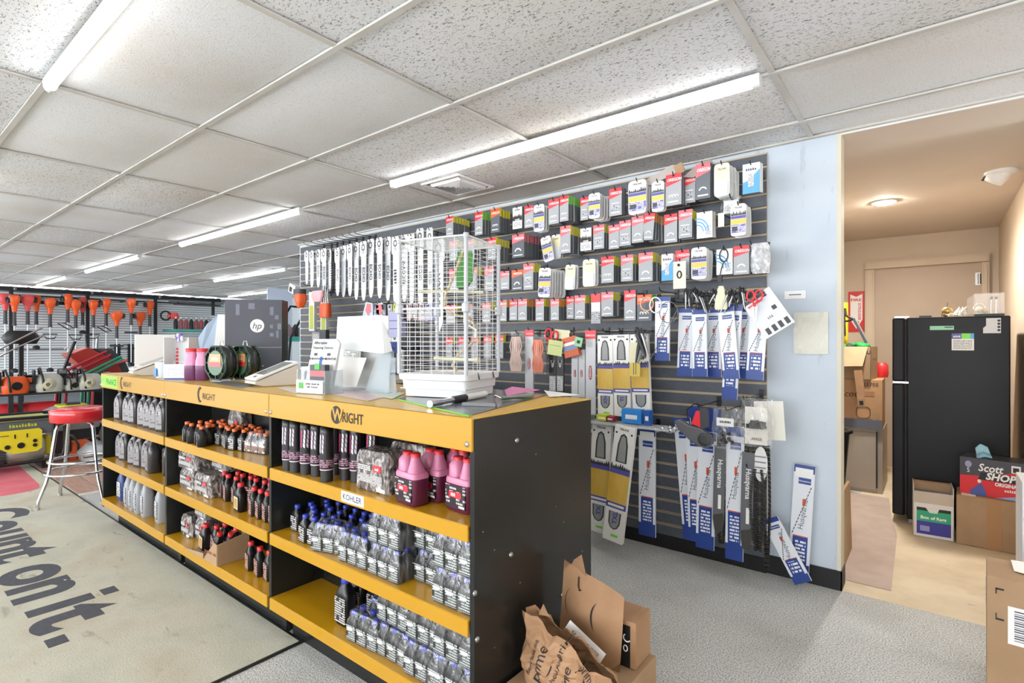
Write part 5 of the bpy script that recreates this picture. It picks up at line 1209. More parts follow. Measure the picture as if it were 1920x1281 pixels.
# --- bird cage (rotated a little)
CO = Vector((-1.405, 1.49, TZ)); CRZ = R(14)
cg = thing('bird_cage', 'white wire bird cage with grey tray on the near end of the counter', 'cage', (-1.59, 1.588, TZ+.004), CRZ)
CW = mat('cage_white', (226, 228, 230), .35); CT = mat('cage_tray', (222, 224, 226), .4); CG = mat('cage_grey', (186, 190, 196), .4)
hx, hy = .155, .142
b = MB(); b.rrect([(hx-.012, hy-.012, 0), (hx-.010, hy-.010, .03), (hx-.004, hy-.004, .034), (hx-.002, hy-.002, .064), (hx+.008, hy+.008, .068), (hx+.010, hy+.010, .092), (hx+.004, hy+.004, .092), (hx-.006, hy-.006, .086)], CT, 32, 12, smooth=False); b.build('tray', cg)
b = MB(); b.box(-hx*.98, hx*.98, -hy*.99, -hy*.96, .03, .034, mat('tray_line', (190, 192, 194), .4)); b.build('drawer_seam', cg)
for sx_ in (-1, 1):
    for sy_ in (-1, 1):
        b = MB(); b.lathe([(.008, .09), (.008, .33), (.016, .335), (.016, .365), (.008, .37), (.008, .615), (.011, .62), (.011, .636)], CG, (sx_*hx, sy_*hy, 0), 10, False); b.build('post', cg)
me_ = None
for k in range(27):
    z = .105 + k*.0192
    if me_ is None:
        b = MB(); b.tube([(-hx, -hy, 0), (hx, -hy, 0), (hx, hy, 0), (-hx, hy, 0)], .0010, CW, 4, closed=True); o = b.build('wire_ring', cg, (0, 0, z)); me_ = o.data
    else: link('wire_ring', me_, cg, (0, 0, z))
vm = None
for k in range(1, 6):
    for (x, y) in ((-hx+2*hx*k/6, -hy), (-hx+2*hx*k/6, hy)):
        if vm is None: b = MB(); b.bar((0, 0, .09), (0, 0, .625), .0013, CW, 4); o = b.build('upright_wire', cg, (x, y, 0)); vm = o.data
        else: link('upright_wire', vm, cg, (x, y, 0))
for k in range(1, 5):
    for x in (-hx, hx): link('upright_wire', vm, cg, (x, -hy+2*hy*k/5, 0))
tm = None
for k in range(14):
    y = -hy+2*hy*(k+.5)/14
    if tm is None: b = MB(); b.bar((-hx, 0, .628), (hx, 0, .628), .0013, CW, 4); o = b.build('roof_wire', cg, (0, y, 0)); tm = o.data
    else: link('roof_wire', tm, cg, (0, y, 0))
b = MB()
for s_ in (-1, 1): b.bar((-hx, s_*hy, .628), (hx, s_*hy, .628), .004, CW); b.bar((s_*hx, -hy, .628), (s_*hx, hy, .628), .004, CW)
b.bar((-hx, -hy, .35), (hx, -hy, .35), .003, CW); b.bar((hx, -hy, .35), (hx, hy, .35), .003, CW); b.build('top_frame', cg)
PER = mat('perch', (206, 204, 176), .6)
b = MB(); b.bar((-hx+.04, -.06, .43), (hx-.02, .04, .425), .006, PER, 8); b.build('perch', cg); b = MB(); b.bar((-.06, -.03, .15), (hx-.02, -.02, .145), .007, PER, 8); b.lathe([(.011, 0), (.011, .02)], PER, (hx-.03, -.02, .145), 10, axis='x'); b.build('perch', cg)
ROPE = noisy('cage_rope', (214, 206, 178), (150, 120, 70), 90, .7, .3)
b = MB(); b.tube([(.05, .02, .60), (.02, .0, .50), (-.01, -.02, .42), (-.015, -.02, .36), (.02, -.01, .33), (.08, .02, .32), (.11, .03, .27), (.09, .02, .21), (.04, 0, .17), (.01, 0, .12), (.03, 0, .096)], .006, ROPE, 6); b.build('rope', cg)
b = MB(); b.prism([(.0, .45), (.045, .445), (.075, .48), (.082, .55), (.07, .60), (.02, .61), (.0, .58)], .05, .062, mat('toy_green', (60, 130, 50), .6)); b.build('leaf_toy', cg)
b = MB(); b.tube([(.085, .0, .22), (.07, .0, .26), (.09, 0, .285), (.12, 0, .27), (.12, 0, .235)], .005, WHT); b.build('ring_toy', cg)
b = MB(); b.tube([(hx+.008, -.06, .095), (hx+.012, -.06, .08), (hx+.012, -.055, .07)], .0025, DGR); b.tube([(hx+.008, .07, .095), (hx+.012, .07, .08), (hx+.012, .075, .07)], .0025, DGR); b.build('tray_clip', cg)
# --- counter mats and papers
def flat(name, lab, cat, pts, m, z=TZ, th=.0012, prnt=None, lift=0):
    P_ = [onZ(x, y, z) for x, y in pts]; cx, cy = sum(p[0] for p in P_)/len(P_), sum(p[1] for p in P_)/len(P_)
    b = MB(); b.prism([(p[0]-cx, p[1]-cy) for p in P_], 0, th, m, 'z'); o = b.build(name, None, (cx, cy, z)); return tag(o, lab, cat)
flat('counter_mat', 'dark glossy counter mat with green edge under the cage', 'mat', [(742, 747), (880, 779), (1025, 741), (905, 727)], mat('mat_dark', (92, 98, 100), .2))
o = flat('green_strip', 'bright green ruled strip along the front edge of the counter mat', 'strip', [(742, 749), (878, 781), (886, 778.5), (752, 747.6)], mat('fluoro_green', (140, 235, 60), .5), th=.0008)
flat('rose_sheet', 'rose printed sheet lying under the brochure stands', 'paper', [(560, 727), (690, 752), (742, 740), (640, 722)], mat('rose_sheet', (208, 186, 186), .4), th=.0009)
flat('leaflet', 'greenish leaflet lying right of the acrylic stand', 'paper', [(690, 738), (735, 748), (760, 737), (720, 729)], mat('leaflet', (196, 204, 190), .4), z=TZ+.0012)
flat('pink_sheet', 'pink paper sheet at the back of the counter beyond the cage', 'paper', [(946, 731), (950, 743), (1012, 731), (960, 725)], mat('pink_paper', (226, 140, 186), .6), z=TZ+.0015)
flat('white_sheet', 'large white sheet at the back right corner of the counter top', 'paper', [(1024, 736.5), (1030, 744), (1088, 740.5), (1020, 732)], PAPER, z=TZ+.003)
flat('dark_leaflet', 'dark leaflet between the line reels and the tilted terminal', 'paper', [(392, 717), (450, 727), (485, 722), (425, 714)], mat('leaflet_dark', (110, 110, 112), .4))
flat('rose_sheet', 'small rose sheet in front of the nearer terminal', 'paper', [(520, 727), (556, 738), (575, 734), (540, 724)], mat('rose_sheet2', (214, 200, 190), .5))
for (x, y, s_, lab) in ((0, 0, 1, 'silver pen-shaped torch lying on the counter mat in front of the cage'),):
    a, c = Vector(at(806, 765)), Vector(at(852, 756)); t_ = thing('torch', lab, 'torch', a+Vector((0, 0, .014)))
    d = c-a; b = MB(); b.tube([(0, 0, 0), tuple(d*.45), tuple(d*.5), tuple(d*1.0)], [.012, .012, .010, .010], CHR, 12); b.build('metal_tip', t_)
    b = MB(); b.tube([tuple(d*.95), tuple(d*1.5)], .013, BLKM, 12); b.build('grip', t_); b = MB(); b.tube([tuple(d*1.5), tuple(d*2.5)], .0125, WHT, 12); b.build('barrel', t_)
a, c = Vector(at(940, 752)), Vector(at(998, 748)); t_ = thing('tyre_gauge', 'green and chrome hose fitting lying right of the cage tray', 'tool', a+Vector((0, 0, .012)))
d = c-a; b = MB(); b.tube([(0, 0, 0), tuple(d*.3+Vector((0, .01, 0))), tuple(d*.6), tuple(d)], [.008, .006, .009, .011], mat('green_grey_metal', (120, 136, 120), .3, .6), 10); b.build('stem', t_)
b = MB(); b.tube([(-.04, .01, 0), (-.02, -.01, .01), (0, 0, 0)], .004, CHR); b.build('wire_clip', t_)
a = Vector(at(890, 762)); b = MB(); b.box(-.05, .07, -.012, .012, 0, .010, GRY); simple('box_cutter', 'flat grey cutter lying on the counter mat near the front corner', 'cutter', b, tuple(a+Vector((0, .01, .002))), (0, 0, R(25)))
# --- acrylic brochure stands
ACR = mat('acrylic', (206, 220, 230), .08, alpha=.35)
t_ = thing('brochure_stand', 'clear leaflet holder with grey financing leaflets and blue strip', 'stand', (-2.10, 1.30, TZ), R(10))
b = MB(); b.box(-.085, .085, -.05, .05, 0, .004, ACR); b.box(-.085, .085, -.052, -.048, 0, .06, ACR); b.box(-.085, -.082, -.05, .05, 0, .10, ACR); b.box(.082, .085, -.05, .05, 0, .10, ACR); b.build('holder', t_)
LG = mat('leaflet_grey', (206, 208, 210), .4)
b = MB(); b.add([(-.08, -.02, .006), (.082, -.02, .006), (.082, .035, .215), (.062, .035, .235), (-.08, .035, .235), (-.08, .0, .01), (.082, .0, .01), (.082, .045, .215), (.062, .045, .235), (-.08, .045, .235)], [(0, 1, 2, 3, 4), (9, 8, 7, 6, 5), (1, 6, 7, 2), (2, 7, 8, 3), (3, 8, 9, 4), (4, 9, 5, 0)], LG); b.build('back_card', t_)
nx_ = Vector((0, .055, .229)).normalized()
b = MB(); q = lambda u, v: (u, -.02+.055*v-.002, .006+.229*v)
b.text('Affordable', q(-.068, .90), .019, INK, yd=tuple(nx_), align='L', bold=.01); b.text('Financing Options', q(-.068, .81), .017, INK, yd=tuple(nx_), align='L', bold=.01)
b.text('18 MONTHS', q(-.045, .60), .014, INK, yd=tuple(nx_), bold=.02); b.text('24 MONTHS', q(.038, .60), .016, INK, yd=tuple(nx_), bold=.02)
for u, v, m_ in ((-.045, .68, DGR), (.035, .68, DGR)): b.poly([q(u-.01, v), q(u+.01, v), q(u+.01, v+.05), q(u-.01, v+.05)], m_)
b.poly([q(-.02, .05), q(-.002, .05), q(.0, .66), q(-.014, .66)], NAV2); b.build('print', t_)
b = MB(); b.box(-.01, .08, -.046, -.02, .006, .125, DGR); b.box(-.008, .078, -.047, -.046, .075, .10, mat('dusty_red', (170, 84, 92), .4)); b.box(.02, .05, -.0475, -.046, .105, .13, mat('leaf_green', (70, 160, 60), .5)); b.build('leaflets', t_)
b = MB(); b.box(-.08, .08, -.058, -.053, .004, .056, WHT); b.box(-.065, -.035, -.059, -.058, .022, .048, mat('leaf_green', (70, 160, 60), .5)); b.text('APPLY TODAY AT', (.02, -.059, .04), .011, INK, bold=.01); b.text('THE COUNTER', (.02, -.059, .027), .011, INK, bold=.01); b.build('front_card', t_)
t_ = thing('display_stand', 'large white and clear acrylic stand with sloping white panel', 'stand', (-2.17, 1.48, TZ+.001), R(4)); t_.scale = (1.28, 1, 1)
b = MB(); b.add([(-.11, .06, .345), (.14, .06, .345), (.22, .02, .18), (.22, -.03, .17), (-.03, -.03, .19), (-.11, .064, .345), (.14, .064, .345), (.224, .024, .18), (.224, -.026, .17), (-.03, -.026, .19)], [(0, 1, 2, 3, 4), (9, 8, 7, 6, 5), (0, 5, 6, 1), (1, 6, 7, 2), (2, 7, 8, 3), (3, 8, 9, 4), (4, 9, 5, 0)], mat('panel_white', (226, 230, 232), .3)); b.build('top_panel', t_)
b = MB(); b.box(-.10, .18, .05, .056, 0, .34, mat('panel_back', (222, 224, 222), .4)); b.build('back_panel', t_)
b = MB(); b.add([(.14, -.04, 0), (.26, -.04, 0), (.22, .02, .18), (.15, .03, .19)], [(0, 1, 2, 3)], ACR); b.add([(.16, -.02, 0), (.28, -.02, 0), (.225, .03, .18), (.16, .04, .19)], [(0, 1, 2, 3)], ACR); b.box(-.10, .26, -.05, .05, 0, .004, ACR); b.build('acrylic_wing', t_)
b = MB(); b.add([(-.06, -.045, .02), (.10, -.045, .02), (.13, -.02, .15), (-.02, -.02, .15)], [(0, 1, 2, 3)], PAPER); b.box(-.04, .06, .02, .024, .1, .27, PAPER); b.box(-.035, .05, .0185, .0195, .12, .25, printed('letter_print', (236, 236, 232), (120, 122, 126), 120, 300, .6)); b.build('papers', t_)
# --- tablets / pin terminals
def terminal(lab, loc, rz, s_=1.0):
    t_ = thing('card_terminal', lab, 'terminal', loc, rz); t_.scale = (s_, s_, s_)
    b = MB(); b.prism([(-.09, 0), (.10, 0), (.10, .02), (.085, .10), (.075, .105), (-.13, .025), (-.135, .015)], -.075, .075, mat('terminal_body', (206, 200, 190), .4)); b.build('body', t_, bevel=.004)
    ux = Vector((.205, 0, .08)).normalized(); o = Vector((-.128, 0, .031))
    def q(u, v, w_=.0): p = o + ux*u + Vector((-ux.z, 0, ux.x))*w_; return (p.x, v, p.z)
    b = MB(); vs = [q(0, -.08), q(.225, -.08), q(.225, .08), q(0, .08), q(0, -.08, .01), q(.225, -.08, .01), q(.225, .08, .01), q(0, .08, .01)]
    b.add(vs, [(0, 3, 2, 1), (4, 5, 6, 7), (0, 1, 5, 4), (1, 2, 6, 5), (2, 3, 7, 6), (3, 0, 4, 7)], WHT); b.build('face_plate', t_)
    b = MB(); b.poly([q(.05, -.062, .011), q(.205, -.062, .011), q(.205, .062, .011), q(.05, .062, .011)], mat('screen_off', (120, 124, 126), .15)); b.poly([q(.016, -.03, .011), q(.03, -.03, .011), q(.03, .0, .011), q(.016, .0, .011)], BLKM); b.build('screen', t_)
terminal('white sloping card terminal in front of the reels, nearer one', (-2.66, 1.40, TZ), R(82), 1.0)
terminal('white sloping card terminal at the far end of the counter', (-4.12, 1.33, TZ), R(82), 1.1)
a = onZ(560, 735, TZ); b = MB(); b.box(-.05, .05, -.04, .04, 0, .10, WHT); b.box(-.03, .03, -.041, -.04, .02, .08, GRY); simple('power_unit', 'small white block behind the nearer terminal', 'device', b, (-2.42, 1.47, TZ), (0, 0, R(20)), bevel=.008)
# --- white screen panel, glove box, jugs, reels
x0_, x1_ = onX(255, 690, -5.0), onX(318, 690, -5.0)
t_ = thing('white_screen', 'plain white upright panel at the far end behind the counter', 'panel', (-4.52, 1.45, TZ), R(72)); b = MB(); b.box(-.125, .125, -.006, .006, .0, .275, mat('screen_white', (228, 228, 228), .5)); b.build('panel', t_, bevel=.003); b = MB(); b.box(-.08, .08, -.04, .04, 0, .01, WHT); b.build('foot', t_)
t_ = thing('display_box', 'white open display box with red lettering and purple flowers beside the jugs', 'box', (-3.56, 1.275, TZ), R(42)); t_.scale = (.72, .8, 1.05)
b = MB(); b.box(-.10, .10, -.06, .06, 0, .006, WHT); b.box(-.10, .10, -.062, -.058, 0, .085, WHT); b.box(-.10, -.096, -.06, .06, 0, .235, WHT); b.box(.096, .10, -.06, .06, 0, .235, WHT); b.box(-.10, .10, .056, .06, 0, .235, WHT); b.build('carton', t_)
b = MB(); b.box(-.085, .085, -.0635, -.062, .01, .075, WHT); b.box(-.07, .07, -.0645, -.0635, .02, .065, printed('blue_print', (236, 238, 242), (150, 150, 170), 170, 280, .7)); b.box(-.096, .10, -.0638, -.062, .0, .008, NAV2); b.text('KLEEN', (-.05, .0545, .13), .038, HRED, bold=.03, xd=(0, 0, 1), yd=(-1, 0, 0)); b.text('WIPES', (.07, .0545, .14), .034, mat('maroon', (150, 50, 60), .4), bold=.03, xd=(0, 0, 1), yd=(-1, 0, 0)); b.box(-.09, .09, .0548, .056, .1, .23, mat('grey_print', (206, 208, 212), .4)); b.build('print', t_)
b = MB()
for q in range(7): b.ball((-.02+.018*math.cos(q), .02, .235+.014*math.sin(q*2)), .013, mat('violet', (120, 96, 190), .6) if q % 2 else WHT, 8, 5)
b.build('flowers', t_)
b = MB(); b.lathe([(.03, 0), (.036, .08), (.038, .095), (.02, .10)], mat('clear_cup', (206, 216, 226), .2), n=14); b.box(-.02, .02, -.037, -.034, .01, .06, mat('cup_blue', (70, 130, 220), .4)); simple('plastic_cup', 'clear cup with blue mark left of the white display box', 'cup', b, (-3.74, 1.235, TZ))
def pinkjar(lab, loc):
    t_ = thing('pink_jar', lab, 'bottle', loc, R(50), 'pink and purple jars on the counter')
    b = MB(); b.rrect([(.032, .032, 0), (.034, .034, .004), (.034, .034, .085)], mat('jar_purple', (112, 60, 104), .25, trans=.1), 16, 4); b.build('lower_body', t_)
    b = MB(); b.rrect([(.034, .034, .0851), (.034, .034, .11), (.026, .026, .145), (.03, .03, .165)], mat('jar_pink', (232, 150, 190), .3, trans=.2), 16, 3.4); b.build('upper_body', t_)
    b = MB(); b.lathe([(.030, .165), (.031, .168), (.031, .182), (.028, .184)], CAPR, n=18); b.build('cap', t_)
pinkjar('pink and purple jar with wide red lid, beside the white display box', (-3.41, 1.28, TZ)); pinkjar('pink and purple jar with wide red lid, beside the green reel', (-3.335, 1.31, TZ))
GR_ = mat('reel_green', (40, 66, 50), .3); CLB = mat('reel_line', (38, 42, 44), .2)
def reel(lab, loc, rz):
    t_ = thing('line_reel', lab, 'reel', loc, rz); r = .103
    b = MB(); b.lathe([(.045, -.034), (.095, -.03), (.1, 0), (.095, .03), (.045, .034)], CLB, (0, 0, r), 24, axis='y'); b.build('line', t_)
    for s_ in (-1, 1):
        b = MB(); b.tube([(r*.98*math.cos(a), s_*.034, r+r*.98*math.sin(a)) for a in [2*math.pi*q/8+math.pi/8 for q in range(8)]], .006, GR_, 6, closed=True)
        for q in range(4): a = math.pi*q/4; b.bar((r*.95*math.cos(a), s_*.034, r+r*.95*math.sin(a)), (-r*.95*math.cos(a), s_*.034, r-r*.95*math.sin(a)), .004, GR_)
        b.build('spool_frame', t_)
    b = MB(); b.lathe([(.07, -.038), (.07, -.036)], mat('reel_label', (70, 110, 80), .4), (0, 0, r), 20, axis='y'); b.box(-.05, .05, -.040, -.038, r-.0, r+.05, mat('label_orange', (232, 150, 90), .4)); b.box(-.055, .055, -.0405, -.038, r-.02, r+.005, HRED); b.text('.095', (0, -.0408, r+.015), .03, WINK, bold=.02); b.build('label', t_)
    b = MB(); b.tube([(-.02, 0, 2*r-.01), (-.012, 0, 2*r+.02), (.012, 0, 2*r+.02), (.02, 0, 2*r-.01)], .003, CHR); b.build('hanger', t_)
    b = MB(); b.box(-.04, .04, -.03, .03, 0, .012, WHT); b.build('stand', t_)
reel('black trimmer line reel with green frame and orange label, front one', (-3.17, 1.345, TZ), R(10)); reel('black trimmer line reel with green frame, directly behind the front one', (-3.13, 1.46, TZ), R(10))
# --- large black computer carton on the desk behind
t_ = thing('computer_carton', 'large dark grey computer carton with white round logo on the desk behind', 'box', (-4.55, 2.22, 1.032), R(47))
HPB = noisy('carton_dark', (76, 78, 88), (68, 70, 80), 2, .5, 0); L_ = .22
b = MB(); b.box(-.225, .225, -.09, .10, 0, .62, HPB); b.build('carton', t_)
b = MB(); b.box(-.22, .225, -.0915, -.09, .215, .222, mat('seam_grey', (130, 132, 140), .5)); b.box(.2255, .227, -.09, .10, 0, .62, BLKM); b.build('seam', t_)
b = MB(); b.lathe([(.056, -.094), (.056, -.0905)], WHT, (.03, 0, .40), 28, axis='y'); b.text('hp', (.03, -.0955, .375), .075, DGR, bold=.0, shear=.25); b.build('logo', t_)
b = MB()
for (u, v, w_, h_) in ((-.14, .49, .03, .09), (-.04, .54, .05, .05), (.13, .49, .03, .07), (.17, .455, .03, .035), (.13, .38, .025, .03), (.19, .37, .03, .05), (.13, .31, .03, .03), (.18, .3, .02, .06)): b.box(u, u+w_, -.0912, -.09, v, v+h_, mat('carton_marks', (116, 120, 136), .5))
b.build('marks', t_)
b = MB(); b.box(-.06, .08, -.0913, -.09, .06, .066, WHT); b.box(-.04, .05, -.0913, -.09, .08, .084, WHT); b.build('lower_marks', t_)
# sky-blue folded leaflets, lilac box between panel and carton
p = onX(385, 662, -4.75); 
t_ = thing('leaflet_tent', 'pale blue and white folded leaflets standing left of the dark carton', 'leaflet', (-4.84, 1.99, 1.032), R(55))
b = MB(); b.add([(-.12, 0, .30), (-.05, 0, .42), (.03, .02, .50), (-.0, .0, .16), (-.10, 0, .16)], [(0, 4, 3, 2, 1)], mat('leaf_blue', (186, 206, 232), .5)); b.add([(.03, .0, .50), (.10, -.02, .50), (.12, -.02, .17), (.0, -.01, .17)], [(0, 1, 2, 3)], PAPER); b.add([(.1, -.02, .50), (.16, 0, .50), (.16, 0, .17), (.12, -.02, .17)], [(0, 1, 2, 3)], mat('leaf_blue', (186, 206, 232), .5)); b.build('leaflet', t_)
b = MB(); b.box(-.12, .16, .03, .10, 0, .16, WHT); b.build('tray', t_)
b = MB(); b.rrect([(.03, .03, 0), (.03, .03, .15), (.012, .012, .19), (.012, .012, .22)], mat('lilac', (176, 160, 220), .5), 12, 3); simple('lilac_bottle', 'lilac bottle peeking out left of the dark carton', 'bottle', b, (-4.95, 2.26, 1.032)).scale = (1, 1, 2.6)
# stacked cups behind jugs
for i in range(2):
    b = MB(); b.lathe([(.045, 0), (.052, .16), (.055, .17)], mat('cup_grey', (186, 196, 214), .3), n=16); simple('clear_container', 'bluish grey container behind the purple jugs, %s' % ('left', 'right')[i], 'container', b, (-4.42+.14*i, 1.93, 1.032)).scale = (1, 1, 1.35)
# things on desk right of the carton
t_ = thing('yellow_folder', 'yellow folder with papers lying on the desk below the dark carton', 'folder', (-3.95, 2.08, 1.032)); b = MB(); b.box(-.14, .14, -.08, .08, 0, .02, YEL); b.build('folder', t_); b = MB(); b.box(-.1, .16, -.06, .1, .0201, .03, PAPER); b.build('papers', t_)
t_ = thing('manila_envelope', 'tan envelope standing tilted right of the dark carton', 'envelope', (-3.87, 2.62, 1.05), (R(-10), R(18), R(-10))); b = MB(); b.box(-.09, .09, 0, .006, 0, .26, mat('manila', (222, 190, 136), .6)); b.build('envelope', t_)
b = MB(); b.box(-.07, .07, -.05, .05, 0, .16, mat('mint_paper', (206, 220, 186), .6)); b.box(-.05, .05, -.051, -.05, .04, .10, PRK); simple('mint_box', 'pale green box on the desk right of the dark carton', 'box', b, (-4.10, 2.60, 1.032))
b = MB(); b.rrect([(.035, .03, 0), (.035, .03, .10), (.012, .012, .14), (.012, .012, .17)], mat('bottle_redwhite', (190, 90, 106), .4), 12, 3); simple('red_white_bottle', 'red and white spray bottle on the desk below the envelope', 'bottle', b, (-3.88, 2.50, 1.032))
b = MB(); b.box(-.11, .11, -.08, .08, 0, .02, NAV2); simple('blue_tray', 'flat blue tray on the desk under the spray bottle', 'tray', b, (-3.70, 2.46, 1.032))
b = MB(); b.box(-.09, .09, -.06, .06, 0, .03, mat('rust_card', (196, 150, 130), .5)); b.box(-.06, -.02, -.061, .06, .03, .0305, HRED); b.box(.0, .05, -.061, .06, .03, .0305, HRED); simple('patterned_box', 'small patterned red and cream box on the desk', 'box', b, (-3.42, 2.45, 1.032))

# ================================================================ FLOOR MAT
m = mat('door_mat', (168, 168, 150), .9, spec=.1); t = NT(m); co = t.coord('World')
f = t.noise(co, 2.2, 6); f2 = t.noise(t.coord('World', (1, 3, 1)), 5, 6, .6); f3 = t.noise(co, 180, 2)
c1 = t.ramp(f, [(.3, (182, 182, 168)), (.5, (198, 196, 180)), (.68, (188, 180, 160))]); c1 = t.mix(t.ramp(f2, [(.62, W(0)), (.72, W(.55))]), c1, (128, 122, 104)); c1 = t.mix(t.ramp(f3, [(.5, W(0)), (.8, W(.35))]), c1, (150, 150, 140)); t.base(c1); t.bump(f3, .3, .004)
MATM = m
MI = noisy('mat_letter_grey', (74, 76, 84), (84, 86, 92), 60, .9, .1); MR = noisy('mat_red', (214, 110, 122), (204, 98, 110), 6, .9, .1)
mt = thing('floor_mat', 'long grey-green floor mat reading count on it beside the counter', 'mat', (-5.2, .3, .001))
b = MB(); b.box(-3.2, 3.05, -1.6, .93, 0, .008, MATM); b.build('mat', mt)
b = MB(); b.box(-3.215, 3.065, -1.615, .945, 0, .005, RUB); b.build('border', mt)
b = MB()
for st_, X_ in (('Count', .97), ('on', 1.68), ('t', 2.13)): b.text(st_, (X_, .245, .0085), .485, MI, yd=(0, 1, 0), align='R', bold=.038, sx=1.12)
b.box(1.80, 1.89, .245, .50, .0075, .0086, MI); b.box(1.80, 1.89, .535, .60, .0075, .0086, MI); b.box(2.19, 2.28, .245, .315, .0075, .0086, MI); b.build('lettering', mt)
b = MB(); pts = []
P_ = [onZ(x, y, 0) for x, y in ((0, 873), (28, 869), (45, 883), (62, 899), (74, 910), (74, 917), (60, 922), (30, 928), (0, 933))]
b.poly([(p[0]+5.2, p[1]-.3, .0086) for p in P_] + [(-2.9, P_[-1][1]-.3, .0086), (-2.9, P_[0][1]-.3, .0086)], MR); b.build('red_logo', mt)

# ================================================================ RED STOOL
st = thing('bar_stool', 'red vinyl round bar stool with chrome legs at the far counter end', 'stool', (-5.46, 1.22, .0))
RV = noisy('red_vinyl', (214, 44, 52), (206, 38, 46), 6, .18, 0, spec=.7)
b = MB(); b.lathe([(.175, .655), (.195, .66), (.198, .735), (.19, .755), (.15, .765), (.05, .762), (.01, .76)], RV, n=32); b.build('seat', st)
b = MB(); b.lathe([(.199, .738), (.2005, .744), (.199, .750)], mat('red_piping', (236, 90, 96), .3), n=32, caps=False); b.build('piping', st)
for k in range(4):
    a = R(15+90*k); ca, sa = math.cos(a), math.sin(a)
    b = MB(); b.tube([(ca*.10, sa*.10, .65), (ca*.155, sa*.155, .64), (ca*.17, sa*.17, .60), (ca*.215, sa*.215, .28), (ca*.235, sa*.235, .20), (ca*.285, sa*.285, .07), (ca*.29, sa*.29, .02)], .0125, CHR, 10); lg = b.build('leg', st)
    b = MB(); b.lathe([(.016, .0095), (.016, .03)], mat('foot_grey', (170, 166, 156), .5), (ca*.29, sa*.29, 0), 10); b.build('foot_cap', lg)
for rr_, z in ((.228, .255), (.205, .345)):
    b = MB(); b.tube([(rr_*math.cos(a), rr_*math.sin(a), z) for a in [2*math.pi*q/28 for q in range(28)]], .011, CHR, 8, closed=True); b.build('foot_ring', st)

# ================================================================ PARCELS IN FRONT OF THE END PANEL
KR = noisy('kraft_paper', (174, 136, 102), (162, 124, 90), 9, .7, .1); KD = mat('kraft_dark', (160, 114, 76), .75)
t_ = thing('large_carton', 'brown carton on the floor under the crumpled prime parcels', 'box', (-.895, 1.43, 0), R(0))
b = MB(); b.box(-.155, .155, -.25, .29, 0, .235, CARD); b.build('carton', t_, bevel=.003); b = MB(); b.add([(-.15, -.25, .236), (-.02, -.25, .236), (-.02, .25, .236), (-.15, .25, .236)], [(0, 1, 2, 3)], CARD); b.build('flap', t_)
t_ = thing('black_printed_carton', 'narrow brown carton with black printed band behind the flat mailer', 'box', (-.845, 1.655, .238), R(2))
b = MB(); b.box(-.06, .085, -.06, .06, 0, .15, KR); b.build('carton', t_); b = MB(); b.box(.0, .066, -.0615, -.06, 0, .135, BLKM); barc(b, .055, .095, .014, .004, 120, 330, -.062, WINK, 8); b.tube([(.05+.007*math.cos(a), -.062, .06+.010*math.sin(a)) for a in [2*math.pi*q/10 for q in range(10)]], .002, WINK, 4, closed=True); b.box(-.05, .03, -.063, -.0615, .136, .15, WHT); b.build('print', t_)
# flat mailer: slim padded envelope with folded corner
t_ = thing('flat_mailer', 'flat brown padded mailer with black smile arrow standing behind the crumpled bag', 'parcel', (-.915, 1.555, .24), (R(-3), R(3), R(0)))
b = MB(); n_ = 8; vs = []; fs = []
for sgn in (-1, 1):
    o_ = len(vs)
    for j in range(n_+1):
        for i in range(n_+1):
            u, v = i/n_, j/n_; x = -.115+.235*u; z = (.245+.05*(1-u))*v; y = sgn*.012*math.sin(math.pi*u)*math.sin(math.pi*v)+.004*math.sin(7*u+3*v); vs.append((x, y, z))
    for j in range(n_):
        for i in range(n_): q_ = o_+j*(n_+1)+i; fs.append((q_, q_+1, q_+n_+2, q_+n_+1))
b.add(vs, fs, KR, True); b.build('envelope', t_)
b = MB(); b.add([(-.085, 0, .285), (-.02, -.004, .265), (-.03, -.03, .345), (-.07, -.01, .31)], [(0, 1, 2, 3)], KR); b.build('folded_corner', t_)
def smile(b, cx, cz, r, y, rot, m=INK, th=.006):
    n = 12
    for i in range(n):
        t0, t1 = R(rot-42+84*i/n), R(rot-42+84*(i+1)/n); w0 = th*math.sin(math.pi*(i+.3)/(n+.6)); w1 = th*math.sin(math.pi*(i+1.3)/(n+.6))
        b.poly([(cx+r*math.cos(t0), y, cz+r*math.sin(t0)), (cx+r*math.cos(t1), y, cz+r*math.sin(t1)), (cx+(r-w1)*math.cos(t1), y, cz+(r-w1)*math.sin(t1)), (cx+(r-w0)*math.cos(t0), y, cz+(r-w0)*math.sin(t0))], m)
b = MB(); smile(b, .08, .15, .07, -.0165, 180); b.tube([(-.045, -.0125, .26), (-.044, -.0135, .23), (-.038, -.014, .215), (-.032, -.0135, .22)], .0024, INK, 4); smile(b, -.02, .17, .07, -.0165, 182, th=.003); b.build('smile_print', t_)
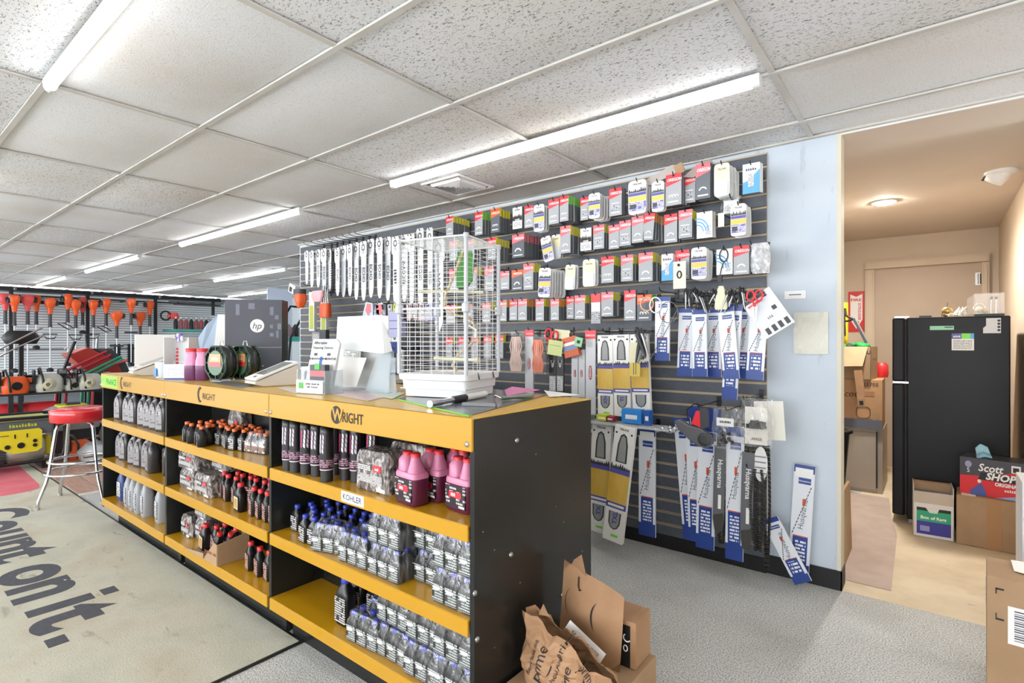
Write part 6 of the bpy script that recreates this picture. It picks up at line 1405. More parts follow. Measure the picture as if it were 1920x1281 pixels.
# crumpled bag
t_ = thing('crumpled_mailer', 'crumpled brown paper prime mailer, frontmost parcel beside the counter end', 'parcel', (-.882, 1.385, .238), R(2))
rr = random.Random(11); n_ = 16; prof_ = []
def hh(u): return .188*(1-.50*u**1.6) + .014*math.sin(13*u) + .008*math.sin(29*u+1)
b = MB(); vs = []; fs = []
for sgn in (-1, 1):
    o_ = len(vs)
    for j in range(n_+1):
        for i in range(n_+1):
            u, v = i/n_, j/n_; x = -.155+.315*u+.008*math.sin(9*v+2); z = hh(u)*v
            e_ = math.sin(math.pi*u)**.6*(1-v**3)**.8 if v < 1 else 0
            cr = (abs(math.sin(8*u+5*v))*.012+abs(math.sin(5*u-9*v+1))*.010+rr.uniform(-.004, .004))
            y = sgn*(.01+.048*e_) + (sgn*cr if 0 < i < n_ else 0) + .012*math.sin(6*u)*v
            vs.append((x, y, z))
    for j in range(n_):
        for i in range(n_): q_ = o_+j*(n_+1)+i; fs.append((q_, q_+1, q_+n_+2, q_+n_+1))
b.add(vs, fs, KR, False); bagm = b.build('paper_bag', t_)
from mathutils.bvhtree import BVHTree
bv = BVHTree.FromPolygons([Vector(v) for v in vs], fs)
def wrap(b):
    out = []
    for v in b.v:
        h_ = bv.ray_cast(Vector((v[0], -.5, v[2])), Vector((0, 1, 0)))
        out.append((v[0], (h_[0].y if h_[0] else v[1])-.0022, v[2]))
    b.v = out; return b
for i, (st_, x, z, s_, a_) in enumerate((('prime', -.055, .075, .045, 78), ('prime', .045, .062, .042, 80), ('without you', .0, .07, .022, 72), ('Recyclable me', -.09, .085, .020, 75), ('prime', .02, .15, .03, 70), ('prime', .09, .09, .026, -40))):
    xd = (math.cos(R(a_)), 0, math.sin(R(a_))); yd = (-math.sin(R(a_)), 0, math.cos(R(a_)))
    b = MB(); b.text(st_, (x, 0, z), s_, INK, xd=xd, yd=yd, bold=.0); wrap(b).build('lettering', t_)
b = MB(); smile(b, -.055, .085, .035, 0, -12, th=.005); wrap(b).build('smile_print', t_); b = MB(); smile(b, .055, .075, .035, 0, -12, th=.005); wrap(b).build('smile_print', t_)
b = MB(); b.add([(-.10, -.01, .20), (-.075, -.02, .245), (-.06, -.01, .205)], [(0, 1, 2)], KR); b.build('torn_peak', t_)
b = MB(); b.box(-.06, .085, -.002, 0, -.02, .02, WHT); b.box(.02, .07, -.003, -.002, -.015, .005, PRK); simple('white_label_card', 'white shipping card sticking out between the two brown mailers', 'card', b, (-.885, 1.47, .35), (R(-25), R(26), R(0)))

# ================================================================ RIGHT EDGE: near carton and white printed box
t_ = thing('barcode_carton', 'tall brown carton with barcode label cut by the right edge', 'box', (.43, 2.86, 0), R(-3))
b = MB(); b.box(-.27, .27, -.25, -.02, 0, .44, CARD); b.build('carton', t_, bevel=.004)
b = MB(); yy = -.252; b.box(-.212, -.05, yy, -.2495, .21, .345, WHT)
for q in range(14): b.box(-.195, -.06, yy-.0008, yy, .225+q*.008, .225+q*.008+(.004 if q % 3 else .002), mat('barcode', (60, 60, 80), .5))
b.build('barcode_label', t_)
b = MB()
for z, s_ in ((.40, 1), (.29, -1)): b.box(-.245, -.222, -.2515, -.2495, z-.004, z+.002, INK); b.box(-.245, -.242, -.2515, -.2495, min(z, z-s_*.02), max(z, z-s_*.02), INK)
b.build('corner_marks', t_)
b = MB(); b.box(-.2715, -.2705, -.2, -.08, .30, .42, PRK); b.build('side_print', t_)
b = MB(); b.add([(-.20, -.14, .445), (-.05, -.20, .446), (.05, -.05, .458), (-.20, -.03, .452)], [(0, 1, 2, 3)], PAPER); b.add([(-.20, -.14, .444), (-.05, -.20, .445), (.05, -.05, .457), (-.20, -.03, .451)], [(3, 2, 1, 0)], PAPER); simple('loose_paper', 'loose white sheet lying on top of the barcode carton', 'paper', b, (.43, 2.86, .0))
t_ = thing('white_printed_box', 'white box with black round pictures cut by the right edge', 'box', (.56, 3.36, 0)); 
b = MB(); b.box(-.26, .25, -.12, .12, 0, .68, noisy('box_white', (226, 228, 232), (216, 218, 224), 3, .4, 0)); b.build('carton', t_, bevel=.003)
b = MB()
for (u, v, r) in ((-.215, .40, .035), (-.185, .26, .03), (-.19, .18, .035)): b.lathe([(r, -.122), (r, -.1205)], BLKM, (u+.02, 0, v), 20, axis='y'); b.lathe([(r*.55, -.1225), (r*.55, -.122)], GRY, (u+.02, 0, v), 16, axis='y')
b.box(-.25, -.18, -.1215, -.12, .395, .405, DGR); b.box(-.2, -.1, -.1215, -.12, .5, .6, mat('pale_print', (206, 210, 220), .4)); b.build('print', t_)

# ================================================================ ALCOVE
BF = noisy('fridge_black', (18, 19, 24), (23, 24, 28), 3, .42, .0, spec=.25)
fr_ = thing('refrigerator', 'black two-door refrigerator seen from its side in the alcove', 'refrigerator', (.10, 5.05, 0))
FX0, FX1 = -.26, .285; FY0, FY1 = -.305, .30; FH = 1.47
b = MB(); b.box(FX0, FX1, FY0, FY1, .03, FH, BF); b.build('cabinet', fr_, bevel=.008)
b = MB(); b.box(FX0-.085, FX0-.012, FY0, FY1, .05, 1.00, BF); d1 = b.build('lower_door', fr_, bevel=.012); b = MB(); b.box(FX0-.085, FX0-.012, FY0, FY1, 1.012, FH, BF); d2 = b.build('upper_door', fr_, bevel=.012)
b = MB(); b.box(FX0-.012, FX0, FY0+.01, FY1-.01, .06, FH-.01, mat('gasket', (10, 10, 12), .6)); b.build('gasket', fr_)
b = MB(); b.box(FX0-.08, FX0+.01, FY0-.004, FY0+.02, 1.0, 1.012, CHR); b.box(FX0-.07, FX0+.012, FY0-.002, FY0+.03, FH, FH+.01, CHR); b.build('hinge', fr_)
b = MB(); b.box(FX0+.01, FX0+.05, FY0+.02, FY0+.06, 0, .03, STL); b.box(FX1-.05, FX1-.01, FY0+.02, FY0+.06, 0, .03, STL); b.box(FX0+.01, FX1-.01, FY1-.06, FY1-.02, 0, .03, STL); b.build('foot', fr_)
b = MB(); b.box(.0-.13, .0, FY0-.003, FY0-.0005, 1.3800, 1.4080, mat('magnet_mint', (150, 214, 180), .5)); b.box(-.05, -.005, FY0-.0035, FY0-.003, 1.3950, 1.4020, DGR); b.build('mint_magnet', fr_)
b = MB(); b.box(-.012, .104, FY0-.003, FY0-.0005, 1.2400, 1.3550, PAPER); b.box(-.012, .104, FY0-.004, FY0-.003, 1.3180, 1.3550, PPU); b.box(.04, .085, FY0-.0045, FY0-.004, 1.3180, 1.3550, SPG); b.box(.085, .104, FY0-.0045, FY0-.004, 1.3180, 1.3550, SKY)
b.text('2024', (.015, FY0-.005, 1.3280), .018, WINK, bold=.02); b.box(-.004, .096, FY0-.004, FY0-.003, 1.2480, 1.3120, printed('calendar_print', (232, 232, 228), (130, 132, 140), 110, 260, .85)); b.build('calendar', fr_)
b = MB(); b.prism([(.15, 1.3550), (.238, 1.3550), (.238, 1.4550), (.165, 1.4550), (.165, 1.4050), (.15, 1.3900)], FY0-.003, FY0-.0005, mat('sheet_grey', (206, 210, 214), .5))
for q in range(4): b.lathe([(.008, FY0-.0045), (.008, FY0-.003)], BLKM, (.228, 0, 1.3750+q*.021), 12, axis='y')
b.build('magnet_sheet', fr_)
b = MB(); b.box(FX0+.07, FX0+.14, FY0+.02, FY0+.1, FH+.001, FH+.012, BLKM); simple('plate', 'flat black plate lying on the fridge top at left', 'lid', b, (.10, 5.05, 0))
# things on the fridge
t_ = thing('bird_ornament', 'small gold round ornament with a thin stem on the fridge', 'ornament', (.065, 4.83, FH+.002)); GLD = mat('gold', (190, 160, 104), .3, .6)
b = MB(); b.ball((0, 0, .045), .032, GLD, 14, 8, (1, .8, .8)); b.ball((-.008, 0, .018), .018, GLD, 10, 6); b.build('body', t_); b = MB(); b.tube([(0, 0, .07), (.002, 0, .10)], .0018, DGR); b.tube([(-.025, 0, .04), (-.03, 0, .002)], .002, DGR); b.build('stem', t_)
t_ = thing('wire_basket', 'tangle of white wire shapes beside the gold ornament', 'wire', (.135, 4.84, FH+.002)); b = MB(); rr = random.Random(3)
for q in range(12): b.tube([(rr.uniform(-.04, .04), rr.uniform(-.03, .03), .004), (rr.uniform(-.035, .035), rr.uniform(-.02, .02), rr.uniform(.03, .075)), (rr.uniform(-.04, .04), rr.uniform(-.03, .03), rr.uniform(.01, .03))], .0022, WHT, 4)
b.build('wires', t_)
b = MB(); rr = random.Random(5)
for q in range(7): b.tube([(rr.uniform(-.04, .04), 0, .004+q*.002), (rr.uniform(-.03, .03), rr.uniform(-.02, .02), .012+q*.002), (rr.uniform(-.04, .04), 0, .006)], .003, CREAM, 5)
simple('cord', 'coil of cream cord at the foot of the gold ornament', 'cord', b, (.10, 4.79, FH+.002))
t_ = thing('clear_organizer', 'clear plastic organizer with brushes and beads on the fridge corner', 'box', (.285, 4.86, FH+.002)); CL_ = mat('clear_plastic', (226, 220, 214), .05, alpha=.22)
b = MB(); b.box(-.075, .075, -.06, .06, 0, .015, mat('dark_green_base', (56, 70, 64), .5)); b.build('base', t_)
for bb in ((-.075, .075, -.06, -.057, .015, .155), (-.075, .075, .057, .06, .015, .155), (-.075, -.072, -.06, .06, .015, .155), (.072, .075, -.06, .06, .015, .155)): b = MB(); b.box(*bb, CL_); b.build('wall', t_)
b = MB(); b.box(-.115, -.076, -.06, .05, .015, .018, CL_); b.add([(-.115, -.06, .015), (-.076, -.06, .015), (-.076, -.06, .15), (-.115, -.06, .12)], [(0, 1, 2, 3)], CL_); b.build('side_tray', t_)
b = MB(); b.ball((-.05, 0, .045), .022, CREAM, 8, 5); b.ball((-.02, -.02, .035), .02, GLD, 8, 5); b.tube([(-.05+.03*math.cos(a), -.02, .05+.04*math.sin(a)) for a in [R(q*20) for q in range(10)]], .004, CHR); b.build('beads', t_)
for x in (.01, .035): b = MB(); b.tube([(x, 0, .017), (x+.002, 0, .11)], .004, CHR); b.ball((x+.003, 0, .125), .009, DGR, 8, 5); b.build('brush', t_)
# boxes on the floor
t_ = thing('rag_box', 'white open box of rags with green and blue print in front of the fridge', 'box', (-.015, 4.58, .002), R(3))
b = MB(); WB = mat('box_offwhite', (220, 216, 210), .5)
for bb in ((-.105, .105, -.10, -.097, 0, .30), (-.105, .105, .097, .10, 0, .33), (-.105, -.102, -.10, .10, 0, .34), (.102, .105, -.10, .10, 0, .34), (-.105, .105, -.10, .10, 0, .003)): b.box(*bb, WB)
b.build('carton', t_)
b = MB(); b.add([(-.10, -.10, .30), (.10, -.10, .30), (.10, -.102, .225), (-.10, -.102, .225)], [(0, 1, 2, 3)], mat('inner_grey', (190, 176, 160), .6)); b.box(-.1, .1, .05, .096, .28, .335, CARD); b.build('flap', t_)
b = MB(); e = -.1015; b.box(-.088, .09, e, -.0995, .02, .105, mat('box_blue', (56, 56, 150), .5)); b.box(-.088, .09, e, -.0995, .105, .175, mat('box_green', (40, 164, 122), .5)); b.box(-.088, .09, e, -.0995, .175, .195, BLKM); b.prism([(-.04, .195), (.03, .195), (.02, .165), (-.02, .165)], e-.0005, e, WB)
b.text('Box of Rags', (.0, e-.001, .122), .028, WINK, bold=.03); b.box(-.07, -.02, e-.0006, e, .04, .075, mat('blue_print_text', (150, 150, 200), .5)); b.build('print', t_)
t_ = thing('brown_carton', 'plain brown taped carton right of the rag box', 'box', (.275, 4.585, .002), R(-2)); b = MB(); b.box(-.165, .18, -.13, .12, 0, .315, CARD); b.build('carton', t_, bevel=.006); b = MB(); b.box(-.02, .05, -.132, -.1305, .0, .315, mat('tape', (170, 128, 88), .3)); b.box(-.14, -.07, -.12, .1,   .3155, .3165, PAPER); b.build('tape', t_)
t_ = thing('shop_towel_box', 'red and black box of shop towels with a blue mask on top', 'box', (.295, 4.60, .320), R(-12)); t_.scale = (.95, 1, 1.16)
REDB = mat('box_red', (216, 36, 44), .4); GB_ = mat('box_charcoal', (64, 66, 74), .4)
b = MB(); b.box(-.16, .16, -.10, .10, 0, .20, REDB); b.build('carton', t_)
b = MB(); e = -.1015; b.add([(-.16, e, .20), (.16, e, .20), (.16, e, .16), (-.02, e, .11), (-.16, e, .10)], [(4, 3, 2, 1, 0)], GB_); b.box(-.161, .161, -.101, .101, .1995, .2015, GB_)
b.text('Scott', (-.0, e-.001, .135), .058, WINK, bold=.02, shear=.2); b.prism([(-.05, .128), (.16, .128), (.15, .088), (-.065, .088)], e-.0008, e, BLKM); b.text('SHOP', (.05, e-.0018, .094), .052, WINK, bold=.04, shear=.25, sx=1.1); b.text('TOWELS', (.10, e-.0018, .04), .02, WINK, bold=.03); b.text('ORIGINAL', (.08, e-.0018, .065), .026, WINK, bold=.04)
b.add([(.02, e-.0005, .0), (.16, e-.0005, .0), (.16, e-.0005, .03)], [(0, 1, 2)], mat('pale_blue_print', (160, 176, 220), .4)); b.text('5', (-.115, e-.0012, .12), .035, WINK); b.lathe([(.018, e-.0012), (.018, e)], mat('lilac_seal', (150, 150, 190), .5), (-.115, 0, .165), 16, axis='y')
b.box(.10, .145, e-.001, e, .145, .185, WHT); b.box(.108, .137, e-.0016, e-.001, .15, .175, BLKM); b.build('print', t_)
b = MB(); b.add([(-.10, e-.0012, .0), (-.02, e-.0012, .0), (-.03, e-.0012, .035), (-.05, e-.0012, .07), (-.07, e-.0012, .05), (-.11, e-.0012, .02)], [(0, 1, 2, 3, 4, 5)], mat('worker_blue', (70, 90, 160), .5)); b.lathe([(.01, e-.0018), (.01, e)], WHT, (-.058, 0, .078), 12, axis='y'); b.build('worker_picture', t_)
b = MB(); b.box(-.1615, -.16, -.09, .09, .02, .17, mat('dark_red', (150, 30, 36), .4)); b.box(-.1625, -.1615, -.06, .07, .09, .14, WHT); b.build('side_print', t_)
b = MB(); n_ = 6; vs = []; fs = []
for j in range(n_+1):
    for i in range(n_+1): u, v = i/n_-.5, j/n_; vs.append((u*.075*(1-.2*v), .02*math.cos(u*5)+.015*math.sin(v*9), .085*v*(1-.25*abs(u))))
for j in range(n_):
    for i in range(n_): q_ = j*(n_+1)+i; fs.append((q_, q_+1, q_+n_+2, q_+n_+1))
b.add(vs, fs, mat('mask_blue', (160, 204, 218), .7), True); simple('face_mask', 'pale blue face mask standing on the red shop towel box', 'mask', b, (.245, 4.54, .556), (R(10), R(-12), 0))
# stack at the alcove left
GC = noisy('grey_cabinet', (168, 156, 142), (160, 148, 134), 3, .5, 0)
t_ = thing('grey_cabinet', 'low grey metal cabinet under the cardboard boxes at the alcove left', 'cabinet', (-.62, 5.75, 0)); b = MB(); b.box(-.30, .27, -.25, .3, .0, .55, GC); b.build('body', t_); b = MB(); b.box(-.27, .225, -.262, -.252, .03, .52, GC); b.build('door', t_, bevel=.004); b = MB(); b.box(.225, .235, -.262, -.25, .05, .53, BLKM); b.build('door_gap', t_)
t_ = thing('paper_towel_carton', 'brown carton with dark printed base and number on the grey cabinet', 'box', (-.62, 5.72, .552), R(1)); b = MB(); b.box(-.28, .265, -.25, .2, 0, .42, noisy('carton_tan', (186, 146, 106), (176, 136, 98), 4, .7, .03)); b.build('carton', t_)
b = MB(); e = -.2515; b.box(-.28, .265, e, -.25, 0, .08, mat('base_blue_grey', (92, 96, 108), .5)); b.text('1321705', (.165, e-.001, .365), .045, mat('brown_ink2', (96, 70, 50), .6), bold=.01); b.text('Scott', (.035, e-.001, .27), .075, mat('brown_ink2', (96, 70, 50), .6), bold=.01, shear=.2, yd=(.1, 0, 1))
pts = [(.13+.05*math.copysign(abs(math.cos(a))**.6, math.cos(a)), .14+.05*math.copysign(abs(math.sin(a))**.6, math.sin(a))) for a in [2*math.pi*q/20 for q in range(20)]]; b.tube([(p_[0], e-.001, p_[1]) for p_ in pts], .003, mat('brown_ink2', (96, 70, 50), .6), 4, closed=True); b.lathe([(.035, e-.001), (.035, e)], CARD, (.21, 0, .11), 18, axis='y'); b.box(.12, .21, e-.0008, e, .28, .32, mat('brown_ink3', (160, 116, 80), .6)); b.build('print', t_)
t_ = thing('open_carton', 'open brown carton with a flap hanging down, full of green netting', 'box', (-.64, 5.66, .974), R(-3)); b = MB()
for bb in ((-.24, .22, -.2, -.196, 0, .28), (-.24, .22, .196, .2, 0, .28), (-.24, -.236, -.2, .2, 0, .28), (.216, .22, -.2, .2, 0, .28), (-.24, .22, -.2, .2, 0, .004)): b.box(*bb, CARD)
b.build('carton', t_); b = MB(); b.add([(-.24, -.2, .28), (.2, -.2, .28), (.18, -.33, .12), (-.26, -.33, .10)], [(0, 3, 2, 1)], CARD); b.add([(-.24, -.198, .282), (.2, -.198, .282), (.18, -.328, .122), (-.26, -.328, .102)], [(0, 1, 2, 3)], CARD); b.build('flap', t_)
b = MB(); b.box(.221, .2225, -.1, .1, .18, .26, CARD); b.text('POU', (.18, -.2015, .22), .04, INK, bold=.01); b.build('lettering', t_)
b = MB(); rr = random.Random(9)
for q in range(14): b.ball((-.2+.4*rr.random(), rr.uniform(-.15, .12), .27+.03*rr.random()), .045, mat('net_green', (30, 150, 70), .6) if q % 3 else mat('net_dark', (40, 60, 46), .7), 7, 4, (1, 1, .6))
tag(b.build('green_netting', None, (-.64, 5.66, .974)), 'bright green netting heaped in the open carton', 'netting')
b = MB(); b.lathe([(.055, 0), (.058, .02), (.058, .42), (.055, .43), (.052, .43), (.052, .02)], mat('tube_yellow', (214, 190, 40), .4), n=20); t_ = thing('yellow_tube', 'yellow post with black diagonal mark standing behind the open carton', 'tube', (-.665, 5.74, 1.26)); t_.scale = (.7, .7, .92); b.build('tube', t_); b = MB(); b.prism([(.005, .36), (.03, .37), (.04, .10), (.01, .10)], -.062, -.057, BLKM); b.build('mark', t_)
t_ = thing('hedge_shears', 'grey folding shears leaning on the green netting', 'tool', (-.47, 5.56, 1.285), (R(-4), R(-24), 0)); t_.scale = (.8, .8, .8); b = MB(); b.box(-.012, .012, -.01, .01, 0, .30, DGR); b.box(.012, .024, -.006, .006, 0, .26, GRY); b.build('blade', t_); b = MB(); b.tube([(0, 0, .29), (-.05, 0, .36), (-.03, 0, .44)], .014, BLKM, 8); b.tube([(0, 0, .29), (-.07, 0, .30), (-.11, 0, .33)], .011, BLKM, 8); b.build('handle', t_)
b = MB(); b.add([(-.035, 0, .0), (.03, 0, .0), (.035, -.01, -.22), (.02, -.012, -.36), (-.03, -.01, -.30)], [(0, 1, 2, 3, 4)], KR); b.box(-.03, .03, -.016, -.012, -.36, -.28, CARD); b.box(-.015, .015, -.018, -.016, -.34, -.3, INK); simple('paper_strip', 'creased brown paper strip hanging over the boxes from the open carton', 'paper', b, (-.505, 5.30, 1.06), (0, R(-5), 0)).scale = (.9, 1, .85)
b = MB(); b.rrect([(.08, .08, 0), (.09, .09, .05), (.085, .08, .2), (.05, .05, .24)], RED, 14, 3); simple('red_container', 'red container wedged between the boxes and the fridge', 'container', b, (-.385, 5.92, .975)).scale = (.6, .6, .55)
t_ = thing('fire_sign', 'red and white FIRE extinguisher sign on the alcove back wall', 'sign', (-.665, 6.797, 1.62)); t_.scale = (1.15, 1, .84); b = MB(); b.box(-.065, .065, -.003, 0, -.26, .26, mat('sign_red', (200, 40, 36), .4)); b.build('plate', t_)
b = MB(); b.prism([(-.048, .225), (0, .19), (.048, .225), (.048, -.12), (.048, -.1), (0, -.22), (-.048, -.1)], -.0045, -.003, WHT); b.prism([(-.025, -.125), (.025, -.125), (0, -.19)], -.0055, -.0045, mat('sign_red', (200, 40, 36), .4)); b.text('FIRE', (0, -.0055, .135), .048, mat('sign_red', (200, 40, 36), .4), bold=.03); b.text('EXTINGUISHER', (.014, -.0055, -.0), .032, mat('sign_red', (200, 40, 36), .4), bold=.02, xd=(0, 0, -1), yd=(1, 0, 0)); b.build('lettering', t_)
b = MB(); b.lathe([(.11, 0), (.14, .38), (.16, .39), (.16, .41), (.135, .41), (.10, .02)], BLKM, n=24, caps=False); b.lathe([(.11, 0), (.11, .003)], BLKM, n=24); t_ = thing('waste_bin', 'black waste bin partly hidden behind the doorway wall', 'bin', (-.615, 4.45, .262)); b.build('bin', t_); b = MB(); b.ball((0, 0, .36), .10, mat('bag_white', (220, 216, 210), .7), 9, 6, (1, 1, .5)); b.build('liner', t_)
b = MB(); b.cb((0, 0, .128), (.24, .26, .256), mat('stand_brown', (150, 120, 90), .6)); simple('bin_stand', 'brown block the waste bin stands on behind the doorway wall', 'stand', b, (-.665, 4.45, .002))
b = MB(); b.box(-.01, .006, -.25, .2, 0, .42, CARD); simple('cardboard_sheet', 'brown cardboard sheet leaning just inside the doorway', 'cardboard', b, (-.415, 3.75, .002), (0, R(-1.5), 0))
# ================================================================ FAR PART OF THE SHOP
FW = mat('far_slat_white', (240, 244, 247), .5); FGR = mat('far_groove', (124, 130, 138), .6)
fsw = thing('white_slat_wall', 'white slotted display wall at the far end of the shop', 'panelling', (-14.44, 3, 0))
b = MB(); b.box(-.02, 0, -3.4, 4.0, .2, 2.30, FGR); b.build('backing', fsw)
pm_ = None
for k in range(39):
    z = .2 + k*.0538
    if pm_ is None: b = MB(); b.box(.0, .012, -3.4, 4.0, 0, .042, FW); o = b.build('slat', fsw, (0, 0, z)); pm_ = o.data
    else: link('slat', pm_, fsw, (0, 0, z))
BR = mat('rack_black', (34, 36, 40), .5)
rk = thing('black_rail_frame', 'black upright posts and rails in front of the far white wall', 'frame', (-14.2, 3, 0))
for y0_, y1_, z, h in ((-3.4, 3.0, 2.30, .08), (-3.4, .3, 2.06, .07), (-3.4, 1.3, 1.13, .02), (-3.4, 3.0, 2.20, .03)): b = MB(); b.box(-.02, .02, y0_, y1_, z, z+h, BR); b.build('rail', rk)
for px in (20, 163, 290, 398):
    y = onX(px, 600, -14.2)[1]-3; b = MB(); b.box(.021, .07, y-.03, y+.03, 0 if px != 398 else 1.95, 2.38, BR); b.build('post', rk)
for px in (26, 170, 296):
    y = onX(px, 600, -14.2)[1]-3; b = MB(); b.ball((.12, y, 2.33), .03, STL, 8, 5); b.build('knob', rk)
def trimmer(lab, px, py, m=ORG, L=1.15, hd=1.0, handle=0, side_=0):
    X_ = -13.98+.28*(int(px) % 3 == 0)+.14*(int(px) % 3 == 1); p = onX(px, py, X_); hd *= .72; t_ = thing('string_trimmer', lab, 'trimmer', p, 0, 'trimmers hanging on the far wall')
    b = MB(); b.rrect([(.05, .07*hd, -.10), (.08, .10*hd, -.04), (.09, .12*hd, .04), (.06, .09*hd, .10)], m, 12, 3); b.rrect([(.035, .035, -.22), (.04, .05, -.10)], m, 10, 3); b.bar((0, 0, .06), (-14.424-X_, 0, .06), .012, BLKM); b.build('engine_cover', t_)
    b = MB(); b.rrect([(.05, .05, -.05), (.06, .06, .03), (.04, .04, .06)], BLKM, 10, 3, c=(0, (.10 if not side_ else -.10)*hd)); b.ball((.02, -.08*hd, .06), .045, GRY, 8, 5); b.build('air_box', t_)
    b = MB(); b.tube([(0, 0, -.2), (0, 0, -.30), (.0, 0, -.42), (0, 0, -.48)], [.03, .028, .03, .035], DGR, 8); b.build('grip', t_)
    b = MB(); b.bar((0, 0, -.45), (0, 0, -L), .013, mat('shaft_silver', (216, 220, 224), .3, .3), 6); b.build('shaft', t_)
    if handle == 1: b = MB(); b.tube([(0, -.11, -.62), (0, .11, -.62), (.02, .06, -.71), (.02, -.06, -.71)], .012, BLKM, 6, closed=True); b.build('loop_handle', t_)
    elif handle == 2: b = MB(); b.tube([(0, -.16, -.50), (0, -.04, -.50), (.02, .10, -.60), (.02, .0, -.62)], .012, BLKM, 6, closed=True); b.build('loop_handle', t_)
    elif handle == 3: b = MB(); b.box(-.02, .02, -.12, .12, -.66, -.62, DGR); b.build('cross_bar', t_)
    b = MB(); b.rrect([(.05, .05, -L-.07), (.06, .06, -L-.02), (.02, .02, -L+.01)], BLKM, 10, 3); b.build('cutting_head', t_)
REDT = mat('trimmer_red', (226, 84, 84), .4)
TR = [(10, 560, REDT, 1.5, 1.3, 0, 'leftmost red one of the cluster at the frame edge'), (27, 563, ORG, 1.3, 1.0, 0, 'orange one right of the left cluster'), (52, 562, REDT, 1.5, 1.2, 0, 'red-pink one with a bent lever'), (68, 563, ORG, .9, .9, 0, 'orange one just right of the pink one'), (94, 568, ORG, 1.3, 1.1, 1, 'orange one hanging alone above a loop handle'), (127, 560, ORG, 1.3, .9, 2, 'small orange one left of the second post'), (142, 571, ORG, 1.3, 1.1, 1, 'orange one between the second pair'), (155, 566, REDT, .6, .8, 0, 'small red one beside the second post'),
      (175, 571, ORG, 1.3, 1.0, 1, 'orange one right of the second post'), (199, 568, ORG, 1.3, 1.0, 2, 'orange one with a black air box, middle'), (246, 568, ORG, 1.3, 1.0, 3, 'orange one above a dark cross bar'), (281, 572, ORG, 1.1, 1.0, 0, 'orange one beside the third post'), (219, 592, ORG, .95, 1.3, 3, 'lower orange one left of the third post, low row'), (263, 593, ORG, .8, 1.3, 0, 'lower orange one right in the low row')]
for i, (px, py, m_, L, hd, hn, lab) in enumerate(TR): trimmer('string trimmer on the far wall, ' + lab, px, py, m_, L, hd, hn, i % 2)
p = onX(320, 592, -13.9); t_ = thing('cutoff_saw', 'red and black power saw hanging right of the third post', 'saw', p); b = MB(); b.rrect([(.06, .10, -.08), (.08, .12, 0), (.06, .09, .08)], REDT, 12, 3, c=(0, .05)); b.build('body', t_); b = MB(); b.tube([(.05, -.12+.10*math.cos(a), .10*math.sin(a)) for a in [R(q*30) for q in range(12)]], .02, BLKM, 6, closed=True); b.build('wheel_guard', t_)
for px, py, L in ((220, 636, .62), (245, 636, .62)):
    p = onX(px, py, -13.95); t_ = thing('hedge_trimmer', 'dark hedge trimmer blade on the far wall, %s of the pair' % ('left' if px < 230 else 'right'), 'blade', p); b = MB(); b.box(-.02, .02, -.05, .05, -L+.1, -.1, BLKM); b.build('blade', t_); b = MB()
    b.bar((0, 0, -.12), (-.472, 0, -.12), .012, BLKM)
    for q in range(8): b.box(-.021, .021, -.065, .065, -.14-q*.05, -.12-q*.05, BLKM)
    b.build('teeth', t_)
p0, p1 = onX(317, 613, -13.8), onX(362, 617, -13.8); tq = mat('teal_shelf', (64, 170, 156), .5)
b = MB(); b.box(-.3, .5, 0, p1[1]-p0[1]+.8, 0, .04, tq); simple('teal_shelf', 'teal shelf with bottles on the far white wall', 'shelf', b, (-13.9, p0[1], 1.54))
me0 = None
for i in range(9):
    lab = 'small %s bottle on the far teal shelf, %s' % ('red' if i % 3 else 'black', nth(i, 'left')); y = p0[1]+.14+i*.11
    t_ = thing('shelf_bottle', lab, 'bottle', (-13.8, y, 1.582), 0, 'bottles on the far teal shelf'); mm = mat('dusty_red_bottle', (150, 70, 78), .4) if i % 3 else BLKM
    b = MB(); b.rrect([(.04, .045, 0), (.04, .045, .18), (.015, .015, .25)], mm, 10, 3); b.build('body', t_); capgeo(WHT, .018, .04, .25, 8).build('cap', t_)
p = onX(325, 566, -13.9); b = MB(); b.box(-.50, .0, .1, .12, -.01, .0, BLKM); b.box(0, .05, -.1, 1.1, 0, .02, BLKM); b.box(0, .05, 0, 1.1, -.06, -.045, DGR); simple('long_tool', 'long dark tool on hooks above the far teal shelf', 'tool', b, p)

